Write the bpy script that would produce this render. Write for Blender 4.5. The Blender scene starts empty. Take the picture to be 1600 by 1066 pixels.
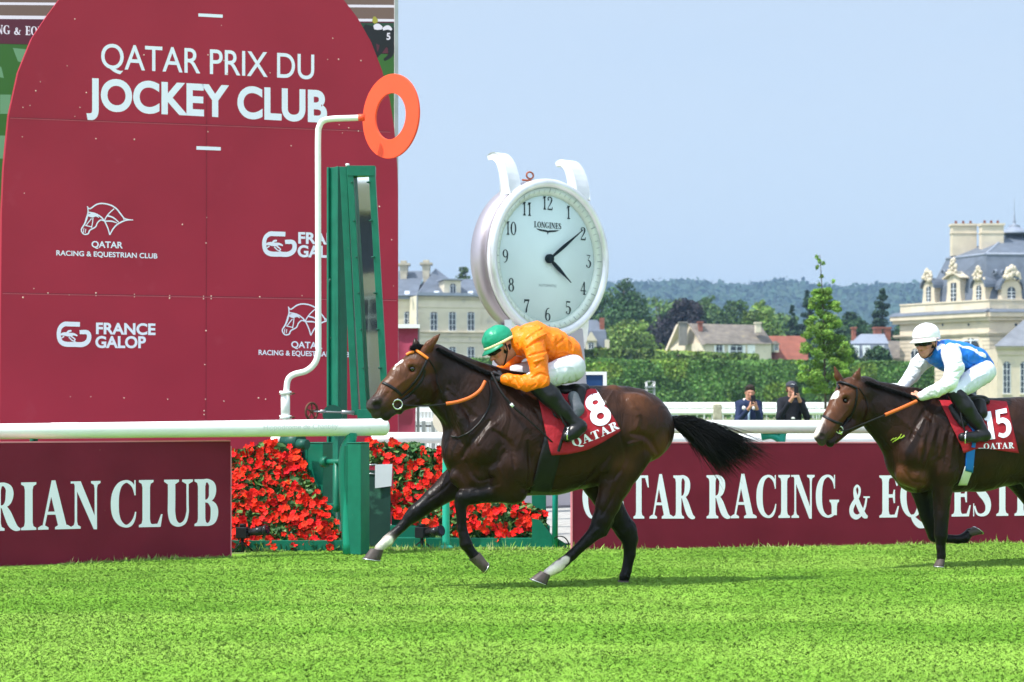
import bpy, math, random
import numpy as np
from mathutils import Vector, Matrix
from mathutils.bvhtree import BVHTree
R = math.radians
random.seed(7); RNG = np.random.default_rng(11)
SC = bpy.context.scene; COL = SC.collection

# ---------------------------------------------------------------- camera, sky, sun, exposure
FPX = 3075.0; HY = 628.0; CH = 1.40           # focal length in photo pixels, horizon row, eye height
cd = bpy.data.cameras.new('camera'); cam = bpy.data.objects.new('camera', cd); COL.objects.link(cam)
cd.sensor_width = 36.0; cd.lens = FPX/1600*36.0
cam.location = (0, 0, CH); cam.rotation_euler = (R(90), 0, 0)
cd.shift_y = (HY-533)/1600.0
cd.clip_start = 0.1; cd.clip_end = 20000
cd.dof.use_dof = True; cd.dof.focus_distance = 16.0; cd.dof.aperture_fstop = 4.0
SC.camera = cam
SUN_DIR = Vector((-0.55, -0.27, 1.0)).normalized()   # towards the sun
sun_el = math.asin(SUN_DIR.z); sun_az = math.atan2(SUN_DIR.x, SUN_DIR.y)
w = bpy.data.worlds.new("World"); SC.world = w; w.use_nodes = True
nt = w.node_tree; nt.nodes.clear()
sky = nt.nodes.new('ShaderNodeTexSky'); sky.sky_type = 'NISHITA'; sky.sun_disc = False
sky.sun_elevation = sun_el; sky.sun_rotation = sun_az
sky.air_density = 1.0; sky.dust_density = 1.5; sky.ozone_density = 2.5; sky.altitude = 50
bg = nt.nodes.new('ShaderNodeBackground'); bg.inputs[1].default_value = 0.13
wo = nt.nodes.new('ShaderNodeOutputWorld')
# thin high cloud veil over the blue
tc = nt.nodes.new('ShaderNodeTexCoord'); mp = nt.nodes.new('ShaderNodeMapping'); mp.inputs['Scale'].default_value = (2, 2, 9)
nz = nt.nodes.new('ShaderNodeTexNoise'); nz.inputs['Scale'].default_value = 1.6; nz.inputs['Detail'].default_value = 5
mr = nt.nodes.new('ShaderNodeMapRange'); mr.inputs[1].default_value = .3; mr.inputs[2].default_value = .75; mr.inputs[3].default_value = .72; mr.inputs[4].default_value = .86
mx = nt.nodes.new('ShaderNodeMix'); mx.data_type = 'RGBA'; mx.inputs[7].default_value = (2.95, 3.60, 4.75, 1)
L = nt.links.new
L(tc.outputs['Generated'], mp.inputs[0]); L(mp.outputs[0], nz.inputs[0]); L(nz.outputs[0], mr.inputs[0]); L(mr.outputs[0], mx.inputs[0])
vd = nt.nodes.new('ShaderNodeVectorMath'); vd.operation = 'DOT_PRODUCT'; vd.inputs[1].default_value = Vector((-.35, -.72, .6)).normalized()   # unseen sky behind the camera, brightened to add soft light on the boards
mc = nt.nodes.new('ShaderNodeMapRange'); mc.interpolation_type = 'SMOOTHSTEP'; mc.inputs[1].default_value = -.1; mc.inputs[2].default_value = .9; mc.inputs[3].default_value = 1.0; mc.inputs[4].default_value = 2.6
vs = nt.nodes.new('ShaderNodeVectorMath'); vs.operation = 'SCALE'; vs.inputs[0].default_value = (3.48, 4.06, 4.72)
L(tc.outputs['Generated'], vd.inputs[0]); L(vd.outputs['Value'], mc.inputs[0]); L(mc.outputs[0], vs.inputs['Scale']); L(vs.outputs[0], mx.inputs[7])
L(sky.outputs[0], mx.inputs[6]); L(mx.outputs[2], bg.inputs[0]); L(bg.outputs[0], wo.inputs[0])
sl = bpy.data.lights.new('sun', 'SUN'); sl.energy = 4.2; sl.angle = R(0.8); sl.color = (1, .96, .90)
so = bpy.data.objects.new('sun', sl); COL.objects.link(so)
so.rotation_euler = (-SUN_DIR).to_track_quat('-Z', 'Y').to_euler()
SC.view_settings.view_transform = 'Standard'; SC.view_settings.look = 'None'
SC.view_settings.exposure = 0.62; SC.view_settings.gamma = 1.0

# ---------------------------------------------------------------- helpers
def P(px, py, D):                       # photo pixel at depth D -> world point
    return Vector(((px-800)/FPX*D, D, CH+(HY-py)/FPX*D))
def GD(py): return FPX*CH/(py-HY)       # depth of a ground pixel row

MATS = {}
def mat(name, col, rough=.6, metal=0, var=.12, scale=3.0, bump=0.0, bscale=40, attr=None, spec=.28, coat=0, sheen=0, emit=None, trans=0, dirt=None, aniso=None):
    if name in MATS: return MATS[name]
    m = bpy.data.materials.new(name); m.use_nodes = True; n = m.node_tree.nodes; l = m.node_tree.links.new
    b = n['Principled BSDF']; b.inputs['Roughness'].default_value = rough; b.inputs['Metallic'].default_value = metal
    b.inputs['Specular IOR Level'].default_value = spec
    b.inputs['Coat Weight'].default_value = coat; b.inputs['Coat Roughness'].default_value = .25
    b.inputs['Sheen Weight'].default_value = sheen
    tcn = n.new('ShaderNodeTexCoord')
    nn = n.new('ShaderNodeTexNoise'); nn.inputs['Scale'].default_value = scale; nn.inputs['Detail'].default_value = 6
    if aniso:
        mpn = n.new('ShaderNodeMapping'); mpn.inputs['Scale'].default_value = aniso
        l(tcn.outputs['Object'], mpn.inputs[0]); src = mpn.outputs[0]
    else: src = tcn.outputs['Object']
    l(src, nn.inputs[0])
    r = n.new('ShaderNodeMapRange'); r.inputs[1].default_value = .3; r.inputs[2].default_value = .7
    r.inputs[3].default_value = 1-var; r.inputs[4].default_value = 1+var; l(nn.outputs[0], r.inputs[0])
    mm = n.new('ShaderNodeMix'); mm.data_type = 'RGBA'; mm.blend_type = 'MULTIPLY'; mm.inputs[0].default_value = 1
    if attr:
        a = n.new('ShaderNodeAttribute'); a.attribute_name = attr; l(a.outputs['Color'], mm.inputs[6])
    else: mm.inputs[6].default_value = (*col, 1)
    l(r.outputs[0], mm.inputs[7]); out = mm.outputs[2]
    if dirt:                             # patches of another colour
        n2 = n.new('ShaderNodeTexNoise'); n2.inputs['Scale'].default_value = dirt[1]; n2.inputs['Detail'].default_value = 8; l(src, n2.inputs[0])
        r2 = n.new('ShaderNodeMapRange'); r2.inputs[1].default_value = dirt[2]; r2.inputs[2].default_value = dirt[2]+.15; l(n2.outputs[0], r2.inputs[0])
        m2 = n.new('ShaderNodeMix'); m2.data_type = 'RGBA'; l(r2.outputs[0], m2.inputs[0]); l(out, m2.inputs[6]); m2.inputs[7].default_value = (*dirt[0], 1); out = m2.outputs[2]
    l(out, b.inputs['Base Color'])
    if bump:
        n3 = n.new('ShaderNodeTexNoise'); n3.inputs['Scale'].default_value = bscale; n3.inputs['Detail'].default_value = 4; l(src, n3.inputs[0])
        bp = n.new('ShaderNodeBump'); bp.inputs['Strength'].default_value = bump; bp.inputs['Distance'].default_value = .02
        l(n3.outputs[0], bp.inputs['Height']); l(bp.outputs[0], b.inputs['Normal'])
    if emit:
        b.inputs['Emission Color'].default_value = (*emit[:3], 1); b.inputs['Emission Strength'].default_value = emit[3]
    if trans: b.inputs['Transmission Weight'].default_value = trans
    MATS[name] = m; return m

def tag(o, label=None, cat=None, group=None, kind=None):
    if label: o['label'] = label
    if cat: o['category'] = cat
    if group: o['group'] = group
    if kind: o['kind'] = kind
    return o
def wloc(o):
    v = Vector((0, 0, 0))
    while o is not None: v += o.location; o = o.parent
    return v
def link(name, me, parent=None, m=None):
    o = bpy.data.objects.new(name, me); COL.objects.link(o)
    if parent is not None: o.parent = parent; o.location = -wloc(parent)
    if m is not None:
        me.materials.clear(); me.materials.append(m)
    return o
def thing(name, label, cat, loc=(0, 0, 0), group=None):
    o = bpy.data.objects.new(name, None); COL.objects.link(o); o.location = loc; o.empty_display_size = .2
    return tag(o, label, cat, group)
def npmesh(name, V, F, smooth=False, col=None, cname='Col'):
    """V (n,3) array, F (m,k) int array with constant k"""
    me = bpy.data.meshes.new(name); V = np.asarray(V, dtype=np.float32); F = np.asarray(F, dtype=np.int32)
    k = F.shape[1]; me.vertices.add(len(V)); me.vertices.foreach_set('co', V.ravel())
    me.loops.add(F.size); me.loops.foreach_set('vertex_index', F.ravel())
    me.polygons.add(len(F)); me.polygons.foreach_set('loop_start', np.arange(0, F.size, k, dtype=np.int32))
    me.update(calc_edges=True)
    me.polygons.foreach_set('use_smooth', np.full(len(F), smooth))
    if col is not None:
        a = me.color_attributes.new(cname, 'FLOAT_COLOR', 'POINT'); c = np.ones((len(V), 4), np.float32); c[:, :3] = col
        a.data.foreach_set('color', c.ravel())
    me.validate(); return me

class MB:
    """collects shapes in a frame (origin o, x axis along ax, y away, z up)"""
    def __init__(s, o=(0, 0, 0), ang=0.0): s.v = []; s.f = []; s.sm = []; s.o = Vector(o); s.c = math.cos(ang); s.s = math.sin(ang)
    def T(s, p): x, y, z = p; return (s.o.x+x*s.c-y*s.s, s.o.y+x*s.s+y*s.c, s.o.z+z)
    def add(s, pts, faces, sm=False):
        n = len(s.v); s.v += [s.T(p) for p in pts]; s.f += [tuple(n+i for i in f) for f in faces]; s.sm += [sm]*len(faces)
    def box(s, x0, x1, y0, y1, z0, z1):
        s.add([(x0, y0, z0), (x1, y0, z0), (x1, y1, z0), (x0, y1, z0), (x0, y0, z1), (x1, y0, z1), (x1, y1, z1), (x0, y1, z1)],
              [(0, 3, 2, 1), (4, 5, 6, 7), (0, 1, 5, 4), (1, 2, 6, 5), (2, 3, 7, 6), (3, 0, 4, 7)])
    def hull(s, a, b):                   # two quads (lists of 4 pts) joined
        s.add(list(a)+list(b), [(0, 3, 2, 1), (4, 5, 6, 7), (0, 1, 5, 4), (1, 2, 6, 5), (2, 3, 7, 6), (3, 0, 4, 7)])
    def prism(s, pts, y0, y1):           # outline in x,z extruded along y
        n = len(pts); s.add([(x, y0, z) for x, z in pts]+[(x, y1, z) for x, z in pts],
                            [tuple(range(n)), tuple(range(2*n-1, n-1, -1))]+[(i, i+n, (i+1) % n+n, (i+1) % n) for i in range(n)])
    def tube(s, path, r, n=12, caps=True):
        path = [Vector(p) for p in path]; m = len(path); rs = r if isinstance(r, (list, tuple)) else [r]*m
        pts = []; up = None
        for i, p in enumerate(path):
            t = (path[min(i+1, m-1)]-path[max(i-1, 0)]).normalized()
            if up is None: up = Vector((0, 0, 1)) if abs(t.z) < .9 else Vector((1, 0, 0))
            a = (up-t*up.dot(t)).normalized(); b = t.cross(a); up = a
            pts += [tuple(p+(a*math.cos(2*math.pi*k/n)+b*math.sin(2*math.pi*k/n))*rs[i]) for k in range(n)]
        f = [(i*n+k, i*n+(k+1) % n, (i+1)*n+(k+1) % n, (i+1)*n+k) for i in range(m-1) for k in range(n)]
        s.add(pts, f, True)
        if caps:
            q = len(s.v)-len(pts); s.f.append(tuple(q+k for k in range(n-1, -1, -1))); s.f.append(tuple(q+(m-1)*n+k for k in range(n))); s.sm += [False, False]
    def lathe(s, c, prof, n=24, ax=(0, 0, 1), caps=True):   # prof: (r, h) along axis from c
        ax = Vector(ax).normalized(); a = ax.orthogonal().normalized(); b = ax.cross(a); c = Vector(c)
        pts = [tuple(c+ax*h+(a*math.cos(2*math.pi*k/n)+b*math.sin(2*math.pi*k/n))*r) for r, h in prof for k in range(n)]; m = len(prof)
        f = [(i*n+k, i*n+(k+1) % n, (i+1)*n+(k+1) % n, (i+1)*n+k) for i in range(m-1) for k in range(n)]
        s.add(pts, f, True)
        if caps:
            q = len(s.v)-len(pts); s.f.append(tuple(q+k for k in range(n-1, -1, -1))); s.f.append(tuple(q+(m-1)*n+k for k in range(n))); s.sm += [False, False]
    def ball(s, c, r, n=12, k=(1, 1, 1)):
        prof = [(math.sin(math.pi*i/n), -math.cos(math.pi*i/n)) for i in range(n+1)]
        pts = [(c[0]+max(a, .001)*r*k[0]*math.cos(2*math.pi*j/(2*n)), c[1]+max(a, .001)*r*k[1]*math.sin(2*math.pi*j/(2*n)), c[2]+b*r*k[2]) for a, b in prof for j in range(2*n)]
        N = 2*n; s.add(pts, [(i*N+j, i*N+(j+1) % N, (i+1)*N+(j+1) % N, (i+1)*N+j) for i in range(n) for j in range(N)], True)
    def build(s, name, m, parent=None, bevel=0, label=None):
        me = bpy.data.meshes.new(name); me.from_pydata(s.v, [], s.f); me.update()
        me.polygons.foreach_set('use_smooth', s.sm)
        o = link(name, me, parent, m)
        if bevel:
            bv = o.modifiers.new('bevel', 'BEVEL'); bv.width = bevel; bv.segments = 2; bv.limit_method = 'ANGLE'
        if label: o['label'] = label
        return o
def struct(name, o): o.name = name; o['kind'] = 'structure'; return o
def smoothpath(pts, n=8):
    pts = [Vector(p) for p in pts]; out = []
    for i in range(len(pts)-1):
        p0 = pts[max(i-1, 0)]; p1 = pts[i]; p2 = pts[i+1]; p3 = pts[min(i+2, len(pts)-1)]
        for k in range(n):
            t = k/n; out.append(.5*((2*p1)+(p2-p0)*t+(2*p0-5*p1+4*p2-p3)*t*t+(3*p1-p0-3*p2+p3)*t**3))
    out.append(pts[-1]); return out

# vertical planes that carry signs: found from two photo columns and their depths
class Plane:
    def __init__(s, xa, Da, xb, Db):
        s.a = Vector(((xa-800)/FPX*Da, Da)); b = Vector(((xb-800)/FPX*Db, Db)); s.len = (b-s.a).length
        s.d = (b-s.a).normalized(); s.n = Vector((s.d.y, -s.d.x))       # n faces the camera
        if s.n.y > 0: s.n = -s.n
    def uv(s, px, py, off=0):
        a = s.a+s.n*off; k = (px-800)/FPX   # a+u d = t (k,1)
        u = (k*a.y-a.x)/(s.d.x-k*s.d.y); D = a.y+u*s.d.y
        return u, CH+(HY-py)/FPX*D
    def w(s, u, v, off=0): p = s.a+s.d*u+s.n*off; return (p.x, p.y, v)
    def ang(s): return math.atan2(s.d.y, s.d.x)

# ---------------------------------------------------------------- lettering
_tc = {}
CAPH = 1.0
def sans(txt, bold=0.0):
    key = (txt, bold)
    if key in _tc: return _tc[key]
    cu = bpy.data.curves.new('t', 'FONT'); cu.body = txt; cu.size = 1; cu.offset = bold; cu.resolution_u = 7
    o = bpy.data.objects.new('t', cu); me = bpy.data.meshes.new_from_object(o)
    v = np.array([q.co[:2] for q in me.vertices]); v[:, 1] /= CAPH; f = [tuple(p.vertices) for p in me.polygons]
    bpy.data.objects.remove(o); bpy.data.curves.remove(cu); bpy.data.meshes.remove(me)
    _tc[key] = (v, f, [0]*len(v)); return _tc[key]
CAPH = sans('H')[0][:, 1].max(); _tc.clear()
def strk(pts, n=6):                        # variable width stroke -> polygon quads
    P3 = [Vector(p) for p in pts]; sp = smoothpath(P3, n); L_ = []; Rr = []
    for i, p in enumerate(sp):
        t = Vector((sp[min(i+1, len(sp)-1)]-sp[max(i-1, 0)])[:2]); t.normalize(); nn = Vector((-t.y, t.x))*p.z/2
        L_.append((p.x+nn.x, p.y+nn.y)); Rr.append((p.x-nn.x, p.y-nn.y))
    return [[L_[i], L_[i+1], Rr[i+1], Rr[i]] for i in range(len(sp)-1)]
def stem(a, b, y0=0, y1=1, lo=1, hi=1, s=.09):
    p = []
    if lo: p += [(a-s, y0), (b+s, y0), (b+s, y0+.045), (b+.02, y0+.08), (b, y0+.16)]
    else: p += [(a, y0), (b, y0)]
    if hi: p += [(b, y1-.16), (b+.02, y1-.08), (b+s, y1-.045), (b+s, y1), (a-s, y1), (a-s, y1-.045), (a-.02, y1-.08), (a, y1-.16)]
    else: p += [(b, y1), (a, y1)]
    if lo: p += [(a, y0+.16), (a-.02, y0+.08), (a-s, y0+.045)]
    return [p]
def bowl(cx, cy, rx, ry, a0, a1, tk, th, n=14):
    out = []
    for i in range(n+1):
        a = R(a0+(a1-a0)*i/n); out.append((cx+rx*math.cos(a), cy+ry*math.sin(a), th+(tk-th)*abs(math.cos(a))**1.3))
    return strk(out, 2)
GL = {
 'I': (stem(.1, .29), .39), 'L': (stem(.1, .29)+[[(.25, 0), (.56, 0), (.61, .27), (.57, .27), (.48, .07), (.25, .055)]], .62),
 'T': (stem(.24, .43, 0, 1, 1, 0)+[[(.02, 1), (.65, 1), (.68, .72), (.64, .72), (.55, .94), (.12, .94), (.03, .72), (-.01, .72)]], .67),
 'E': (stem(.1, .29)+[[(.25, 0), (.54, 0), (.60, .27), (.56, .27), (.47, .07), (.25, .055)], [(.25, 1), (.25, .945), (.46, .94), (.52, .75), (.56, .75), (.55, 1)],
       [(.27, .55), (.41, .55), (.44, .66), (.48, .66), (.48, .34), (.44, .34), (.41, .47), (.27, .47)]], .61),
 'N': (stem(.10, .16, 0, .98, 1, 0)+stem(.60, .66, .1, 1, 0, 1)+[[(0, 1), (.25, 1), (.66, .15), (.66, -.02), (.58, -.02), (.12, .86), (.08, .955), (0, .955)]], .76),
 'A': ([[(.10, .03), (.16, .03), (.37, .86), (.36, 1.02), (.335, 1.02)], [(.335, 1.03), (.43, 1.03), (.72, .03), (.51, .03), (.30, .78)], [(.2, .31), (.52, .31), (.50, .375), (.22, .375)],
        [(0, 0), (.26, 0), (.26, .045), (.17, .09), (.09, .09), (0, .045)], [(.42, 0), (.82, 0), (.82, .045), (.73, .09), (.5, .09), (.42, .045)]], .78),
 'U': (strk([(.19, .88, .19), (.19, .5, .19), (.19, .3, .19), (.24, .12, .17), (.38, .035, .08), (.53, .1, .08), (.60, .3, .065), (.60, .5, .06), (.6, .88, .06)])+
       [[(.0, 1), (.38, 1), (.38, .955), (.285, .9), (.285, .84), (.095, .84), (.095, .9), (0, .955)], [(.46, 1), (.74, 1), (.74, .955), (.63, .9), (.63, .84), (.57, .84), (.57, .9), (.46, .955)]], .74),
 'B': (stem(.1, .29)+strk([(.25, .97, .06), (.36, .965, .08), (.46, .88, .16), (.48, .76, .19), (.45, .62, .15), (.35, .54, .07), (.25, .53, .06)])+
       strk([(.25, .53, .06), (.38, .52, .08), (.5, .42, .17), (.53, .28, .2), (.49, .12, .16), (.38, .035, .07), (.25, .03, .06)]), .64),
 'R': (stem(.1, .29)+strk([(.25, .97, .06), (.37, .965, .08), (.48, .88, .16), (.50, .75, .19), (.46, .6, .15), (.36, .51, .07), (.25, .50, .06)])+
       strk([(.36, .5, .12), (.45, .35, .18), (.55, .15, .19), (.65, .05, .13), (.76, .02, .04)]), .74),
 'C': (strk([(.595, .72, .03), (.57, .85, .07), (.49, .94, .075), (.37, .975, .06), (.22, .90, .12), (.125, .72, .18), (.10, .5, .20), (.125, .28, .18), (.22, .11, .12), (.37, .03, .06), (.50, .07, .08), (.585, .19, .06), (.62, .33, .03)])+[[(.585, 1), (.62, 1), (.62, .68), (.585, .68)]], .66),
 'G': (strk([(.595, .72, .03), (.57, .85, .07), (.49, .94, .075), (.37, .975, .06), (.22, .90, .12), (.125, .72, .18), (.10, .5, .20), (.125, .28, .18), (.22, .11, .12), (.37, .03, .06), (.50, .05, .07), (.60, .10, .06)])+[[(.585, 1), (.62, 1), (.62, .68), (.585, .68)]]+stem(.51, .68, .06, .42, 0, 1, .07), .77),
 'O': (bowl(.36, .5, .27, .475, 0, 360, .19, .055, 24), .73),
 'Q': (bowl(.36, .5, .27, .475, 0, 360, .19, .055, 24)+strk([(.34, .05, .08), (.44, -.08, .15), (.58, -.18, .17), (.76, -.22, .08)]), .74),
 'S': (strk([(.49, .78, .05), (.43, .92, .06), (.30, .97, .07), (.15, .88, .14), (.15, .72, .18), (.28, .57, .21), (.42, .43, .21), (.49, .27, .18), (.45, .1, .13), (.30, .03, .07), (.15, .07, .06), (.07, .25, .05)])+
       [[(.47, 1), (.5, 1), (.5, .7), (.47, .7)], [(.03, 0), (.06, 0), (.06, .31), (.03, .31)]], .56),
 '&': (strk([(.66, .50, .07), (.60, .28, .08), (.46, .1, .09), (.28, .03, .12), (.12, .1, .15), (.1, .24, .15), (.22, .4, .12), (.36, .53, .09), (.40, .68, .09), (.31, .77, .06), (.22, .68, .10), (.26, .5, .15), (.40, .26, .17), (.56, .08, .15), (.7, .03, .06)])+
       [[(.54, .52), (.78, .52), (.78, .48), (.54, .48)]], .84),
 ' ': ([], .35),
 'J': (strk([(.3, .96, .16), (.3, .3, .16), (.25, .08, .1), (.1, .05, .06)]), .45),
 '1': (stem(.2, .31, s=.08)+[[(.2, .98), (.2, .85), (.07, .8), (.07, .83)]], .44),
 '2': (strk([(.08, .76, .06), (.1, .9, .07), (.26, .97, .05), (.42, .88, .1), (.42, .7, .12), (.3, .45, .08), (.12, .2, .05), (.06, .05, .04)])+[[(.03, 0), (.5, 0), (.54, .24), (.5, .24), (.44, .1), (.05, .1)]]+bowl(.12, .76, .03, .035, 0, 360, .06, .06, 8), .56),
 '3': (strk([(.1, .96, .05), (.45, .96, .05)])+strk([(.45, .96, .04), (.25, .6, .04), (.4, .52, .08), (.48, .3, .13), (.38, .07, .08), (.22, .03, .05), (.08, .14, .06)])+bowl(.11, .16, .03, .035, 0, 360, .06, .06, 8), .55),
 '4': (stem(.34, .45, 0, 1, 1, 0, .08)+strk([(.38, .97, .04), (.04, .3, .04)], 1)+[[(.02, .34), (.56, .34), (.56, .27), (.02, .27)]], .58),
 '5': (strk([(.12, .97, .04), (.09, .52, .04)], 1)+[[(.1, 1), (.46, 1), (.46, .88), (.1, .9)]]+strk([(.09, .52, .04), (.26, .6, .06), (.44, .48, .12), (.47, .28, .13), (.36, .06, .08), (.2, .03, .05), (.08, .14, .06)])+bowl(.11, .16, .03, .035, 0, 360, .06, .06, 8), .55),
 '6': (bowl(.29, .3, .19, .27, 0, 360, .12, .045, 18)+strk([(.44, .93, .04), (.3, .95, .05), (.15, .75, .1), (.095, .4, .12), (.1, .3, .12)]), .57),
 '7': ([[(.04, 1), (.52, 1), (.52, .95), (.48, .87), (.14, .87), (.08, .72), (.04, .72)]]+strk([(.48, .93, .05), (.32, .5, .09), (.24, .2, .14), (.22, .02, .14)]), .55),
 '8': (bowl(.28, .76, .16, .21, 0, 360, .12, .05, 18)+bowl(.28, .28, .2, .26, 0, 360, .13, .05, 18), .56),
 '9': (bowl(.27, .7, .19, .27, 0, 360, .12, .045, 18)+strk([(.12, .07, .04), (.26, .05, .05), (.41, .25, .1), (.465, .6, .12), (.46, .7, .12)]), .57),
 '0': (bowl(.28, .5, .2, .47, 0, 360, .13, .045, 22), .56),
}
def serif(txt, track=.03):
    v = []; f = []; z = []; x = 0; k = 0
    for ch in txt:
        polys, adv = GL[ch]
        for j, pl in enumerate(polys):
            n = len(v); v += [(x+a, b) for a, b in pl]; f.append(tuple(range(n, n+len(pl)))); z += [k % 40]*len(pl); k += 1
        x += adv+track
    return np.array(v), f, z
def place_text(tm, plane, xl, yl, xr, yr, cap, m, name, parent, off=.0015, capr=None, zstep=.00003):
    v, f, z = tm; x0, x1 = v[:, 0].min(), v[:, 0].max()
    ul, vl = plane.uv(xl, yl, off); ur, vr = plane.uv(xr, yr, off); _, vt = plane.uv(xl, yl-cap, off); _, vt2 = plane.uv(xr, yr-(capr or cap), off)
    out = []
    for (a, b), zz in zip(v, z):
        t = (a-x0)/(x1-x0); base = vl+(vr-vl)*t; h = (vt-vl)+((vt2-vr)-(vt-vl))*t
        out.append(plane.w(ul+(ur-ul)*t, base+b*h, off+zz*zstep))
    me = bpy.data.meshes.new(name); me.from_pydata(out, [], f); me.update()
    return link(name, me, parent, m)
def px_polys(polys, plane, m, name, parent, off=.004, step=.0004):   # polygons given in photo pixels, laid on a plane
    mb = MB()
    for i, pl in enumerate(polys):
        o_ = off+step*i; mb.add([plane.w(*plane.uv(x, y, o_), o_) for x, y in pl], [tuple(range(len(pl)))])
    return mb.build(name, m, parent)

# ---------------------------------------------------------------- implicit bodies -> one continuous mesh
def lattice_noise(p, freq, seed=0):
    rs = np.random.default_rng(seed); G = rs.random((32, 32, 32)).astype(np.float32)*2-1
    q = p*freq+1000; i = np.floor(q).astype(int); t = q-i; t = t*t*(3-2*t); i &= 31; j = (i+1) & 31
    def g(a, b, c): return G[a, b, c]
    x0, y0, z0 = i[..., 0], i[..., 1], i[..., 2]; x1, y1, z1 = j[..., 0], j[..., 1], j[..., 2]; tx, ty, tz = t[..., 0], t[..., 1], t[..., 2]
    return (((g(x0, y0, z0)*(1-tx)+g(x1, y0, z0)*tx)*(1-ty)+(g(x0, y1, z0)*(1-tx)+g(x1, y1, z0)*tx)*ty)*(1-tz) +
            ((g(x0, y0, z1)*(1-tx)+g(x1, y0, z1)*tx)*(1-ty)+(g(x0, y1, z1)*(1-tx)+g(x1, y1, z1)*tx)*ty)*tz)
# primitive: dict a,b (3), ra,rb, ka,kb lateral factor, bl blend, col, sub, paint
def prim(a, b, ra, rb, ka=1, kb=None, bl=.03, col=None, sub=False, paint=False, tagn=None):
    return dict(a=np.array(a, float), b=np.array(b, float), ra=ra, rb=rb, ka=ka, kb=ka if kb is None else kb, bl=bl, col=col, sub=sub, paint=paint, t=tagn)
def pdist(q, pts, inf=0):
    ba = q['b']-q['a']; L2 = max(ba@ba, 1e-9); pa = pts-q['a']
    h = np.clip((pa@ba)/L2, 0, 1)[..., None] if L2 > 1e-8 else np.zeros(pts.shape[:-1]+(1,))
    v = pa-h*ba; k = q['ka']+(q['kb']-q['ka'])*h[..., 0]; r = q['ra']+(q['rb']-q['ra'])*h[..., 0]
    return np.sqrt(v[..., 0]**2+(v[..., 1]/k)**2+v[..., 2]**2)-r-inf
def implicit(name, prims, h=.01, inf=0.0, fold=None, cols=True, extra=None, sigma=.012):
    prims_g = [q for q in prims if not q['paint']]
    adds = [q for q in prims_g if not q['sub']]
    lo = np.min([np.minimum(q['a'], q['b'])-max(q['ra'], q['rb'])*max(1, q['ka'], q['kb'])-inf for q in adds], 0)-4*h
    hi = np.max([np.maximum(q['a'], q['b'])+max(q['ra'], q['rb'])*max(1, q['ka'], q['kb'])+inf for q in adds], 0)+4*h
    n = np.ceil((hi-lo)/h).astype(int)+1
    D = np.full(n, .5, np.float32); ax = [lo[i]+h*np.arange(n[i]) for i in range(3)]
    for q in prims_g:
        m = q['bl']+4*h+inf; r = max(q['ra'], q['rb'])*max(1, q['ka'], q['kb'])
        l2 = np.minimum(q['a'], q['b'])-r-m; h2 = np.maximum(q['a'], q['b'])+r+m
        i0 = np.clip(np.floor((l2-lo)/h).astype(int), 0, n); i1 = np.clip(np.ceil((h2-lo)/h).astype(int)+1, 0, n)
        sl_ = tuple(slice(a, b) for a, b in zip(i0, i1))
        if any(b <= a for a, b in zip(i0, i1)): continue
        g = np.stack(np.meshgrid(ax[0][sl_[0]], ax[1][sl_[1]], ax[2][sl_[2]], indexing='ij'), -1)
        d = pdist(q, g, 0 if q['sub'] else inf); cur = D[sl_]; k = q['bl']
        if q['sub']:
            d = -d; hh = np.clip(.5+.5*(d-cur)/k, 0, 1); D[sl_] = cur+(d-cur)*hh+k*hh*(1-hh)
        else:
            hh = np.clip(.5+.5*(cur-d)/k, 0, 1); D[sl_] = cur+(d-cur)*hh-k*hh*(1-hh)
    if fold is not None:
        near = np.argwhere(np.abs(D) < .05); pts = lo+near*h; D[tuple(near.T)] += fold(pts)
    if extra is not None:
        near = np.argwhere(np.abs(D) < .3); pts = lo+near*h; D[tuple(near.T)] = extra(pts, D[tuple(near.T)])
    S = D < 0; C = np.zeros(tuple(n-1), np.uint8)
    for dx in (0, 1):
        for dy in (0, 1):
            for dz in (0, 1): C += S[dx:n[0]-1+dx, dy:n[1]-1+dy, dz:n[2]-1+dz]
    act = (C > 0) & (C < 8); idx = np.argwhere(act); vid = -np.ones(tuple(n-1), np.int64); vid[act] = np.arange(len(idx))
    acc = np.zeros((len(idx), 3)); cnt = np.zeros(len(idx)); cs = [(a, b, c) for a in (0, 1) for b in (0, 1) for c in (0, 1)]
    for i in range(8):
        for j in range(i+1, 8):
            if sum(abs(cs[i][t]-cs[j][t]) for t in range(3)) != 1: continue
            A = idx+cs[i]; B = idx+cs[j]; da = D[tuple(A.T)]; db = D[tuple(B.T)]; c = (da < 0) != (db < 0)
            t = np.where(c, da/np.where(c, da-db, 1), 0)[:, None]; acc += np.where(c[:, None], A+(B-A)*t, 0); cnt += c
    V = lo+acc/cnt[:, None]*h; F = []
    for a in range(3):
        b, c = (a+1) % 3, (a+2) % 3
        s0 = [slice(None)]*3; s1 = [slice(None)]*3; s0[a] = slice(0, -1); s1[a] = slice(1, None)
        E = S[tuple(s0)] != S[tuple(s1)]; e = np.argwhere(E); e = e[(e[:, b] > 0) & (e[:, c] > 0) & (e[:, b] < n[b]-1) & (e[:, c] < n[c]-1)]
        fl = S[tuple(e.T)]
        def vv(db, dc): q = e.copy(); q[:, b] += db; q[:, c] += dc; return vid[tuple(q.T)]
        Q = np.stack([vv(-1, -1), vv(0, -1), vv(0, 0), vv(-1, 0)], 1); Q[~fl] = Q[~fl][:, ::-1]; F.append(Q)
    F = np.concatenate(F)
    # light smoothing removes the voxel steps
    e = np.concatenate([F[:, [0, 1]], F[:, [1, 2]], F[:, [2, 3]], F[:, [3, 0]]]); e = np.concatenate([e, e[:, ::-1]])
    deg = np.bincount(e[:, 0], minlength=len(V))[:, None]
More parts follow.
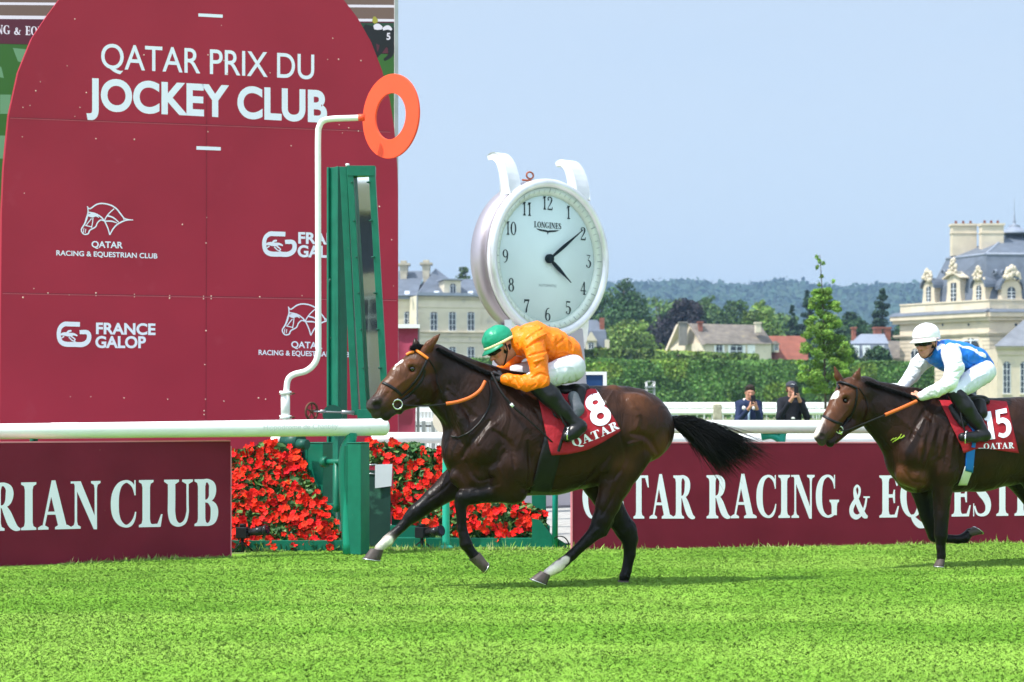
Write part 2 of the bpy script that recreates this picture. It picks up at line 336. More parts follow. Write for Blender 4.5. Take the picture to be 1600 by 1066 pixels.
    for it in range(2):
        nb = np.stack([np.bincount(e[:, 0], weights=V[e[:, 1], k], minlength=len(V)) for k in range(3)], 1)/np.maximum(deg, 1); V = V*.45+nb*.55
    col = None
    if cols:
        W = np.zeros(len(V)); cc = np.zeros((len(V), 3))
        for q in prims:
            if q['col'] is None or q['paint']: continue
            ww = np.exp(-np.clip(np.abs(pdist(q, V, 0)), 0, 1)/sigma)+1e-12; W += ww; cc += ww[:, None]*np.array(q['col'])
        col = cc/W[:, None]
        for q in prims:
            if not q['paint']: continue
            t = np.clip(.5-pdist(q, V, 0)/max(q['bl'], 1e-4), 0, 1)[:, None]; col = col*(1-t)+t*np.array(q['col'])
    return V, F, col
class Frame:
    """local frame of a horse: x towards its tail, y away from the camera, z up"""
    def __init__(s, px, D, ang):
        s.O = Vector(((px-800)/FPX*D, D)); s.c = math.cos(ang); s.s = math.sin(ang); s.sc = FPX/D; s.ang = ang
    def loc(s, px, py, l=0.0):
        u = (px-800)/FPX; x = (u*(s.O.y+l*s.c)-s.O.x+l*s.s)/(s.c-u*s.s); D = s.O.y+x*s.s+l*s.c
        return (x, l, CH+(HY-py)/FPX*D)
    def world(s, V):
        V = np.asarray(V, float); return np.stack([s.O.x+V[..., 0]*s.c-V[..., 1]*s.s, s.O.y+V[..., 0]*s.s+V[..., 1]*s.c, V[..., 2]], -1)
    def chain(s, pts, bl=.03, **kw):       # pts: (px,py,lateral m,radius px,k[,col])
        out = []
        for p, q in zip(pts[:-1], pts[1:]):
            out.append(prim(s.loc(*p[:3]), s.loc(*q[:3]), p[3]/s.sc, q[3]/s.sc, p[4], q[4], bl, col=(p[5] if len(p) > 5 else kw.get('col')), sub=kw.get('sub', False), paint=kw.get('paint', False), tagn=kw.get('t')))
        return out
    def dot(s, px, py, l, r, k=1, bl=.03, **kw):
        a = s.loc(px, py, l); return [prim(a, a, r/s.sc, r/s.sc, k, k, bl, col=kw.get('col'), sub=kw.get('sub', False), paint=kw.get('paint', False), tagn=kw.get('t'))]
def strands(roots, dirs, lens, r0, grav=(0, 0, 0), curl=.0, seg=6, seed=1, jit=.15):
    """tapering three-sided hairs; all arrays in world coordinates"""
    rs = np.random.default_rng(seed); n = len(roots); p = np.array(roots, float); d = np.array(dirs, float)+rs.normal(0, jit, (n, 3)); d /= np.linalg.norm(d, axis=1)[:, None]
    st = (np.array(lens)/seg)[:, None]; V = []; g = np.array(grav, float); cv = rs.normal(0, curl, (n, 3))
    for i in range(seg+1):
        r = r0*(1-i/seg)**.7+.0003; a = np.cross(d, [0, 0, 1.0001]); a /= np.linalg.norm(a, axis=1)[:, None]+1e-9; b = np.cross(d, a)
        for k in range(3): V.append(p+(a*math.cos(k*2.094)+b*math.sin(k*2.094))*r)
        p = p+d*st; d = d+g/seg+cv/seg; d /= np.linalg.norm(d, axis=1)[:, None]
    V = np.stack(V, 1).reshape(-1, 3); base = (np.arange(n)*(3*(seg+1)))[:, None]; F = []
    for i in range(seg):
        for k in range(3): F.append(base+np.array([i*3+k, i*3+(k+1) % 3, (i+1)*3+(k+1) % 3, (i+1)*3+k]))
    return V, np.concatenate(F)
# ---------------------------------------------------------------- materials
M_grass = mat('turf', (.165, .328, .036), .9, var=.22, scale=1.6, bump=.05, bscale=26, spec=.03, dirt=((.175, .325, .042), 2.2, .56), aniso=(.35, 1.9, 1))
M_blade = mat('grass_blade', (.2, .4, .04), .7, attr='Col', var=.14, scale=.8, spec=.12)
M_gravel = mat('gravel', (.36, .35, .33), .95, var=.18, scale=8, bump=.5, bscale=90)
M_white = mat('white_paint', (.80, .81, .80), .35, var=.03, scale=4, dirt=((.62, .64, .58), 14, .68))
M_letter = mat('white_lettering', (.84, .83, .95), .6, var=.02)
M_maroon = mat('maroon_board', (.165, .014, .032), .6, spec=.12, var=.12, scale=2.5, bump=.12, bscale=9, dirt=((.30, .16, .12), 30, .735))
M_maroond = mat('maroon_edge', (.60, .20, .24), .6)
M_arch = mat('crimson_panel', (.37, .027, .052), .6, spec=.16, var=.08, scale=.9, bump=.30, bscale=1.3, dirt=((.42, .05, .08), 2.2, .66))
M_green = mat('green_paint', (.006, .135, .082), .38, var=.15, scale=6, dirt=((.10, .22, .16), 26, .70), bump=.08, bscale=60)
M_mint = mat('mint_paint', (.03, .42, .30), .4, var=.1, scale=5)
M_dkgreen = mat('dark_green_metal', (.008, .07, .05), .45, var=.15)
M_rust = mat('rusty_iron', (.12, .05, .03), .7, var=.3, scale=20)
M_grey = mat('grey_metal', (.35, .36, .37), .35, .6)
M_dark = mat('black_plastic', (.012, .012, .014), .35)
M_red = mat('signal_red', (.95, .085, .030), .45, var=.03)

# ---------------------------------------------------------------- ground
def sheet(name, pts, z, m):
    mb = MB(); mb.add([(x, y, z) for x, y in pts], [tuple(range(len(pts)))]); return struct(name, mb.build(name, m))
M_far = mat('infield_grass', (.15, .22, .06), .9, var=.25, scale=.25)
sheet('ground', [(-9000, -300), (9000, -300), (9000, 9000), (-9000, 9000)], -.010, M_far)
sheet('racecourse_turf', [(-80, -5), (80, -5), (80, 34), (0, 19.2), (-4.5, 17.4), (-80, 12)], -.005, M_grass)
sheet('path', [(-60, 15.3), (-4, 18.95), (0, 19.3), (5, 20.2), (60, 30), (60, 40), (0, 26.8), (-60, 14.6+8.5)], .002, M_gravel)
sheet('plaza', [(-90, 32), (-.4, 34), (-.5, 150), (-90, 150)], .003, M_gravel)
# turf blades in front of and at the foot of the boards
def blades(n, x0, x1, y0, y1, hmin, hmax, wd, seed):
    rs = np.random.default_rng(seed); y = y0+(y1-y0)*rs.random(n)**.8; x = (rs.random(n)*2-1)*(y*.285)
    edge = np.where(x < -2.45, 17.79+(x+2.546)*.61-.05, np.where(x < .5, 18.80+(x+2.45)*.10, 18.56+(x-.573)*.22-.02))
    k = y < edge; x = x[k]; y = y[k]; n = len(x)
    clump = lattice_noise(np.stack([x, y, x*0], 1), 1.1, 5); c2 = lattice_noise(np.stack([x, y*3, x*0], 1), 3.3, 6)
    h = (hmin+(hmax-hmin)*rs.random(n))*(1+.25*clump); a = rs.random(n)*6.28; w_ = wd*(.6+.8*rs.random(n)); le = rs.normal(0, .018, (n, 2))
    V = np.zeros((n, 4, 3)); V[:, 0] = np.stack([x-np.cos(a)*w_, y-np.sin(a)*w_, x*0-.005], 1); V[:, 1] = np.stack([x+np.cos(a)*w_, y+np.sin(a)*w_, x*0-.005], 1)
    V[:, 2] = np.stack([x+np.cos(a)*w_*.6+le[:, 0]*.5, y+np.sin(a)*w_*.6+le[:, 1]*.5, h*.6], 1); V[:, 3] = np.stack([x+le[:, 0], y+le[:, 1], h], 1)
    i = np.arange(n)*4; F = np.concatenate([np.stack([i, i+1, i+2], 1), np.stack([i, i+2, i+3], 1)])
    g = np.array([.210, .380, .050]); yel = np.array([.23, .37, .065]); dk = np.array([.130, .285, .026])
    c3 = lattice_noise(np.stack([x*.30, y*1.8, x*0], 1), 1.0, 9); t = np.clip(.5+.35*clump+.4*c2+.9*c3+rs.normal(0, .05, n), 0, 1)[:, None]; c = dk*(1-t)+g*t; t2 = (rs.random(n) < .04+.05*clump)[:, None]; c = np.where(t2, yel, c)
    return V.reshape(-1, 3), F, np.repeat(c, 4, 0)
_n = M_blade.node_tree.nodes; _l = M_blade.node_tree.links.new; _g = _n.new('ShaderNodeNewGeometry'); _x = _n.new('ShaderNodeVectorMath'); _x.operation = 'MULTIPLY_ADD'; _x.inputs[1].default_value = (.45, .45, .45); _x.inputs[2].default_value = (0, 0, .8)
_z = _n.new('ShaderNodeVectorMath'); _z.operation = 'NORMALIZE'; _l(_g.outputs['Normal'], _x.inputs[0]); _l(_x.outputs[0], _z.inputs[0]); _l(_z.outputs[0], _n['Principled BSDF'].inputs['Normal'])
V, F, c = blades(420000, 0, 0, 9.4, 19.6, .004, .011, .0040, 3)
rs_ = np.random.default_rng(8); n_ = 9000; u_ = rs_.random(n_); seg = rs_.integers(0, 3, n_)     # longer unmown tufts along the foot of boards and planters
A_ = np.array([[-5.0, 16.30], [-2.50, 18.42], [.57, 18.50]]); Bq = np.array([[-2.50, 17.74], [.6, 18.62], [6.5, 19.84]]); p_ = A_[seg]+(Bq[seg]-A_[seg])*u_[:, None]+rs_.normal(0, .025, (n_, 2))
hh = rs_.gamma(1.8, .010, n_)*(1+.8*lattice_noise(np.stack([p_[:, 0], p_[:, 1], u_*0], 1), 2.5, 4)); an = rs_.random(n_)*6.28; ww = .004; le_ = rs_.normal(0, .02, (n_, 2)); V3_ = np.zeros((n_, 4, 3))
V3_[:, 0, :2] = p_-np.stack([np.cos(an), np.sin(an)], 1)*ww; V3_[:, 1, :2] = p_+np.stack([np.cos(an), np.sin(an)], 1)*ww; V3_[:, 2, :2] = p_+np.stack([np.cos(an), np.sin(an)], 1)*ww*.6+le_*.5; V3_[:, 3, :2] = p_+le_; V3_[:, 2, 2] = hh*.6; V3_[:, 3, 2] = hh
i_ = np.arange(n_)*4+len(V); F = np.concatenate([F, np.stack([i_, i_+1, i_+2], 1), np.stack([i_, i_+2, i_+3], 1)]); V = np.concatenate([V, V3_.reshape(-1, 3)]); cc_ = np.where(rs_.random((n_, 1)) < .3, [.34, .40, .14], [.20, .38, .05]); c = np.concatenate([c, np.repeat(cc_, 4, 0)])
tag(link('turf_grass', npmesh('turf_grass', V, F, col=c), None, M_blade), 'short bright green racecourse turf along the foot of the boards', 'grass', kind='stuff')

# ---------------------------------------------------------------- advertising boards
PL = Plane(0, 16.69, 360, 17.79); PR = Plane(895, 18.56, 1600, 19.57)
def board(pl, u0, u1, h0, h1, label):
    t = thing('advertising_board', label, 'board', pl.w((u0+u1)/2, 0))
    n = 24; mb = MB()
    for i in range(n):
        a = u0+(u1-u0)*i/n; b = u0+(u1-u0)*(i+1)/n; ha = h0+(h1-h0)*i/n; hb = h0+(h1-h0)*(i+1)/n
        mb.hull([pl.w(a, -.02), pl.w(b, -.02), pl.w(b, -.02, -.04), pl.w(a, -.02, -.04)], [pl.w(a, ha), pl.w(b, hb), pl.w(b, hb, -.04), pl.w(a, ha, -.04)])
    mb.build('panel', M_maroon, t)
    mb = MB(); mb.hull([pl.w(u0, h0+.001, .003), pl.w(u1, h1+.001, .003), pl.w(u1, h1+.001, -.043), pl.w(u0, h0+.001, -.043)], [pl.w(u0, h0+.013, .003), pl.w(u1, h1+.013, .003), pl.w(u1, h1+.013, -.043), pl.w(u0, h0+.013, -.043)])
    e = u1 if pl is PL else u0
    s_ = 1 if pl is PL else -1
    mb.hull([pl.w(e+.001*s_, 0, .003), pl.w(e+.012*s_, 0, .003), pl.w(e+.012*s_, 0, -.043), pl.w(e+.001*s_, 0, -.043)], [pl.w(e+.001*s_, 1, .003), pl.w(e+.012*s_, 1, .003), pl.w(e+.012*s_, 1, -.043), pl.w(e+.001*s_, 1, -.043)])
    mb.build('edge_trim', M_maroond, t)
    return t
uR = PL.len; bl_ = board(PL, -3.5, uR, 1.062, 1.041, 'maroon board at the left reading RIAN CLUB in white serif capitals')
place_text(serif('RIAN'), PL, -17, 830, 157, 825.5, 75, M_letter, 'lettering', bl_, capr=74)
place_text(serif('CLUB'), PL, 173, 825, 341, 821.5, 74, M_letter, 'lettering', bl_, capr=73)
br_ = board(PR, 0, 8.6, 1.008, .97, 'long maroon board at the right reading QATAR RACING & EQUESTR behind the horses')
place_text(serif('QATAR'), PR, 910, 810.5, 1086, 810.5, 67.5, M_letter, 'lettering', br_)
place_text(serif('RACING'), PR, 1104, 810.2, 1311, 809, 67.5, M_letter, 'lettering', br_, capr=67)
place_text(serif('&'), PR, 1327, 810, 1359, 810, 66, M_letter, 'lettering', br_)
place_text(serif('EQUESTRIAN'), PR, 1374, 809, 1722, 804, 66, M_letter, 'lettering', br_, capr=63)

# ---------------------------------------------------------------- rails
def rail_seg(t, pa, pb, r, rb=None, n=14, m=None, name='rail_tube', cap=0):
    mb = MB(); a = Vector(pa); b = Vector(pb); path = [a+(b-a)*i/n for i in range(n+1)]; rs = [r+((rb or r)-r)*i/n for i in range(n+1)]
    if cap:
        d = (b-a).normalized(); path += [b+d*.02, b+d*.035, b+d*.042]; rs += [(rb or r)*.93, (rb or r)*.7, (rb or r)*.2]
    mb.tube(path, rs, 20); return mb.build(name, m or M_white, t)
def gooseneck(t, top, base, r, m, bend=.12):
    mb = MB(); top = Vector(top); base = Vector(base)
    pts = smoothpath([top, top+Vector((-.01, .0, -.07)), top+(base-top)*.25+Vector((-bend*.2, 0, 0)), base], 6); mb.tube(pts, r, 14)
    return mb.build('support_post', m, t)
t = thing('running_rail', 'white running rail above the left board ending in front of the green mirror post', 'rail', P(300, 870, 17.9))
rail_seg(t, P(-240, 677, 16.3), P(600, 667.5, 18.3), .062, .080, cap=1)
mb = MB(); a = P(75, 673.3, 17.05-.02); b = P(126, 672.5, 17.17-.02); mb.tube([a, a+(b-a)*.1, b-(b-a)*.1, b], [.064, .070, .070, .064], 20); mb.build('joint_sleeve', M_white, t)
M_fade = mat('faded_print', (.60, .64, .62), .5)
prl = Plane(410, 17.76, 530, 18.05)
place_text(sans('Hippodrome de Chantilly', 0), prl, 412, 672, 528, 669.5, 8, M_fade, 'faded_lettering', t, off=.0735, zstep=.00001)
gooseneck(t, P(549, 676, 18.15), P(545, 866, 18.09), .055, mat('green_tube', (.01, .24, .15), .35), bend=.3)
gooseneck(t, P(54, 682, 17.1), (P(54, 890, 17.2).x, 17.25, 0), .035, M_green)
mb = MB(); mb.tube([P(546, 722, 18.12), P(520, 722, 18.35), P(508, 722, 18.4)], .028, 12); mb.tube([P(512, 722, 18.38), P(504, 722, 18.42)], .05, 12); mb.tube([P(526, 722, 18.3), P(526, 790, 18.3), P(526, 800, 18.3)], .03, 12); mb.build('side_pipe', M_green, t)
t = thing('running_rail', 'white running rail above the right board, behind both horses', 'rail', P(1300, 860, 19.3))
rail_seg(t, P(1046, 667, 19.0), P(1900, 668.5, 20.4), .066, n=20)
for x in (1222, 1560): gooseneck(t, P(x, 676, 19.3+(x-1222)*.0015), (P(x, 0, 19.3).x, 19.36+(x-1222)*.0015, 0), .045, M_mint)
mb = MB(); mb.tube(smoothpath([P(1190, 683, 19.3), P(1207, 681, 19.28), P(1222, 690, 19.3)], 5), .035, 10); mb.build('clamp', M_mint, t)
t = thing('path_rail', 'lower white rail across the path just beyond the boards', 'rail', P(1000, 800, 22))
rail_seg(t, P(580, 684, 21.6), P(2000, 687, 22.6), .060, n=20)
for x in (660, 960, 1420): gooseneck(t, P(x, 690, 22), (P(x, 0, 22).x, 22, 0), .03, M_green)
t = thing('mint_post', 'pale mint steel post in front of the red flowers, beside the horse breast', 'post', P(697, 856, GD(856)))
mb = MB(); D0 = GD(857); mb.tube(smoothpath([P(703, 662, D0), P(698.5, 690, D0), P(697, 740, D0), P(697, 857, D0)], 6), [.02]*3+[.036]*16, 14) if False else mb.tube(smoothpath([P(703, 664, D0), P(698.5, 690, D0), P(697, 740, D0), P(697, 858, D0)], 6), .036, 14)
mb.build('tube', M_mint, t); mb = MB(P(697, 857, D0)); mb.lathe((0, 0, 0), [(.07, -.01), (.07, .015), (.045, .03)], 16); mb.build('base_flange', M_mint, t)
t = thing('teal_post', 'short teal post with a flared foot at the left end of the right board', 'post', P(867, 855, GD(855)))
D0 = GD(856); mb = MB(); mb.tube([P(868, 690, D0), P(867, 856, D0)], .028, 12); mb.build('tube', mat('teal_paint', (.01, .27, .22), .4), t)
mb = MB(P(867, 856, D0)); mb.prism([(-.22, -.01), (.13, -.01), (.1, .04), (.02, .09), (-.03, .12), (-.14, .26), (-.22, .28)], .03, .07); mb.build('foot', M_green, t)
mb = MB(); mb.tube(smoothpath([P(866, 842, D0-.05), P(872, 838, D0-.08), P(882, 840, D0-.1), P(888, 848, D0-.1), P(888, 856, D0-.1)], 5), .006, 6)
tag(mb.build('cable', M_dark), 'thin black cable looping from the foot of the teal post into the turf', 'cable')

# ---------------------------------------------------------------- the arch sign and the screen behind it
PA = Plane(0, 20.6, 622, 22.5)
t = thing('arch_sign', 'huge crimson arched sign reading QATAR PRIX DU JOCKEY CLUB', 'sign', PA.w(2.2, 0))
def pxp(x, y): return PA.uv(x, y)
left = [(0, 662), (1, 500), (3, 330), (6, 262), (14, 180), (29, 112), (50, 60), (72, 27), (95, -4), (125, -38), (165, -68), (215, -95), (270, -112), (322, -118)]
right = [(375, -112), (430, -92), (480, -62), (515, -28), (537, 0), (558, 27), (580, 66), (597, 110), (609, 155), (616, 200), (621, 262), (622, 300), (622, 500), (622, 690)]
out = [pxp(x, y) for x, y in left+right]; out = [(out[0][0], 0.0)]+out+[(out[-1][0], 0.0)]
n = len(out); mb = MB(); mb.add([PA.w(u, v, 0) for u, v in out]+[PA.w(u, v, -.10) for u, v in out], [tuple(range(n))]+[tuple(range(2*n-1, n-1, -1))]+[(i, i+n, (i+1) % n+n, (i+1) % n) for i in range(n)])
mb.build('panel', M_arch, t)
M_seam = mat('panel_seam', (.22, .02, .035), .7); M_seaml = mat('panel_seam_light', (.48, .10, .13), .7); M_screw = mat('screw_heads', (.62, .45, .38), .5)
seams = []
def seam(x0, y0, x1, y1, w_=.9): seams.append([(x0, y0), (x1, y1), (x1, y1+w_), (x0, y0+w_)])
seam(16, 183, 610, 205, 1.0); seam(4, 457, 620, 468, 1.2)
px_polys([[(322.5, 150), (323.5, 150), (322.5, 665), (321.5, 665)]]+seams, PA, M_seam, 'seams', t, .003)
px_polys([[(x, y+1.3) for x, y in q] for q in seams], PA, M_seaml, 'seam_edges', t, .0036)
mb = MB()
pts = [(36, 168), (47, 165), (56, 142), (63, 128), (135, 145), (125, 168), (117, 182), (117, 30), (105, 103), (325, 206), (325, 229), (346, 40), (520, 60), (529, 93), (512, 93)]
pts += [(35, 214), (150, 217), (210, 218), (75, 458), (53, 451), (36, 465), (108, 461), (150, 458), (150, 462), (210, 460), (210, 464), (265, 462), (265, 466), (318, 463), (318, 467), (330, 463), (330, 467), (322, 380), (323, 340), (110, 620), (142, 620), (194, 622), (262, 624), (321, 624), (319, 642), (319, 648), (320, 570), (322, 517), (406, 464), (472, 462), (415, 624), (350, 627), (404, 622), (285, 351), (38, 302), (593, 323), (615, 447), (612, 375), (564, 95), (530, 195), (545, 200), (535, 208), (560, 205), (590, 140), (350, 95), (355, 115), (422, 114), (225, 86), (325, 86), (455, 228)]
for x, y in pts:
    c = PA.w(*PA.uv(x, y, .002), .002); mb.ball(c, random.uniform(.005, .010), 4)
mb.build('screws', M_screw, t)
place_text(sans('QATAR PRIX DU', .006), PA, 158, 106.5, 491, 124, 38, M_letter, 'title_lettering', t, capr=38)
v, f, z = sans('JOCKEY CLUB', .034)
place_text((v, f, z), PA, 135, 170, 511, 190, 46, M_letter, 'title_lettering', t, capr=46)
for q in ([(310, 21), (348, 23), (348, 28), (310, 26)], [(307, 228.5), (345, 230), (345, 235.5), (307, 234)]): px_polys([q], PA, M_letter, 'dash_mark', t, .004)
def logo_text(s_, x0, y0, x1, y1, cap, b, nm='logo_lettering'): place_text(sans(s_, b), PA, x0, y0, x1, y1, cap, M_letter, nm, t, off=.005)
logo_text('QATAR', 143, 386.5, 192, 388, 9.5, .025); logo_text('RACING & EQUESTRIAN CLUB', 88, 399, 246, 404, 7.5, .022)
logo_text('QATAR', 455, 543, 504, 545, 9.5, .025); logo_text('RACING & EQUESTRIAN CLUB', 404, 554.5, 546, 558, 7.5, .022)
logo_text('FRANCE', 150, 521.5, 243, 523, 16.5, .034); logo_text('GALOP', 149, 543, 228, 543.5, 17, .034)
logo_text('FRANCE', 466, 380, 559, 383, 16.5, .034); logo_text('GALOP', 465, 401, 544, 403, 17, .034)
def hb(dx, dy):      # the outlined horse-head emblem
    S = lambda pts: strk([(60+a/4.1+dx, 300+b/4.1+dy, w_/4.1) for a, b, w_ in pts], 4)
    q = S([(312, 92, 6), (330, 108, 8), (370, 82, 9), (410, 74, 9), (460, 84, 9), (500, 108, 9), (530, 145, 9), (555, 172, 8), (608, 180, 4)])
    q += S([(608, 180, 4), (560, 182, 9), (510, 205, 9), (480, 235, 9), (457, 276, 7)]) + S([(457, 276, 7), (446, 235, 8), (425, 190, 8), (400, 160, 9), (360, 138, 9), (318, 130, 7)])
    q += S([(316, 96, 7), (318, 130, 8), (312, 160, 12), (296, 205, 10), (275, 242, 8), (290, 270, 8), (318, 268, 9), (330, 245, 9), (365, 225, 8), (378, 198, 8), (400, 180, 8), (425, 188, 7)])
    q += S([(485, 108, 7), (455, 135, 7), (432, 165, 7), (422, 190, 7)]) + S([(440, 152, 10), (480, 165, 9), (515, 195, 6)]) + S([(425, 188, 9), (470, 188, 9), (505, 200, 5)]) + S([(530, 145, 6), (545, 165, 7), (548, 180, 6)])
    q += S([(320, 150, 14), (345, 150, 28), (370, 152, 12), (388, 165, 4)]) + S([(350, 165, 6), (346, 200, 6), (340, 230, 6)]) + S([(305, 215, 6), (340, 170, 6)]) + S([(292, 232, 5), (288, 262, 5)]) + S([(304, 236, 5), (300, 262, 5)]) + S([(300, 215, 6), (345, 225, 6)])
    return q
def fg(dx, dy):      # the rounded G emblem with a tiny racing horse
    S = lambda pts, n=4: strk([(60+a/4.1+dx, 300+b/4.1+dy, w_/4.1) for a, b, w_ in pts], n)
    q = S([(266, 849, 30), (200, 847, 30), (165, 848, 30), (138, 872, 26), (130, 912, 26), (140, 955, 28), (172, 975, 32), (230, 977, 32), (285, 977, 32), (318, 955, 30), (325, 920, 28), (312, 900, 28), (285, 898, 28), (264, 899, 26)])
    q += S([(140, 915, 10), (165, 910, 22), (200, 915, 24), (225, 912, 16), (250, 922, 8)]) + S([(180, 905, 8), (195, 893, 14), (212, 890, 10)]) + S([(165, 925, 9), (150, 935, 7), (140, 945, 5)]) + S([(210, 925, 9), (235, 945, 8), (225, 955, 6)]) + S([(195, 930, 8), (215, 950, 7), (240, 962, 5)])
    return q
px_polys(hb(0, 0), PA, M_letter, 'horse_head_emblem', t, .005, .00005); px_polys(hb(314, 157), PA, M_letter, 'horse_head_emblem', t, .005, .00005)
px_polys(fg(0, 0), PA, M_letter, 'ring_emblem', t, .005, .00005); px_polys(fg(321, -141), PA, M_letter, 'ring_emblem', t, .005, .00005)
mb = MB()
for u in (.6, 2.3, 4.0): mb.hull([PA.w(u, 0, -.5), PA.w(u+.1, 0, -.5), PA.w(u+.1, 0, -.6), PA.w(u, 0, -.6)], [PA.w(u, 3.5, -.105), PA.w(u+.1, 3.5, -.105), PA.w(u+.1, 3.5, -.205), PA.w(u, 3.5, -.205)])
mb.build('back_strut', M_grey, t)

PS = Plane(0, 22.0, 617, 24.0)
t = thing('video_screen', 'giant video screen behind the arch showing rails, turf and a racing horse', 'screen', PS.w(2.2, 0))
def spx(x, y): return PS.w(*PS.uv(x, y), 0)
mb = MB(); a = PS.uv(-260, 0)[0]; b = PS.uv(617, 0)[0]; mb.hull([PS.w(a, .9), PS.w(b, .9), PS.w(b, .9, -.3), PS.w(a, .9, -.3)], [PS.w(a, 7.2), PS.w(b, 7.2), PS.w(b, 7.2, -.3), PS.w(a, 7.2, -.3)])
mb.build('cabinet', M_dark, t)
def scol(nm, c, e=.9): return mat(nm, tuple(q*.2 for q in c), .5, var=.1, scale=3, emit=(*c, e))
S_gr = scol('screen_turf', (.030, .10, .022)); S_grl = scol('screen_turf_light', (.10, .22, .12)); S_br = scol('screen_track', (.12, .085, .07)); S_wh = scol('screen_white', (.52, .52, .58)); S_mr = scol('screen_maroon', (.07, .018, .03)); S_dk = scol('screen_dark', (.012, .014, .016)); S_gd = scol('screen_hedge', (.018, .05, .03))
px_polys([[(-255, 62), (617, 85), (617, 700), (-255, 700)]], PS, S_gr, 'screen_turf', t, .004)
px_polys([[(-255, -190), (617, -190), (617, 32), (-255, 29)]], PS, S_br, 'screen_track', t, .004)
px_polys([[(-255, 29), (617, 32), (617, 84), (-255, 62)]], PS, S_mr, 'screen_board', t, .005)
px_polys([[(-255, 2), (617, 8), (617, 12), (-255, 6)], [(-255, 22), (617, 30), (617, 34), (-255, 28)]], PS, S_wh, 'screen_rails', t, .006)
for q in ([(20, 75), (48, 78), (42, 100), (28, 96)], [(-20, 95), (2, 105), (6, 122), (-20, 118)], [(0, 148), (17, 148), (14, 178), (0, 178)], [(-10, 212), (10, 212), (7, 248), (-10, 248)]): px_polys([q], PS, S_grl, 'screen_stripe', t, .006)
px_polys([[(549, 36), (617, 36), (617, 60), (560, 60)]], PS, S_gd, 'screen_hedge', t, .006)
def SS(p): return strk(p, 4)
px_polys(SS([(568, 42, 10), (580, 50, 20), (596, 56, 30), (617, 60, 34)])+SS([(580, 62, 14), (585, 78, 8), (590, 90, 4)])+SS([(600, 68, 12), (592, 84, 6), (580, 92, 3)])+SS([(612, 70, 14), (610, 86, 8), (600, 94, 4)]), PS, S_dk, 'screen_horse', t, .007, .0001)
px_polys(SS([(584, 43, 6), (590, 42, 10), (597, 44, 5)])+SS([(598, 46, 4), (606, 43, 7), (612, 47, 3)]), PS, S_wh, 'screen_rider', t, .010, .0001)
px_polys(SS([(585, 26, 3), (586, 32, 9), (588, 36, 6)]), PS, scol('screen_cap', (.25, .25, .04)), 'screen_cap', t, .010, .0001)
place_text(sans('5', .03), PS, 604, 62, 610, 62, 10, S_wh, 'screen_number', t, off=.012)
place_text(serif('NG & EQUE'), PS, -6, 53, 78, 56.5, 14, S_wh, 'screen_lettering', t, off=.008)
mb = MB(); u0 = PS.uv(615.5, 0)[0]; mb.hull([PS.w(u0, 0, .03), PS.w(u0+.045, 0, .03), PS.w(u0+.045, 0, -.32), PS.w(u0, 0, -.32)], [PS.w(u0, 7.25, .03), PS.w(u0+.045, 7.25, .03), PS.w(u0+.045, 7.25, -.32), PS.w(u0, 7.25, -.32)]); mb.build('side_frame', mat('pale_frame', (.45, .46, .46), .4), t)
mb = MB()
for u in (.4, 2.0, 3.8): mb.hull([PS.w(u, 0, -.05), PS.w(u+.2, 0, -.05), PS.w(u+.2, 0, -.25), PS.w(u, 0, -.25)], [PS.w(u, .9, -.05), PS.w(u+.2, .9, -.05), PS.w(u+.2, .9, -.25), PS.w(u, .9, -.25)])
mb.build('legs', M_grey, t)

# ---------------------------------------------------------------- winning post ring
D0 = 19.4; t = thing('finish_marker', 'tall white crooked pole carrying a red ring in front of the arch', 'finish marker', P(446, 860, D0)+Vector((0, 0, 0)))
pole = [(446, 700), (446.5, 640), (448, 606), (451, 592), (460, 585), (478, 580), (491, 569), (497, 552), (497.5, 520), (497, 300), (497, 215), (499, 198), (505, 189), (518, 186), (540, 185), (568, 184)]
mb = MB(); mb.tube(smoothpath([P(x, y, D0) for x, y in pole], 6), .030, 16); mb.build('pole', M_white, t)
mb = MB(); mb.tube([P(446, 700, D0), (P(446, 0, D0).x, D0, 0)], .055, 16); mb.tube([P(446, 612, D0), P(446, 655, D0)], .045, 16)
for y in (614, 652): mb.tube([P(446, y-3, D0), P(446, y+3, D0)], .060, 16)
mb.build('socket', M_white, t)
mb = MB()
for y in (615, 652): mb.tube([P(436, y, D0-.03), P(461, y, D0-.03)], .006, 8); mb.tube([P(456, y, D0-.03), P(459, y, D0-.03)], .012, 6)
mb.build('bolts', M_rust, t)
c = P(611, 182, D0+.0); ax = Vector((-math.sin(R(45)), -math.cos(R(45)), 0)); s_ = FPX/D0
mb = MB(); n = 64; uu = Vector((math.cos(R(45)), -math.sin(R(45)), 0)); zz = Vector((0, 0, 1)); pts = []
for r, o_ in ((36/s_, -.012), (66/s_, -.012), (66/s_, .012), (36/s_, .012)):
    pts += [tuple(c+(uu*math.cos(2*math.pi*k/n)+zz*math.sin(2*math.pi*k/n))*r+ax*o_) for k in range(n)]
mb.add(pts, [(i*n+k, i*n+(k+1) % n, ((i+1) % 4)*n+(k+1) % n, ((i+1) % 4)*n+k) for i in range(4) for k in range(n)])
mb.build('ring', M_red, t, bevel=.004); mb = MB(); mb.tube([P(560, 184, D0), P(570, 184, D0)], .035, 12); mb.build('ring_bracket', M_red, t)

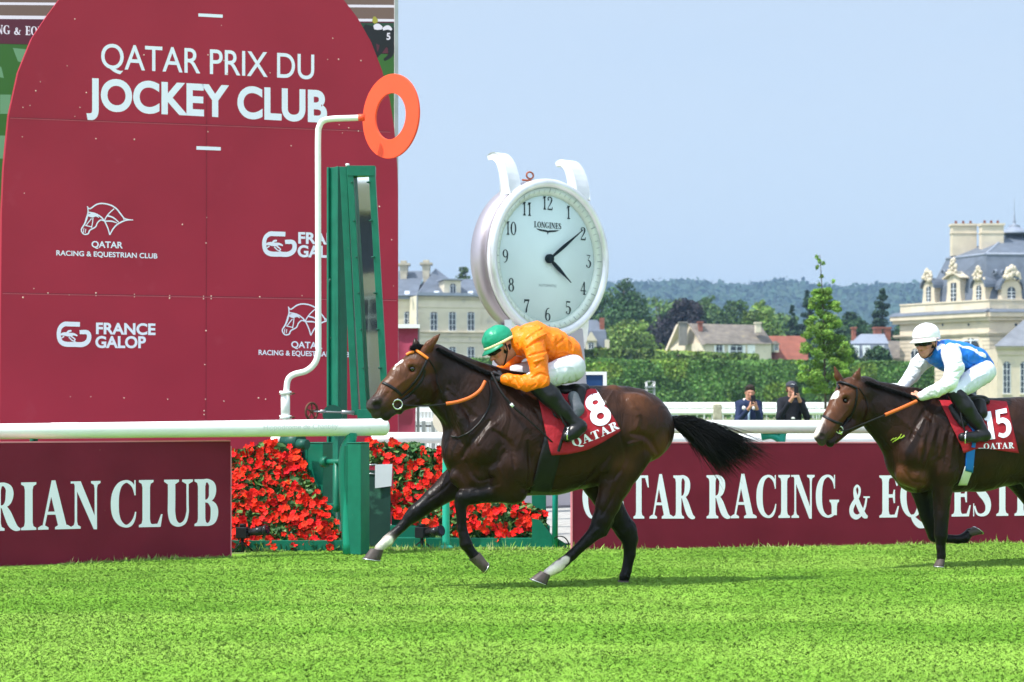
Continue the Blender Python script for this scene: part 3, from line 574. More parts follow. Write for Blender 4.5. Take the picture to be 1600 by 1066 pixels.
# ---------------------------------------------------------------- photo-finish mirror
D0 = 19.9; t = thing('finish_mirror', 'tall green steel frame holding a narrow leaning mirror beside the arch', 'mirror', (P(530, 0, D0).x, D0, 0))
def bar(pa, pb, w_, d_, D_): # rectangular bar between two pixel points
    a = P(*pa, D_); b = P(*pb, D_); s2 = w_/2*D_/FPX
    return [(a.x-s2, D_-d_/2, a.z), (a.x+s2, D_-d_/2, a.z), (a.x+s2, D_+d_/2, a.z), (a.x-s2, D_+d_/2, a.z)], [(b.x-s2, D_-d_/2, b.z), (b.x+s2, D_-d_/2, b.z), (b.x+s2, D_+d_/2, b.z), (b.x-s2, D_+d_/2, b.z)]
mb = MB(P(524.5, 0, 20.1)*0+Vector((P(528, 0, 20.1).x, 20.1, 0)), R(-35)); z1 = P(0, 262, 20.1).z
mb.box(-.075, .075, -.06, .06, 0, z1); mb.box(-.075, -.05, -.09, -.06, 0, z1); mb.box(.05, .075, -.09, -.06, 0, z1); mb.build('upright_post', M_green, t, bevel=.004)
mb = MB(); mb.hull(*bar((556, 649), (537, 262), 11, .16, D0)); mb.hull(*bar((569, 649), (547, 262), 10, .10, D0-.06)); mb.build('left_stile', M_green, t, bevel=.004)
mb = MB(); mb.hull(*bar((603, 649), (581, 262), 10, .10, D0-.06)); mb.build('right_stile', M_green, t, bevel=.004)
mb = MB(); mb.hull(*bar((565, 276), (565, 260), 44, .12, D0-.055)); mb.hull(*bar((583, 654), (583, 640), 48, .12, D0-.055)); mb.build('cross_rails', M_green, t, bevel=.004)
def q(x, y): p = P(x, y, D0-.05); return p
mb = MB(); A = [q(551, 274), q(577, 274), q(600, 646), q(573, 646)]
mb.hull([(A[3].x, D0-.025, A[3].z), (A[2].x, D0-.055, A[2].z), (A[2].x, D0-.035, A[2].z), (A[3].x, D0-.005, A[3].z)], [(A[0].x, D0-.025, A[0].z), (A[1].x, D0-.055, A[1].z), (A[1].x, D0-.035, A[1].z), (A[0].x, D0-.005, A[0].z)])
mb.build('mirror_pane', mat('mirror_glass', (.75, .77, .77), .03, 1.0, var=.05, scale=2, bump=.012, bscale=2), t)
mb = MB()
for k, y in enumerate((285, 345, 402, 458, 515, 575)):
    x = 575+(y-274)*.062; mb.ball(P(x, y, D0-.115), .012, 5); mb.ball(P(x-26, y, D0-.115), .010, 5); mb.tube([P(x-3, y, D0-.11), P(x+3, y, D0-.11)], .007, 6)
mb.build('clips', M_dkgreen, t)
mb = MB(); mb.tube(smoothpath([P(517, 440, 20.0), P(514, 442, 20.0), P(514, 525, 20.0), P(518, 527, 20.0)], 4), .006, 6); mb.build('handle', M_dkgreen, t)
mb = MB(); mb.lathe((P(505, 262, D0).x+.25, D0-.05, P(0, 261, D0).z), [(.02, 0), (.02, .025), (.005, .03)], 10); mb.build('top_cap', M_white, t)
# handwheel with its screw rod
mb = MB(); c = P(487, 643, 19.6); n = 24; A = Vector((.62, .78, 0)); B = Vector((0, 0, 1)); rr = .085
mb.tube([tuple(c+(A*math.cos(2*math.pi*k/n)+B*math.sin(2*math.pi*k/n))*rr) for k in range(n+1)], .012, 8, caps=False)
for k in range(5): a = 2*math.pi*k/5+.3; mb.tube([tuple(c), tuple(c+(A*math.cos(a)+B*math.sin(a))*rr)], .008, 6)
mb.ball(tuple(c), .022, 6)
tw = thing('handwheel', 'rusty spoked handwheel on a screw rod beside the mirror frame', 'handwheel', tuple(c)); mb.build('wheel', M_rust, tw)
mb = MB(); mb.tube([P(487, 643, 19.6), P(552, 645, 19.8)], .009, 8); mb.tube([P(500, 643, 19.64), P(508, 643, 19.66)], .018, 8); mb.tube([P(534, 644, 19.74), P(553, 645, 19.8)], .02, 8); mb.build('rod', M_grey, tw)
mb = MB(); mb.lathe(tuple(P(520, 648, 20.0)), [(.10, -.06), (.10, .06)], 20, (0, 1, 0)); mb.build('bracket_disc', M_dkgreen, tw)
# winch motor, timber posts
t = thing('winch', 'green winch motor with a white end cap above the left flower bed', 'winch', P(462, 860, 19.2))
mb = MB(); mb.tube([P(444, 690, 19.25), P(470, 692, 19.1)], .082, 20); mb.tube([P(466, 694, 18.95), P(480, 695, 18.9)], .05, 16); mb.build('motor', M_dkgreen, t)
mb = MB(); mb.tube([P(430, 688, 19.3), P(444, 690, 19.25)], .086, 20); mb.build('end_cap', M_white, t)
mb = MB(P(470, 0, 19.2)*0+Vector((P(468, 0, 19.2).x, 19.2, 0)), R(10)); mb.box(-.1, .1, -.08, .08, 0, P(0, 706, 19.2).z); mb.tube([(.04, -.1, .6), (.04, -.1, .95)], .02, 8); mb.build('stand', M_dkgreen, t, bevel=.005)
for px, w_, D_, lab in ((500.5, .175, 19.1, 'square green timber post left of the mirror stand, rising from red flowers'), (560, .15, GD(866), 'square green timber post right of the rail support, under the horse nose')):
    mb = MB((P(px, 0, D_).x, D_, 0), R(-28)); top = P(0, 693, D_).z; mb.box(-w_/2, w_/2, -w_/2, w_/2, 0, top); mb.box(-w_/2-.006, w_/2+.006, -w_/2-.006, w_/2+.006, top+.001, top+.012)
    t = thing('timber_post', lab, 'post', (P(px, 0, D_).x, D_, 0)); mb.build('post', M_green, t, bevel=.006)
    mb = MB((P(px, 0, D_).x, D_, 0), R(-28)); mb.box(-w_/2-.03, -w_/2-.003, -w_/2, w_/2, 0, top-.02); mb.build('side_plank', M_green, t, bevel=.004)
# dark stepped panel with pale patches, white plate
D_ = 19.15; t = thing('plate_stand', 'blank white plate clipped to a dark green panel left of the right flower bed', 'sign', (P(592, 0, D_).x, D_, 0))
mb = MB(); p0 = P(574, 735, D_); p1 = P(610, 735, D_); mb.box(p0.x, p1.x, D_, D_+.05, 0, p0.z); mb.build('dark_panel', mat('dark_panel', (.012, .045, .035), .6, var=.2, dirt=((.06, .2, .13), 5, .60)), t)
mb = MB(); a = P(586, 726, D_-.03); b = P(613, 763, D_-.03); mb.hull([(a.x, D_-.03, b.z-.0), (b.x-.01, D_-.02, b.z+.02), (b.x-.01, D_-.015, b.z+.02), (a.x, D_-.025, b.z)], [(a.x, D_-.03, a.z), (b.x, D_-.02, a.z+.005), (b.x, D_-.015, a.z+.005), (a.x, D_-.025, a.z)])
mb.build('white_plate', mat('plate', (.6, .6, .66), .5), t)
mb = MB(); mb.tube([P(573, 727, D_), P(588, 726, D_)], .008, 6); mb.tube([P(573, 740, D_), P(588, 741, D_)], .008, 6); mb.build('clips', M_grey, t)

# ---------------------------------------------------------------- red begonia beds
M_petal = mat('red_petals', (.80, .02, .015), .6, attr='Col', var=.15, scale=30, spec=.08); M_leaf = mat('begonia_leaves', (.06, .14, .03), .5, attr='Col', var=.2, scale=20)
def flower_bed(label, region, planter, nfl, nlf, seed):
    """region: function(px fraction) ; flowers lie on a slope from the front foot to the back top"""
    rs = np.random.default_rng(seed); t = thing('flower_planter', label, 'flower bed', planter[0])
    mb = MB(); (x0, x1, ya, yb, z0, z1) = planter[1]
    for k in range(planter[2]):
        a = k/planter[2]; yy = ya+(yb-ya)*a; zz = z1*(1+k*planter[3]); mb.box(x0+k*.004, x1-k*.05, yy, yy+(yb-ya)/planter[2]-.004, 0, zz)
    mb.build('planter_box', M_green if seed != 99 else M_dkgreen, t, bevel=.004)
    # leaves
    def surf(n):
        out = []
        while len(out) < n:
            x = rs.uniform(region['x0'], region['x1']); y = rs.uniform(region['y0'], region['y1'])
            if not region['f'](x, y): continue
            D_ = region['D'](x, y)+rs.normal(0, .03); out.append(P(x, y, D_))
        return np.array(out)
    p = surf(nlf); n = len(p); d = rs.normal(0, 1, (n, 3)); d[:, 1] = -abs(d[:, 1]); d[:, 2] += .3; d /= np.linalg.norm(d, axis=1)[:, None]
    a = np.cross(d, rs.normal(0, 1, (n, 3))); a /= np.linalg.norm(a, axis=1)[:, None]; b = np.cross(d, a); s_ = (.022+.018*rs.random(n))[:, None]; p = p+np.array([0, .030, -.01])
    V = []; angs = [0, 60, 120, 180, 240, 300]
    for k, an in enumerate(angs): V.append(p+(a*math.cos(R(an))*1.2+b*math.sin(R(an)))*s_+d*s_*(.25 if k % 2 else -.1))
    V = np.stack(V, 1); i = (np.arange(n)*6)[:, None]; F = np.concatenate([i+np.array([0, 1, 2]), i+np.array([0, 2, 3]), i+np.array([0, 3, 4]), i+np.array([0, 4, 5])])
    c = np.where(rs.random((n, 1)) < .35, [.10, .19, .04], [.035, .10, .025])*(.7+.6*rs.random((n, 1)))
    link('foliage', npmesh('foliage', V.reshape(-1, 3), F, col=np.repeat(c, 6, 0)), t, M_leaf)
    # blossoms: five to seven cupped petals each
    p = surf(nfl); n = len(p); VV = []; FF = []; CC = []; o = 0
    for q_ in p:
        nb = rs.integers(1, 4)
        for w_ in range(nb):
            c0 = q_+rs.normal(0, .022, 3)*[1, .6, 1]; d = Vector((rs.normal(0, .5), -1, rs.normal(.35, .4))).normalized(); a = d.orthogonal().normalized(); b = d.cross(a); r = rs.uniform(.024, .038); np_ = rs.integers(5, 8); ph = rs.random()*6
            colr = np.array([.88, .012, .008])*rs.uniform(.6, 1.08)+[0, rs.uniform(0, .03), rs.uniform(0, .015)]
            for k in range(np_):
                an = ph+k*6.283/np_; u = (a*math.cos(an)+b*math.sin(an)); v = (-a*math.sin(an)+b*math.cos(an)); c1 = Vector(c0); cup = rs.uniform(.1, .6)
                pts = [c1, c1+u*r*.5-v*r*.42+d*r*.25, c1+u*r-v*r*.35+d*r*cup, c1+u*r*1.12+d*r*cup*.9, c1+u*r+v*r*.35+d*r*cup, c1+u*r*.5+v*r*.42+d*r*.25]
                VV += [tuple(x) for x in pts]; FF += [(o, o+1, o+2), (o, o+2, o+3), (o, o+3, o+4), (o, o+4, o+5)]; CC += [tuple(colr*rs.uniform(.85, 1.1))]*6; o += 6
    link('blossoms', npmesh('blossoms', np.array(VV), np.array(FF), col=np.array(CC)), t, M_petal)
    return t
def fL(x, y):
    ul = 700+(x-358)*.0 if x < 425 else 690
    top = 702 if x < 385 else (688 if x < 432 else (694 if x < 470 else 694+(x-470)*2.2))
    top = 705-14*math.exp(-((x-425)/35)**2) if x < 460 else 700+(x-460)*1.9
    return y > top and y < 856 and not (x > 505 and y < 790)
DB = GD(862)
flower_bed('dense bank of red begonias beside the left board, a small black camera in front', dict(x0=352, x1=531, y0=680, y1=858, f=fL, D=lambda x, y: DB+.06+(858-y)/178*.75), ((P(445, 862, DB).x, DB+.3, 0), (P(352, 0, DB).x, P(535, 0, DB).x, DB+.05, DB+.6, 0, .10), 3, 1.6), 500, 6400, 21)
DB2 = GD(856)
def fR(x, y):
    if x < 655: top = 693; bot = 812 if x > 608 else 726+(x-580)*.2
    else: top = 700+(x-655)*.1; bot = 842
    if 574 < x < 618 and 722 < y < 768: return False
    if x < 605 and y > 728: return False
    if x > 735: top = 785-(x-735)*.05 if x < 800 else 780+(x-800)*.4
    if x < 640 and y > 770+(x-600)*1.5: return False
    return top < y < bot
flower_bed('red begonias behind the front legs of the leading horse, right of the green posts', dict(x0=578, x1=852, y0=690, y1=848, f=fR, D=lambda x, y: DB2+.08+(848-y)/178*.75), ((P(720, 857, DB2).x, DB2+.3, 0), (P(607, 0, DB2).x, P(868, 0, DB2).x, DB2+.04, DB2+.5, 0, .09), 3, 1.2), 360, 5200, 22)
t = thing('timber_post', 'dark green timber post at the right end of the right flower bed', 'post', (P(842, 0, 19.3).x, 19.3, 0))
mb = MB((P(842, 0, 19.3).x, 19.3, 0), 0); mb.box(-.07, .07, -.07, .07, 0, .62); mb.build('post', M_green, t, bevel=.006)
mb = MB((P(842, 0, 19.3).x, 19.3, 0), 0); mb.lathe((0, 0, .621), [(.075, 0), (.075, .012), (.02, .03)], 4); mb.build('cap', M_green, t)
# remote cameras on the turf
def remote(px, py, D_, ang, lab):
    t = thing('remote_camera', lab, 'camera', (P(px, 0, D_).x, D_, 0)); z = P(px, py, D_).z
    mb = MB((P(px, 0, D_).x, D_, z), ang); mb.box(-.09, .02, -.05, .05, -.055, .05); mb.box(-.06, -.01, -.03, .03, .05, .08); mb.build('camera_body', M_dark, t, bevel=.008)
    mb = MB((P(px, 0, D_).x, D_, z), ang); mb.tube([(.02, 0, 0), (.09, 0, .01), (.10, 0, .01), (.17, 0, .02)], [.034, .036, .042, .042], 16); mb.tube([(.17, 0, .02), (.21, 0, .027)], [.046, .054], 16); mb.build('lens', mat('lens_black', (.02, .02, .022), .25), t)
    mb = MB((P(px, 0, D_).x, D_, z), ang); mb.tube([(.212, 0, .027), (.214, 0, .0275)], [.04, .04], 16); mb.build('front_glass', mat('lens_glass', (.02, .02, .04), .05), t)
    mb = MB((P(px, 0, D_).x, D_, 0), ang); mb.tube([(-.04, 0, 0), (-.04, 0, z-.055)], .015, 8); mb.tube([(-.12, -.05, .0), (-.04, 0, z-.08), (.05, .05, 0)], .008, 6); mb.build('stand', M_dark, t)
remote(385, 832, DB-.08, R(-15), 'black camera with a long lens lying before the left flower bed')
remote(664, 832, DB2-.1, R(-40), 'black camera under the galloping front legs, before the right flower bed')
# ---------------------------------------------------------------- horses
M_coat = mat('horse_coat', (.06, .03, .02), .38, attr='Col', var=.34, scale=6, bump=.42, bscale=8, spec=.16, coat=.03)
_n = M_coat.node_tree.nodes; _l = M_coat.node_tree.links.new; _b = _n['Principled BSDF']; _o = _b.inputs['Normal'].links[0].from_socket
_t = _n.new('ShaderNodeTexCoord'); _m = _n.new('ShaderNodeMapping'); _m.inputs['Scale'].default_value = (1.6, 1, .9); _m.inputs['Rotation'].default_value = (0, R(35), 0)
_v = _n.new('ShaderNodeTexNoise'); _v.inputs['Scale'].default_value = 5.5; _v.inputs['Detail'].default_value = 3; _v.inputs['Distortion'].default_value = 1.6
_p = _n.new('ShaderNodeBump'); _p.inputs['Strength'].default_value = .55; _p.inputs['Distance'].default_value = .03
_l(_t.outputs['Object'], _m.inputs[0]); _l(_m.outputs[0], _v.inputs[0]); _l(_v.outputs[0], _p.inputs['Height']); _l(_o, _p.inputs['Normal']); _l(_p.outputs[0], _b.inputs['Normal'])
M_hair = mat('black_hair', (.005, .0045, .0045), .5, var=.3, scale=12, spec=.15)
M_leather = mat('black_leather', (.008, .0075, .008), .4, spec=.25, var=.2, scale=25, bump=.1, bscale=60)
M_orange = mat('orange_rubber', (.62, .13, .025), .55, var=.1, scale=30)
M_steel = mat('bit_steel', (.75, .75, .75), .2, 1.0)
M_cloth = mat('number_cloth', (.34, .020, .030), .6, var=.12, scale=8, bump=.5, bscale=22, spec=.1)
M_hoof = mat('hoof', (.075, .058, .052), .5, var=.3, scale=18)
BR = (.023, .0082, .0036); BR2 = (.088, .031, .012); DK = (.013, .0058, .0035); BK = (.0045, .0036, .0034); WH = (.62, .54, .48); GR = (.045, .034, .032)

def bvh_of(Vw, F): return BVHTree.FromPolygons([tuple(v) for v in Vw], [tuple(int(i) for i in f) for f in F])
CAMP = Vector((0, 0, CH))
def cast(bvh, px, py, off=0.0):
    d = Vector(((px-800)/FPX, 1, (HY-py)/FPX)).normalized(); h, nrm, i, dist = bvh.ray_cast(CAMP, d)
    if h is None:
        # just beside the silhouette: nearest point to the ray
        for D in (14.6, 15.0, 15.5, 16.4, 17.0):
            q = CAMP+d*(D/d.y); r = bvh.find_nearest(q)
            if r[0] is not None and (h is None or (r[0]-q).length < bd): h, nrm, bd = r[0], r[1], (r[0]-q).length
    if nrm.y > .3: nrm = -nrm
    return h+nrm*off, nrm
def strap(bvh, pts, wid, name, m, parent, off=.004, n=8, thick=.004, tubular=False):
    sp = smoothpath([(x, y, 0) for x, y in pts], n); C = []; N = []
    for p in sp: h, nn = cast(bvh, p.x, p.y, off); C.append(h); N.append(nn)
    C = [(C[max(i-1, 0)]+C[i]*2+C[min(i+1, len(C)-1)])/4 for i in range(len(C))]
    mb = MB()
    if tubular: mb.tube(C, wid, 8)
    else:
        pts3 = []; m_ = len(C)
        for i, c in enumerate(C):
            t = (C[min(i+1, m_-1)]-C[max(i-1, 0)]).normalized(); s_ = t.cross(N[i]).normalized()*wid; nn = N[i]*thick
            pts3 += [c+s_, c+s_*.8+nn, c-s_*.8+nn, c-s_]
        mb.add([tuple(p) for p in pts3], [(i*4+k, i*4+(k+1) % 4, (i+1)*4+(k+1) % 4, (i+1)*4+k) for i in range(m_-1) for k in range(4)]+[(0, 1, 2, 3), tuple((m_-1)*4+k for k in (3, 2, 1, 0))], True)
    return mb.build(name, m, parent)
def polyline(pts, t):
    L_ = [0]
    for a, b in zip(pts[:-1], pts[1:]): L_.append(L_[-1]+math.hypot(b[0]-a[0], b[1]-a[1]))
    s_ = t*L_[-1]
    for i in range(len(pts)-1):
        if s_ <= L_[i+1]+1e-9:
            k = (s_-L_[i])/max(L_[i+1]-L_[i], 1e-9); return (pts[i][0]+(pts[i+1][0]-pts[i][0])*k, pts[i][1]+(pts[i+1][1]-pts[i][1])*k)
    return pts[-1]
def sheet_on(Fm, bvh, top, bot, name, m, parent, off=.012, nu=30, nv=26, wav=.006, seed=0, both=True, crown=True, hem=0.0):
    """cloth laid over the body: near side cast from the photo outline, far side mirrored, joined over the spine"""
    G = []
    for i in range(nu+1):
        a = polyline(top, i/nu); b = polyline(bot, i/nu); row = []
        for j in range(nv+1):
            v = j/nv; h, nn = cast(bvh, a[0]+(b[0]-a[0])*v, a[1]+(b[1]-a[1])*v, off); p = h-Vector((Fm.O.x, Fm.O.y, 0))
            l = np.array((p.x*Fm.c+p.y*Fm.s, -p.x*Fm.s+p.y*Fm.c, p.z)); row.append(l)
        G.append(row)
    G = np.array(G)
    for it in range(2): G[:, 1:-1] = (G[:, :-2]+2*G[:, 1:-1]+G[:, 2:])/4; G[1:-1] = (G[:-2]+2*G[1:-1]+G[2:])/4
    nz_ = lattice_noise(G, 11, seed)*wav+lattice_noise(G, 26, seed+1)*wav*.5
    vv = np.linspace(0, 1, nv+1)[None, :]; G[..., 1] -= np.abs(nz_)*(.3+vv)+hem*vv**2
    near = G; far = G.copy(); far[..., 1] *= -1
    crn = G[:, :1].copy(); crn[..., 1] = 0; crn[..., 2] = np.maximum(crn[..., 2]+.012, crn[..., 2])
    A = np.concatenate([near[:, ::-1], crn, far], 1) if both else near[:, ::-1]
    K = A.shape[1]; V = Fm.world(A.reshape(-1, 3)); i = np.arange(nu)[:, None]*K+np.arange(K-1)[None, :]; i = i.ravel()
    F = np.stack([i, i+1, i+K+1, i+K], 1); me = npmesh(name, V, F, True); o = link(name, me, parent, m)
    s_ = o.modifiers.new('thick', 'SOLIDIFY'); s_.thickness = .004; s_.offset = 0
    return o, bvh_of(V, F)
def decal(bvh, tm, cx, cy, w_, h_, ang, name, m, parent, off=.006, arc=0.0):
    v, f, z = tm; x0, x1 = v[:, 0].min(), v[:, 0].max(); y0, y1 = v[:, 1].min(), v[:, 1].max(); out = []; ca, sa = math.cos(ang), math.sin(ang)
    n0 = sum((cast(bvh, cx+i*w_*.3, cy+j*h_*.3)[1] for i in (-1, 0, 1) for j in (-1, 0, 1)), Vector((0, 0, 0))).normalized()
    for k, (a, b) in enumerate(v):
        X = ((a-x0)/(x1-x0)-.5)*w_; Y = -((b-y0)/(y1-y0)-.5)*h_ + arc*(X/w_*2)**2
        out.append(tuple(cast(bvh, cx+X*ca-Y*sa, cy+X*sa+Y*ca)[0]+n0*(off+z[k]*.0001)))
    me = bpy.data.meshes.new(name); me.from_pydata(out, [], f); me.update(); return link(name, me, parent, m)
BG = {'8': strk([(.30+.19*math.sin(a), .73+.17*math.cos(a), .2) for a in [i*.5236 for i in range(13)]], 3)+strk([(.30+.21*math.sin(a), .29+.20*math.cos(a), .2) for a in [i*.5236 for i in range(13)]], 3),
      '1': strk([(.06, .72, .1), (.2, .86, .14), (.26, .94, .12)], 3)+strk([(.24, 1, .22), (.24, .5, .22), (.24, 0, .22)], 4),
      '5': strk([(.58, .93, .16), (.2, .93, .16)], 3)+strk([(.2, 1, .16), (.17, .55, .16)], 4)+strk([(.12, .55, .12), (.34, .62, .18), (.53, .50, .2), (.55, .28, .21), (.45, .12, .18), (.28, .07, .16), (.1, .14, .14)], 4)}
def bigtext(s_):
    v = []; f = []; z = []; x = 0; k = 0
    for ch in s_:
        for pl in BG[ch]: n = len(v); v += [(x+a, b) for a, b in pl]; f.append(tuple(range(n, n+4))); z.append(k % 20); z += [k % 20]*3; k += 1
        x += .42 if ch == '1' else .72
    return np.array(v), f, z
def hair_between(Fm, P0, P1, P2, r0, seg=8, jit=.01, seed=0):
    """bezier hairs: arrays of world control points"""
    rs = np.random.default_rng(seed); n = len(P0); P1 = P1+rs.normal(0, jit, P1.shape); V = []
    for i in range(seg+1):
        t = i/seg; p = P0*(1-t)**2+2*P1*t*(1-t)+P2*t*t; d = 2*(P1-P0)*(1-t)+2*(P2-P1)*t; d /= np.linalg.norm(d, axis=1)[:, None]+1e-9
        a = np.cross(d, [0, .3, 1]); a /= np.linalg.norm(a, axis=1)[:, None]+1e-9; b = np.cross(d, a); r = r0*(1-t)**.6+.0004
        for k in range(3): V.append(p+(a*math.cos(k*2.094)+b*math.sin(k*2.094))*r)
    V = np.stack(V, 1).reshape(-1, 3); base = (np.arange(n)*(3*(seg+1)))[:, None]; F = []
    for i in range(seg):
        for k in range(3): F.append(base+np.array([i*3+k, i*3+(k+1) % 3, (i+1)*3+(k+1) % 3, (i+1)*3+k]))
    return V, np.concatenate(F)
def wp(Fm, px, py, l): return Fm.world(np.array(Fm.loc(px, py, l)))

def body_chains(Fm, X=lambda x, y: (x, y), S=1.0, front=True):
    """trunk and hindquarters of horse one; X remaps pixels for horse two"""
    def ch(pts, bl, **k): return Fm.chain([(*X(p[0], p[1]), p[2], p[3]*S, *p[4:]) for p in pts], bl, **k)
    q = []
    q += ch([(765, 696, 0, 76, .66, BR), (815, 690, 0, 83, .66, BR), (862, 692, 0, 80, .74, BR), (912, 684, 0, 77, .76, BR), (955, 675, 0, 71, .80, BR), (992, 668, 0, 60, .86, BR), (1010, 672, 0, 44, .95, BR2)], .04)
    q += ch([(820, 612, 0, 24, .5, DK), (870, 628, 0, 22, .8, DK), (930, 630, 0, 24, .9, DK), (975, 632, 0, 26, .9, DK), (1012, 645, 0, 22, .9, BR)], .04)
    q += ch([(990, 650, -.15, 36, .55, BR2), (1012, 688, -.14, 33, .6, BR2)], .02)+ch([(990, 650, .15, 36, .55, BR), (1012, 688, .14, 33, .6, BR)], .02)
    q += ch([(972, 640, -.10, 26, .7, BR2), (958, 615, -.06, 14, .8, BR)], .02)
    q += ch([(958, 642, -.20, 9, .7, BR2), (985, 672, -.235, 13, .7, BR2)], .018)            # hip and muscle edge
    return q
HC = {}
def horse_one():
    Fm = Frame(870, 15.0, R(15)); ch = Fm.chain; q = body_chains(Fm)
    # neck
    q += ch([(800, 668, 0, 74, .56, BR), (752, 636, 0, 66, .50, DK), (712, 606, 0, 50, .46, DK), (681, 578, 0, 36, .52, DK)], .05)
    q += ch([(820, 604, 0, 22, .5, DK), (765, 590, 0, 15, .6, DK), (720, 572, 0, 13, .6, DK), (684, 553, 0, 13, .7, DK)], .03)
    q += ch([(742, 712, 0, 48, .80, BR), (724, 708, -.05, 30, .8, BR)], .04)
    q += ch([(735, 730, -.07, 26, .8, BR), (745, 745, -.10, 25, .8, BR)], .03)+ch([(735, 730, .07, 28, .8, BR), (745, 745, .10, 26, .8, BR)], .02)
    q += ch([(692, 632, -.045, 16, .7, DK), (735, 675, -.10, 20, .7, DK), (756, 705, -.155, 22, .6, BR)], .02)  # neck strap muscle
    q += ch([(818, 632, -.13, 17, .6, BR), (790, 670, -.19, 20, .5, BR), (757, 704, -.20, 23, .6, BR)], .018)    # shoulder blade
    q += ch([(815, 680, -.20, 24, .5, BR), (805, 730, -.21, 32, .5, BR), (790, 752, -.17, 26, .7, BR)], .018)       # triceps
    q += ch([(815, 700, .20, 30, .5, BR), (800, 745, .19, 30, .6, BR)], .02)
    q += ch([(700, 618, -.10, 7, .7, DK), (722, 655, -.15, 9, .7, DK), (738, 690, -.185, 10, .7, BR)], .014)
    q += ch([(776, 735, -.215, 13, .6, BR), (790, 757, -.205, 12, .7, BR)], .012)+ch([(822, 655, -.205, 10, .6, BR), (838, 700, -.225, 14, .5, BR), (826, 748, -.20, 14, .6, BR)], .02)
    q += ch([(716, 745, -.09, 14, .8, BR), (730, 758, -.11, 13, .8, BR)], .02)
    q += ch([(955, 700, -.235, 12, .6, BR), (942, 728, -.215, 12, .6, BR)], .016)+ch([(1002, 712, -.19, 17, .6, BR), (985, 742, -.175, 14, .7, BR)], .016)
    for k in range(6): x = 862+k*13; q += ch([(x+4, 655, -.262+k*.002, 3.2, .8, BR), (x, 700, -.283+k*.003, 3.5, .8, BR), (x-8, 738, -.235+k*.002, 3, .8, BR)], .02)
    # head, turned a little to the camera
    q += ch([(674, 566, -.01, 28, .7, DK), (657, 573, -.03, 26, .86, BR)], .03)
    q += ch([(666, 601, -.03, 30, .62, BR), (661, 603, -.05, 28, .70, BR)], .02)
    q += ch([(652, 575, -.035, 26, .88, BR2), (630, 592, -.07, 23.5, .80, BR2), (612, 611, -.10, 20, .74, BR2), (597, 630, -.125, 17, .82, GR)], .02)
    q += ch([(668, 616, -.035, 16, .8, BR), (645, 625, -.07, 12, .9, BR), (622, 634, -.10, 10, .9, GR), (604, 647, -.125, 8, 1.1, GR)], .014)
    q += ch([(592, 631, -.13, 15, .9, GR), (585, 634, -.14, 12.5, 1.0, GR)], .015)+Fm.dot(588, 647, -.14, 8, 1.2, .012, col=GR)+Fm.dot(603, 650, -.125, 8, 1.1, .012, col=BK)+Fm.dot(624, 642, -.09, 6, 1, .01, col=BK)
    q += ch([(650, 570, -.115, 8, 1, BR2), (641, 570, -.125, 7, 1, BR2)], .012)                    # brow over the eye
    q += ch([(646, 588, -.13, 6, .8, BR2), (622, 606, -.15, 4.5, .8, BR2)], .012)                   # cheek ridge
    q += Fm.dot(644, 577, -.155, 5.5, 1, .010, sub=True)+Fm.dot(589, 633, -.205, 6.5, .8, .008, sub=True, )
    q += ch([(584, 627, -.185, 4, .8, GR), (592, 625, -.19, 4, .8, GR)], .008)
    # ears
    q += ch([(663, 551, -.075, 8, .9, BR2), (671, 540, -.09, 7.5, .8, BR2), (680, 530, -.10, 5, .7, BR2), (687.5, 521.5, -.10, 1.5, .7, BK)], .008)
    q += ch([(673, 536, -.135, 3, .8, BK), (681, 528, -.135, 1.5, .8, BK)], .004, sub=True)
    q += ch([(652, 548, .04, 7, .9, BR), (650, 538, .055, 6, .8, BR), (648, 529, .06, 2, .7, BR)], .008)
    # near fore, folded
    q += ch([(806, 740, -.15, 30, .62, BR), (803, 766, -.14, 21, .8, DK), (772, 768, -.13, 17, .9, BK), (742, 774, -.13, 13.5, .95, BK), (724, 778, -.13, 12.5, 1, BK)], .02)
    q += ch([(724, 778, -.13, 12, 1, BK), (720, 790, -.13, 9, .9, BK), (722, 826, -.13, 7.2, .9, BK), (728, 850, -.13, 9.5, 1, BK), (737, 864, -.13, 7.5, 1, BK), (744, 872, -.13, 9, 1, BK)], .012)
    # far fore, reaching
    q += ch([(735, 735, .13, 30, .7, BR), (708, 757, .13, 23, .8, DK), (677, 780, .12, 16, .9, BK), (650, 801, .12, 12.5, 1, BK), (642, 808, .12, 11, 1, BK)], .02)
    q += ch([(642, 808, .12, 10, 1, BK), (628, 823, .12, 7.6, .95, BK), (612, 838, .12, 7.6, .95, BK), (606, 845, .12, 9, 1, WH), (592, 857, .12, 7, 1, WH)], .012)
    # near hind
    q += ch([(985, 668, -.12, 50, .62, BR2), (968, 716, -.13, 38, .62, BR), (962, 752, -.13, 26, .75, BR), (950, 788, -.13, 18.5, .8, DK), (941, 812, -.13, 15, .85, BK), (934, 828, -.13, 14, .85, BK)], .03)
    q += ch([(955, 785, -.13, 7, .8, DK), (953, 815, -.13, 6, .8, BK), (944, 833, -.13, 6, .8, BK)], .012)  # hock tendon
    q += ch([(934, 828, -.13, 13, .85, BK), (918, 844, -.13, 9.5, .9, BK), (893, 868, -.13, 8, .95, BK), (880, 879, -.13, 8.5, 1, BK), (871, 886, -.13, 9, 1, WH), (855, 896, -.13, 7, 1, WH)], .012)
    # far hind, on the ground
    q += ch([(960, 700, .12, 44, .62, BR), (936, 752, .13, 28, .7, DK), (958, 800, .13, 19, .8, BK), (978, 828, .13, 16.5, .8, BK), (984, 842, .13, 14, .85, BK)], .03)
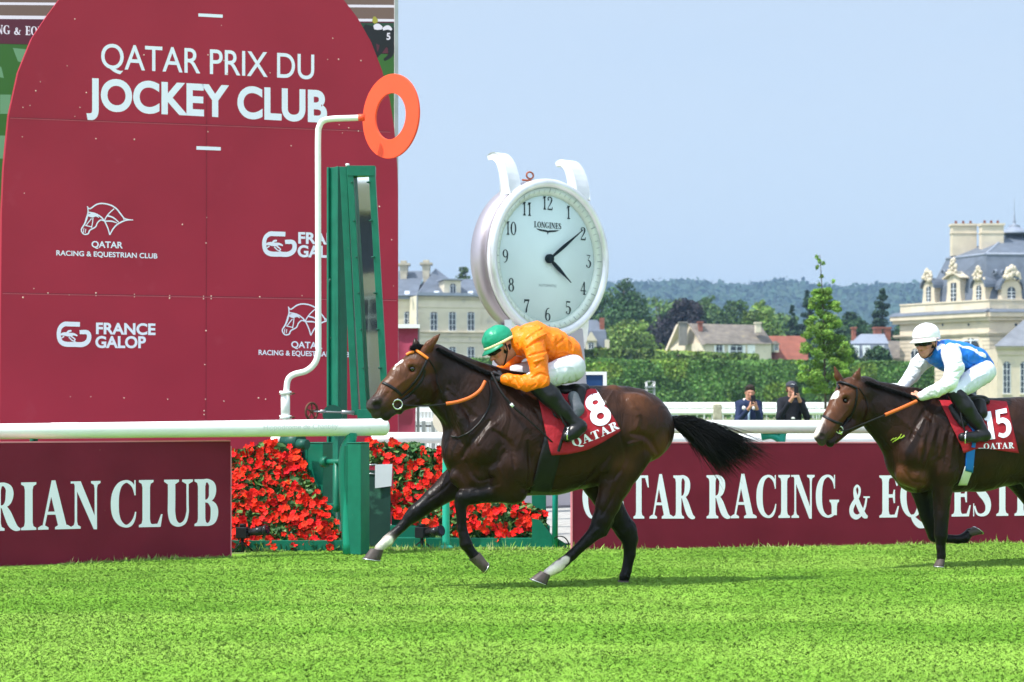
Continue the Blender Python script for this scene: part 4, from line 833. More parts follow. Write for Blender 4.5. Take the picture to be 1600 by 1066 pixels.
    q += ch([(984, 842, .13, 13, .85, BK), (984, 866, .13, 9.5, .9, BK), (979, 892, .13, 8, 1, BK), (976, 901, .13, 8.5, 1, BK), (974, 908, .13, 7, 1, BK)], .012)
    # white markings painted into the coat
    q += ch([(623, 560, -.10, 7.5, 1.6, WH), (617, 569, -.11, 4.0, 1.6, WH)], .004, paint=True, col=(.80, .78, .76))
    q += Fm.dot(589, 634, -.19, 6.5, 1, .010, paint=True, col=(.02, .012, .012))
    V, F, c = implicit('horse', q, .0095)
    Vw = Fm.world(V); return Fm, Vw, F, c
t0 = horse_one()
def sculpt(Vw, F, strokes):
    bv = bvh_of(Vw, F); n = np.zeros_like(Vw); q = Vw[F]; fn = np.cross(q[:, 2]-q[:, 0], q[:, 3]-q[:, 1])
    for k in range(4): np.add.at(n, F[:, k], fn)
    n /= np.linalg.norm(n, axis=1)[:, None]+1e-9
    if (n*(Vw-Vw.mean(0))).sum() < 0: n = -n
    out = Vw.copy()
    for pts, sig, amt in strokes:
        sp = smoothpath([(x, y, 0) for x, y in pts], 18); P_ = np.array([cast(bv, p.x, p.y)[0] for p in sp]); w_ = np.full(len(Vw), 9.)
        for i, p in enumerate(P_):
            e = .45+.55*math.sin(math.pi*min(max((i+.5)/len(P_), 0), 1)); w_ = np.minimum(w_, np.linalg.norm(Vw-p, axis=1)/e)
        out += n*(amt*np.exp(-(w_/sig)**2))[:, None]
    return out
def finish_horse(name, label, data, loc, marks=(), strokes=()):
    Fm, Vw, F, c = data; Vw = sculpt(Vw, F, strokes); bv = bvh_of(Vw, F)
    for px, py, r, colr, soft in marks:
        h, _ = cast(bv, px, py); dd = np.linalg.norm((Vw-np.array(h)), axis=1)+lattice_noise(Vw, 45, 3)*.004; t_ = np.clip((r-dd)/soft+.5, 0, 1)[:, None]; c = c*(1-t_)+np.array(colr)*t_
    t = thing(name, label, 'horse', loc, None)
    me = npmesh('body', Vw, F, True, c); link('body', me, t, M_coat); return t, Fm, bvh_of(Vw, F)
h1, F1, B1 = finish_horse('racehorse', 'leading dark bay racehorse with cloth number 8 and a white star, galloping past the finish', t0, (P(870, 0, 15).x, 15, 0), [(624, 563, .024, (.8, .78, .76), .006), (620, 569, .020, (.8, .78, .76), .006), (616, 576, .011, (.8, .78, .76), .006), (883, 875, .034, (.74, .66, .56), .012), (874, 884, .046, (.74, .66, .56), .012), (864, 891, .042, (.74, .66, .56), .012), (608, 845, .036, (.70, .66, .58), .012), (599, 851, .042, (.70, .66, .58), .012)],
 [([(765, 657), (734, 694), (722, 715)], .022, -.012), ([(825, 690), (829, 731), (825, 762)], .020, -.012), ([(771, 673), (796, 694), (804, 731)], .020, -.011), ([(728, 722), (747, 750), (771, 746)], .016, -.012),
  ([(689, 624), (705, 665), (722, 694)], .018, -.010), ([(970, 682), (978, 715), (961, 748)], .020, -.012), ([(986, 678), (1012, 684), (1028, 707)], .020, -.014), ([(937, 622), (957, 649), (970, 678)], .020, -.009),
  ([(970, 748), (955, 781), (940, 806)], .014, -.009), ([(914, 756), (937, 731), (953, 712)], .020, -.012), ([(747, 694), (760, 676), (775, 662)], .020, .010), ([(730, 726), (740, 742)], .014, .008),
  ([(982, 624), (997, 650), (993, 672)], .022, .012), ([(958, 611), (946, 636), (953, 662)], .012, .008), ([(982, 694), (1005, 690), (1022, 712)], .018, .010), ([(957, 752), (949, 781)], .014, .009),
  ([(640, 590), (625, 600), (612, 612)], .010, .006), ([(650, 600), (636, 612), (626, 622)], .010, -.006), ([(608, 612), (600, 622), (596, 632)], .008, -.005), ([(836, 640), (850, 668), (846, 700)], .022, -.008),
  ([(806, 752), (822, 766), (842, 768)], .016, -.010), ([(780, 757), (760, 762), (738, 768)], .010, -.006), ([(705, 752), (690, 766), (668, 782)], .010, -.007), ([(700, 606), (730, 632), (755, 655)], .022, .007),
  ([(860, 735), (880, 742), (905, 742)], .012, .005), ([(935, 826), (925, 836)], .010, .006), ([(664, 612), (652, 624), (640, 630)], .008, -.006), ([(786, 700), (778, 720), (786, 745)], .018, .008)])
def tail_and_mane(Fm, t, dock, lowend, topend, n, mane, nm, X=lambda x, y: (x, y), S=1.0, seed=5, mane_len=.07, mane_dir=(8, 6), lmane=-.03, bvh=None):
    rs = np.random.default_rng(seed); a = rs.random(n); P0 = []; P1 = []; P2 = []
    for i in range(n):
        u = rs.random()**.8; k = a[i]; d0 = (dock[0]+dock[2]*u, dock[1]+dock[3]*u); sp = rs.normal(0, 1)
        e = (topend[0]+(lowend[0]-topend[0])*k, topend[1]+(lowend[1]-topend[1])*k)
        ln = rs.uniform(.42, 1.04)*(1 if rs.random() > .12 else 1.12); e = (d0[0]+(e[0]-d0[0])*ln, d0[1]+(e[1]-d0[1])*ln)
        m_ = (d0[0]+(e[0]-d0[0])*.42+6*S, d0[1]+(e[1]-d0[1])*.38-14*S*(1-k*.6)+sp*3)
        l0 = rs.normal(0, .018); l2 = rs.normal(0, .09); e = (e[0]+rs.normal(0, 5), e[1]+rs.normal(0, 7))
        P0.append(wp(Fm, *X(*d0), l0)); P1.append(wp(Fm, *X(*m_), l0+l2*.3)); P2.append(wp(Fm, *X(*e), l2))
    V, F = hair_between(Fm, np.array(P0), np.array(P1), np.array(P2), .0026, 9, .03, seed)
    link('tail', npmesh('tail', V, F, True), t, M_hair)
    P0 = []; P1 = []; P2 = []
    for i in range(nm):
        u = rs.random(); p = polyline(mane, u); cl = math.sin(u*60)*.5+.5; l = rs.normal(lmane*.4, .008); L_ = mane_len*Fm.sc*(rs.uniform(.5, 1.1))*(.55+.6*cl)
        b = (p[0]+mane_dir[0]*.25*L_/10, p[1]-L_*.10); e = (p[0]+mane_dir[0]*L_/10, p[1]+mane_dir[1]*L_/10)
        a0, n0 = cast(bvh, p[0], p[1]+4+rs.uniform(-2, 2), -.01); a1, _ = cast(bvh, p[0]+mane_dir[0]*L_/22, p[1]+2, .030+.02*rs.random()); a2, _ = cast(bvh, e[0], e[1]+4, .012+.02*rs.random())
        P0.append(a0); P1.append(a1); P2.append(a2)
    V, F = hair_between(Fm, np.array(P0), np.array(P1), np.array(P2), .0034, 5, .005, seed+1)
    link('mane', npmesh('mane', V, F, True), t, M_hair)
tail_and_mane(F1, h1, (1036, 654, 26, 3), (1132, 748), (1200, 704), 2300, [(680, 543), (700, 552), (725, 565), (752, 577), (785, 588)], 1800, bvh=B1)
def forelock(Fm, t, a, b, e, n, seed):
    rs = np.random.default_rng(seed); u = rs.random(n)[:, None]; A = wp(Fm, *a); B = wp(Fm, *b); E = wp(Fm, *e); P0 = A+(B-A)*u+rs.normal(0, .006, (n, 3)); P2 = E+rs.normal(0, .012, (n, 3)); P1 = (P0+P2)/2+np.array([0, -.02, .012])
    V, F = hair_between(Fm, P0, P1, P2, .0025, 5, .008, seed); link('forelock', npmesh('forelock', V, F, True), t, M_hair)
forelock(F1, h1, (655, 541, 0), (672, 543, -.03), (644, 545, -.08), 420, 31)
mb = MB()
for l in (-.128,): mb.ball(tuple(wp(F1, 644, 576.5, l)), .0235, 8)
mb.build('eye', mat('dark_eye', (.006, .004, .004), .06, spec=.8), h1)
def hoof(Fm, t, cf, cb, toe, heel, l, wd=.052):
    mb = MB(); rings = []; n = 20
    for k, s_ in ((0, .80), (.25, .86), (.6, .94), (.93, 1.02), (1.0, .98)):
        f = (cf[0]+(toe[0]-cf[0])*k, cf[1]+(toe[1]-cf[1])*k); b = (cb[0]+(heel[0]-cb[0])*k, cb[1]+(heel[1]-cb[1])*k)
        A = wp(Fm, *f, l); B = wp(Fm, *b, l); c_ = (A+B)/2; h_ = (A-B)/2; lat = np.array([-Fm.s, Fm.c, 0])*wd*s_
        rings.append([tuple(c_+h_*math.cos(2*math.pi*i/n)*(1 if math.cos(2*math.pi*i/n) > 0 else .85)+lat*math.sin(2*math.pi*i/n)) for i in range(n)])
    mb.add(sum(rings, []), [(i*n+k, i*n+(k+1) % n, (i+1)*n+(k+1) % n, (i+1)*n+k) for i in range(4) for k in range(n)], True)
    mb.add(rings[4], [tuple(range(n))]); mb.add(rings[0], [tuple(range(n))]); o = mb.build('hoof', M_hoof, t)
    mb = MB(); mb.tube([tuple(np.array(p)*1.0) for p in rings[3]+rings[3][:1]], .004, 6, caps=False); mb.build('horseshoe', M_steel, o)
hoof(F1, h1, (579, 857), (601, 860), (566, 874), (596, 878), .12); hoof(F1, h1, (733, 875), (751, 862), (757, 896.6), (764, 880), -.13)
hoof(F1, h1, (844.6, 892), (861, 900), (827, 905.6), (855, 916.6), -.13); hoof(F1, h1, (966, 907), (984, 907), (961, 921), (983, 921), .13)
# bridle of the leader
def bridle(Fm, bvh, t, brow, cheeks, nose, ring, throat, browmat):
    r = strap(bvh, brow, .011, 'browband', browmat, t, .010, tubular=True)
    mbx = []
    for i, c in enumerate(cheeks): strap(bvh, c, .0105, 'cheek_strap', M_leather, t, .003)
    strap(bvh, nose, .0115, 'noseband', M_leather, t, .003); strap(bvh, throat, .005, 'throat_strap', M_leather, t, .003)
    mb = MB(); c, nn = cast(bvh, ring[0], ring[1], .018); a = Vector((1, .25, 0)).normalized(); b = Vector((0, 0, 1)); rr = ring[2]/Fm.sc
    mb.tube([tuple(c+(a*math.cos(k*math.pi/10)+b*math.sin(k*math.pi/10))*rr) for k in range(21)], .0055, 8, caps=False); o = mb.build('bit_ring', M_steel, t)
    mb = MB(); mb.ball(tuple(c+b*rr), .009, 5); mb.ball(tuple(c-b*rr*.8+a*rr*.6), .009, 5); mb.ball(tuple(c-a*rr), .009, 5); mb.build('bit_buckle', M_steel, o)
bridle(F1, B1, h1, [(629, 546), (640, 544), (653, 551), (668, 561.5)], [[(667, 563), (661, 576), (653, 590), (640, 606), (628, 617)], [(664, 578), (660, 592), (650, 606), (637, 619), (626, 626)]],
       [(598, 598), (609.5, 603.5), (620, 611), (628, 618)], (620, 632, 7.2), [(670, 562), (681, 581), (683, 598), (690, 614)], mat('orange_noseband', (.85, .22, .03), .5, var=.1, scale=40))
# reins and breast strap
def freetube(Fm, pts, r, name, m, t, n=8):
    mb = MB(); mb.tube([tuple(wp(Fm, p[0], p[1], p[2])) if False else tuple(v) for p, v in [(None, v) for v in smoothpath([tuple(wp(Fm, *p)) for p in pts], n)]], r, 10); return mb.build(name, m, t)
freetube(F1, [(626, 632, -.16), (645, 634, -.17), (672, 634, -.18), (700, 631, -.20)], .0055, 'rein', M_leather, h1)
freetube(F1, [(697, 631, -.20), (715, 628, -.21), (735, 621, -.21), (750, 610, -.20), (758, 596, -.17)], .0135, 'rein_grip', M_orange, h1)
strap(B1, [(764, 596), (767, 616), (762, 640), (749, 662), (733, 676), (716, 684), (706, 682)], .0075, 'rein_loop', M_leather, h1, .014, tubular=True)
# saddle cloth, girth, saddle
cl1, BC1 = sheet_on(F1, B1, [(836, 606), (860, 607), (900, 609), (931, 611)], [(861, 711), (884, 710), (916, 703), (939, 692), (969, 673)], 'saddle_cloth', M_cloth, h1, seed=3, hem=.01)
decal(BC1, bigtext('8'), 934, 641, 33, 52, R(-21), 'number', M_letter, cl1, .008)
decal(BC1, serif('QATAR'), 931, 681, 78, 17, R(-22), 'cloth_lettering', M_letter, cl1, .008, arc=-2)
sheet_on(F1, B1, [(862, 640), (892, 640)], [(828, 770), (860, 772)], 'girth', M_leather, h1, off=.010, nu=6, nv=24, wav=.002, seed=9)
strap(BC1, [(890, 650), (880, 680), (872, 706)], .012, 'girth_buckle_strap', M_leather, h1, .005)
q = F1.chain([(856, 606, 0, 11, 2.2), (875, 612, 0, 9, 3.0), (898, 611, 0, 10, 3.0), (912, 607, 0, 8, 3.0)], .03)
q += F1.chain([(862, 618, -.17, 10, .8), (872, 650, -.26, 9, .6)], .02)+F1.chain([(905, 614, -.13, 11, 1), (903, 640, -.25, 10, .5)], .02)+F1.chain([(862, 618, .17, 10, .8), (872, 650, .26, 9, .6)], .02)
V, F, c = implicit('saddle', q, .010, cols=False); link('saddle', npmesh('saddle', F1.world(V), F, True), h1, M_leather)
V, F, c = implicit('saddle_pad', F1.chain([(896, 620, -.22, 9, .7), (903, 640, -.265, 10, .5), (899, 650, -.28, 7, .5)], .02), .008, cols=False); link('saddle_pad', npmesh('saddle_pad', F1.world(V), F, True), h1, mat('grey_pad', (.10, .11, .13), .6, bump=.3, bscale=30))
def stirrup(Fm, t, top, iron, l):
    freetube(Fm, [(top[0], top[1], l+.02), ((top[0]+iron[0])/2, (top[1]+iron[1])/2, l-.02), (iron[0], iron[1]-12, l-.03)], .008, 'stirrup_leather', M_leather, t, 4)
    mb = MB(); pts = [(-6, -12), (-8, -4), (-9, 4), (9, 4), (8, -4), (6, -12), (0, -15), (-6, -12)]
    mb.tube([tuple(wp(Fm, iron[0]+x*.35+2, iron[1]+y, l-.03+x*.006)) for x, y in pts], .006, 8); mb.build('stirrup_iron', M_steel, t)
stirrup(F1, h1, (868, 625), (887, 682), -.33)

def horse_two():
    Fm = Frame(1480, 16.8, R(15)); s2 = .89; ch = Fm.chain
    X = lambda x, y: (1448+(x-770)*.89, 696+(y-690)*.87); q = body_chains(Fm, X, .87)
    q += ch([(1455, 694, 0, 66, .60, BR), (1420, 668, 0, 56, .52, DK), (1388, 645, 0, 44, .48, DK), (1358, 626, 0, 32, .52, DK)], .05)
    q += ch([(1470, 628, 0, 20, .5, DK), (1425, 620, 0, 14, .6, DK), (1385, 612, 0, 11, .6, DK), (1352, 603, 0, 11, .7, DK)], .03)
    q += ch([(1422, 720, 0, 36, .9, BR), (1430, 738, 0, 32, 1.0, BR)], .04)
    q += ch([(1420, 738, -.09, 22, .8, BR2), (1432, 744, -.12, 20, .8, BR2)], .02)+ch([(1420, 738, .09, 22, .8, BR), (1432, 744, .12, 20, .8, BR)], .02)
    q += ch([(1478, 650, -.14, 16, .6, DK), (1452, 690, -.175, 22, .5, BR), (1430, 712, -.15, 24, .6, BR)], .04)
    q += ch([(1485, 690, -.18, 24, .5, BR), (1478, 735, -.175, 26, .6, BR)], .03)
    for x, y in ((1440, 690), (1455, 695), (1470, 700)): q += ch([(x+8, y-30, -.185, 5, .8, BR), (x, y+8, -.205, 6, .8, BR2), (x-4, y+24, -.19, 4, .8, BR)], .03)
    # head, more towards the camera
    q += ch([(1350, 612, 0, 24, .7, DK), (1331, 612, -.03, 23, .9, BR)], .03)+ch([(1341, 642, -.02, 25, .65, BR), (1336, 640, -.05, 23, .75, BR)], .02)
    q += ch([(1327, 614, -.05, 22, .92, BR2), (1315, 632, -.10, 19.5, .86, BR2), (1301, 655, -.16, 16, .80, BR2), (1291, 673, -.20, 13.5, .88, GR)], .02)
    q += ch([(1342, 655, -.03, 13, .8, BR), (1322, 668, -.10, 10, .9, BR), (1304, 686, -.17, 7.5, 1.1, GR)], .014)
    q += ch([(1287, 675, -.20, 12.5, .95, GR), (1282, 681, -.215, 10.5, 1.0, GR)], .015)+Fm.dot(1284, 690, -.21, 7, 1.1, .012, col=GR)+Fm.dot(1297, 692, -.19, 7, 1.1, .012, col=BK)
    q += ch([(1328, 616, -.14, 6, 1, BR2), (1320, 618, -.16, 6, 1, BR2)], .012)+ch([(1322, 632, -.15, 5, .8, BR2), (1308, 652, -.20, 4, .8, BR2)], .012)
    q += Fm.dot(1321, 626, -.175, 5, 1, .010, sub=True)+Fm.dot(1284, 682, -.275, 5.5, .8, .008, sub=True)
    q += ch([(1334, 598, -.07, 7, .9, BR2), (1339, 588, -.08, 6.5, .8, BR2), (1344, 575, -.085, 1.8, .7, BR2)], .008)
    q += ch([(1315, 598, .05, 6.5, .9, BR2), (1309, 588, .06, 6, .8, BR2), (1304, 573, .065, 1.8, .7, BR2)], .008)
    q += ch([(1339, 588, -.12, 2.5, .8, BK), (1343, 580, -.115, 1, .8, BK)], .004, sub=True)
    # near fore, on the ground
    q += ch([(1470, 725, -.15, 28, .62, BR), (1472, 765, -.14, 16, .85, DK), (1471, 805, -.14, 11.5, .95, BK), (1470, 836, -.14, 10.5, 1, BK)], .02)
    q += ch([(1470, 838, -.14, 9.5, 1, BK), (1470, 856, -.14, 7, .95, BK), (1471, 868, -.14, 6.8, .95, BK), (1470, 874, -.14, 6.5, 1, WH)], .012)
    # far fore, folded back
    q += ch([(1440, 730, .13, 26, .7, BR), (1441, 765, .13, 18, .85, BK), (1450, 805, .13, 13, .9, BK), (1459, 834, .13, 10.5, 1, BK)], .02)
    q += ch([(1460, 838, .13, 10, 1, BK), (1475, 841, .13, 7, .95, BK), (1496, 843, .13, 6.8, .95, BK), (1507, 841, .13, 8, 1, BK), (1515, 832, .13, 7, 1, BK)], .012)
    # hind legs, mostly outside the frame
    def hx(pts): return [(*X(p[0], p[1]), p[2], p[3]*.87, *p[4:]) for p in pts]
    q += ch(hx([(985, 668, -.12, 50, .62, BR2), (968, 716, -.13, 38, .62, DK), (962, 752, -.13, 26, .75, DK), (980, 795, -.13, 18, .8, BK), (1003, 828, -.13, 14, .85, BK)]), .03)
    q += ch(hx([(1003, 828, -.13, 13, .85, BK), (1002, 862, -.13, 9, .9, BK), (990, 890, -.13, 9, 1, BK), (980, 905, -.13, 9, 1, BK)]), .012)
    q += ch(hx([(960, 690, .12, 50, .8, DK), (930, 735, .13, 34, .8, DK), (960, 790, .13, 20, .8, BK), (1000, 815, .13, 15, .8, BK), (1000, 850, .13, 9, .9, BK), (995, 880, .13, 9, .9, BK)]), .03)
    q += ch([(1300, 611, -.14, 6.5, 1.6, WH), (1304, 617, -.14, 6, 1.6, WH)], .006, paint=True, col=(.72, .70, .68))
    q += ch([(1283, 655, -.18, 6, 1.2, WH), (1272, 676, -.20, 8, 1.4, WH)], .010, paint=True, col=(.66, .62, .60))
    q += Fm.dot(1284, 683, -.26, 5.5, 1, .008, paint=True, col=(.03, .02, .02))
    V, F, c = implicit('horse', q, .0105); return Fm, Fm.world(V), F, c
t0 = horse_two()
h2, F2, B2 = finish_horse('racehorse', 'second dark bay racehorse with cloth number 15, partly outside the right edge', t0, (P(1500, 0, 16.8).x, 16.8, 0), [(1303, 611, .034, (.74, .72, .70), .008), (1301, 620, .024, (.74, .72, .70), .008), (1284, 655, .022, (.66, .62, .60), .012), (1277, 666, .034, (.66, .62, .60), .012), (1272, 676, .034, (.66, .6, .58), .012)],
 [([(1443, 687), (1436, 725)], .016, .010), ([(1461, 671), (1449, 712), (1443, 731)], .015, .012), ([(1476, 675), (1468, 714)], .014, .011), ([(1490, 679), (1484, 729)], .016, .010),
  ([(1452, 675), (1441, 722)], .012, -.010), ([(1468, 668), (1458, 716)], .012, -.010), ([(1484, 668), (1476, 722)], .012, -.010), ([(1456, 626), (1435, 658), (1422, 687)], .022, -.012), ([(1503, 690), (1500, 735)], .018, -.012),
  ([(1412, 735), (1425, 752), (1445, 755)], .016, -.010), ([(1352, 660), (1372, 680), (1392, 705)], .016, -.008), ([(1325, 640), (1312, 655), (1302, 668)], .010, .006), ([(1336, 640), (1326, 656)], .012, -.006),
  ([(1466, 770), (1468, 800)], .010, -.006), ([(1390, 640), (1420, 665), (1440, 680)], .022, .007)])
hoof(F2, h2, (1465, 873), (1476, 874), (1459, 886), (1475, 887), -.14); hoof(F2, h2, (1513, 839), (1510, 827), (1537, 834), (1521, 822), .13)
X2 = lambda x, y: (1448+(x-770)*.89, 696+(y-690)*.87)
tail_and_mane(F2, h2, (1036, 654, 26, 3), (1138, 752), (1204, 700), 500, [(1350, 594), (1372, 601), (1400, 610), (1425, 618)], 1100, bvh=B2, X=X2, S=.87, seed=15, mane_len=.06)
forelock(F2, h2, (1317, 594, 0), (1332, 595, -.03), (1318, 603, -.10), 220, 32)
mb = MB(); mb.ball(tuple(wp(F2, 1320.5, 626, -.150)), .021, 8); mb.build('eye', MATS['dark_eye'], h2)
bridle(F2, B2, h2, [(1305, 600), (1314, 598.5), (1326, 602), (1338, 607)], [[(1338, 606), (1338, 624), (1331, 644), (1320, 662)], [(1337, 622), (1336, 636), (1326, 655), (1315, 668)]],
       [(1283, 648), (1292, 653), (1304, 659), (1317, 663)], (1311, 674, 5.5), [(1341, 606), (1352, 622), (1356, 640)], M_leather)
mb = MB(); c, nn = cast(B2, 1309, 672, .03); mb.ball(tuple(c), .016, 6, (1, .5, 1.4)); mb.build('bit_guard', mat('lime_rubber', (.45, .65, .05), .5), h2)
freetube(F2, [(1313, 673, -.22), (1325, 672, -.22), (1345, 664, -.22), (1384, 648, -.24)], .006, 'rein', M_leather, h2)
freetube(F2, [(1383, 648.5, -.24), (1410, 637, -.24), (1432, 627, -.20)], .015, 'rein_grip', M_orange, h2)
cl2, BC2 = sheet_on(F2, B2, [(1468, 628), (1500, 628), (1530, 626), (1573, 630)], [(1505, 708), (1520, 702), (1534, 700), (1560, 704), (1590, 708)], 'saddle_cloth', M_cloth, h2, seed=13, hem=.01, wav=.004)
decal(BC2, bigtext('15'), 1558, 664, 40, 45, R(-9), 'number', M_letter, cl2, .014)
decal(BC2, serif('QATAR'), 1560, 698, 48, 12, R(-2), 'cloth_lettering', M_letter, cl2, .008)
M_blue = mat('blue_strap', (.01, .13, .50), .5, var=.1)
sheet_on(F2, B2, [(1512, 640), (1528, 640)], [(1507, 735), (1519, 738)], 'girth', M_blue, h2, off=.014, nu=6, nv=20, wav=.002, seed=9, both=False)
sheet_on(F2, B2, [(1507, 728), (1521, 728)], [(1496, 757), (1510, 757)], 'girth_end', mat('white_elastic', (.6, .6, .55), .7), h2, off=.011, nu=6, nv=12, wav=.002, seed=9, both=False)
q = F2.chain([(1482, 622, 0, 10, 2.2), (1500, 628, 0, 9, 3.0), (1530, 627, 0, 10, 3.0)], .03)+F2.chain([(1490, 640, -.18, 10, .8), (1505, 660, -.27, 8, .6)], .02)+F2.chain([(1530, 634, -.16, 11, 1), (1535, 646, -.25, 9, .6)], .02)
V, F, c = implicit('saddle', q, .010, cols=False); link('saddle', npmesh('saddle', F2.world(V), F, True), h2, M_leather)
strap(BC2, [(1497, 655), (1512, 662), (1522, 676), (1520, 700)], .018, 'blue_girth_strap', M_blue, h2, .010)
stirrup(F2, h2, (1500, 640), (1509, 688), -.31)
mb = MB(); c, nn = cast(B2, 1400, 685, .004)
rs = random.Random(4)
for k in range(14):
    x, y = 1392+k*1.3, 690-k*.6+rs.uniform(-3, 3); a, _ = cast(B2, x, y, .006); b, _ = cast(B2, x+rs.uniform(3, 7), y-rs.uniform(1, 6), .008); mb.tube([tuple(a), tuple(b)], .003, 4)
mb.build('grass_splash', mat('torn_grass', (.35, .5, .05), .8), h2)

# ---------------------------------------------------------------- riders
M_skin = mat('skin', (.48, .24, .16), .55, attr='Col', var=.06, scale=30)
SK = (.46, .23, .155); SKR = (.50, .20, .14); LIP = (.40, .13, .11)
def head_prims(Fm, c, f, u, lat, sc=1.0, col=SK, hair=None):
    """c centre (local), f forward, u up, lat sideways: orthonormal local vectors"""
    c = np.array(c, float); f = np.array(f, float); f /= np.linalg.norm(f); u = np.array(u, float); u -= f*(u@f); u /= np.linalg.norm(u); s_ = np.cross(u, f)
    H = lambda a, b, d: c+(f*a+s_*b+u*d)*sc
    def pr(a, b, ra, rb=None, k=1, bl=.012, **kw): return prim(H(*a), H(*b), ra*sc, (rb or ra)*sc, k, k, bl, col=kw.get('col', col), sub=kw.get('sub', False), paint=kw.get('paint', False))
    q = [pr((-.015, 0, .035), (.01, 0, .04), .083, .080, .9, .02), pr((.04, 0, -.0), (.045, 0, -.05), .062, .050, .9, .02), pr((.055, 0, -.085), (.065, 0, -.088), .028, .024, 1.1, .015),
         pr((-.02, 0, -.04), (.03, 0, -.07), .055, .045, .9, .02),
         pr((.088, 0, .005), (.112, 0, -.035), .010, .0155, .9, .008, col=SKR), pr((.10, -.012, -.036), (.10, .012, -.036), .010, .010, 1, .006, col=SKR),
         pr((.085, -.035, .022), (.085, .035, .022), .016, .016, 1, .012), pr((.087, -.018, -.066), (.087, .018, -.066), .0085, .0085, 1, .006, col=LIP), pr((.07, -.042, -.02), (.07, .042, -.02), .018, .018, 1, .015, col=SKR)]
    for sg in (-1, 1): q += [pr((.100, sg*.031, .004), (.100, sg*.031, .004), .0125, sub=True, bl=.008), pr((-.002, sg*.078, -.002), (-.006, sg*.080, -.025), .019, .014, .45, .008)]
    return q, H, f, u, s_
def hand_prims(w_, d, n, thumb, col=SK, curl=1.0, sz=1.0, side=None):
    """w_ wrist, d along the hand, n back-of-hand normal; fingers curl away from n"""
    w_ = np.array(w_, float); d = np.array(d, float); d /= np.linalg.norm(d); n = np.array(n, float); n -= d*(n@d); n /= np.linalg.norm(n); s_ = np.cross(d, n)*thumb
    q = []
    for k in (-1, 0, 1): q.append(prim(w_+d*.012*sz+s_*k*.014*sz, w_+d*.075*sz+s_*k*.022*sz, .017*sz, .014*sz, 1, 1, .010, col=col))
    for i, (o, L1, L2, L3) in enumerate(((.031, .036, .024, .018), (.011, .040, .027, .020), (-.010, .037, .025, .019), (-.030, .029, .019, .016))):
        b = w_+d*(.083-.004*abs(i-1))*sz+s_*o*sz; a1 = R(35)*curl; a2 = R(95)*curl; a3 = R(150)*curl
        p1 = b+(d*math.cos(a1)-n*math.sin(a1))*L1*sz; p2 = p1+(d*math.cos(a2)-n*math.sin(a2))*L2*sz; p3 = p2+(d*math.cos(a3)-n*math.sin(a3))*L3*sz
        q += [prim(b, p1, .0095*sz, .0085*sz, 1, 1, .003, col=col), prim(p1, p2, .0085*sz, .008*sz, 1, 1, .003, col=col), prim(p2, p3, .008*sz, .007*sz, 1, 1, .003, col=col)]
    b = w_+d*.028*sz+s_*.026*sz; p1 = b+(d*.5+s_*.75-n*.3)*.040*sz; p2 = p1+(d*.8+s_*.1-n*.6)*.032*sz
    q += [prim(b, p1, .014*sz, .0105*sz, 1, 1, .008, col=col), prim(p1, p2, .0105*sz, .0085*sz, 1, 1, .004, col=col)]
    return q
def foldf(amp, freq, seed, stretch=(1, 1, 1)):
    st = np.array(stretch, float)
    def f(p):
        p = p*st; a = lattice_noise(p, freq, seed); b = lattice_noise(p+a[:, None]*.05, freq*2.1, seed+1); return amp*(1-2*np.abs(a))+amp*.5*(1-2*np.abs(b))
    return f
def garment(name, Fm, prims, m, parent, inf=.010, h=.008, fold=None, col=None, extra=None, strokes=()):
    f2 = (lambda p: np.minimum(fold(p), inf*.3)) if fold else None
    V, F, c = implicit(name, prims, h, inf=inf, fold=f2, cols=col is not None, extra=extra)
    cc = col(V, c) if col is not None else None
    Vw = Fm.world(V)
    if strokes: Vw = sculpt(Vw, F, strokes)
    return link(name, npmesh(name, Vw, F, True, cc), parent, m)
def limb(Fm, pts, bl=.02, col=SK): return Fm.chain([(*p, 1) if len(p) == 4 else p for p in pts], bl, col=col)
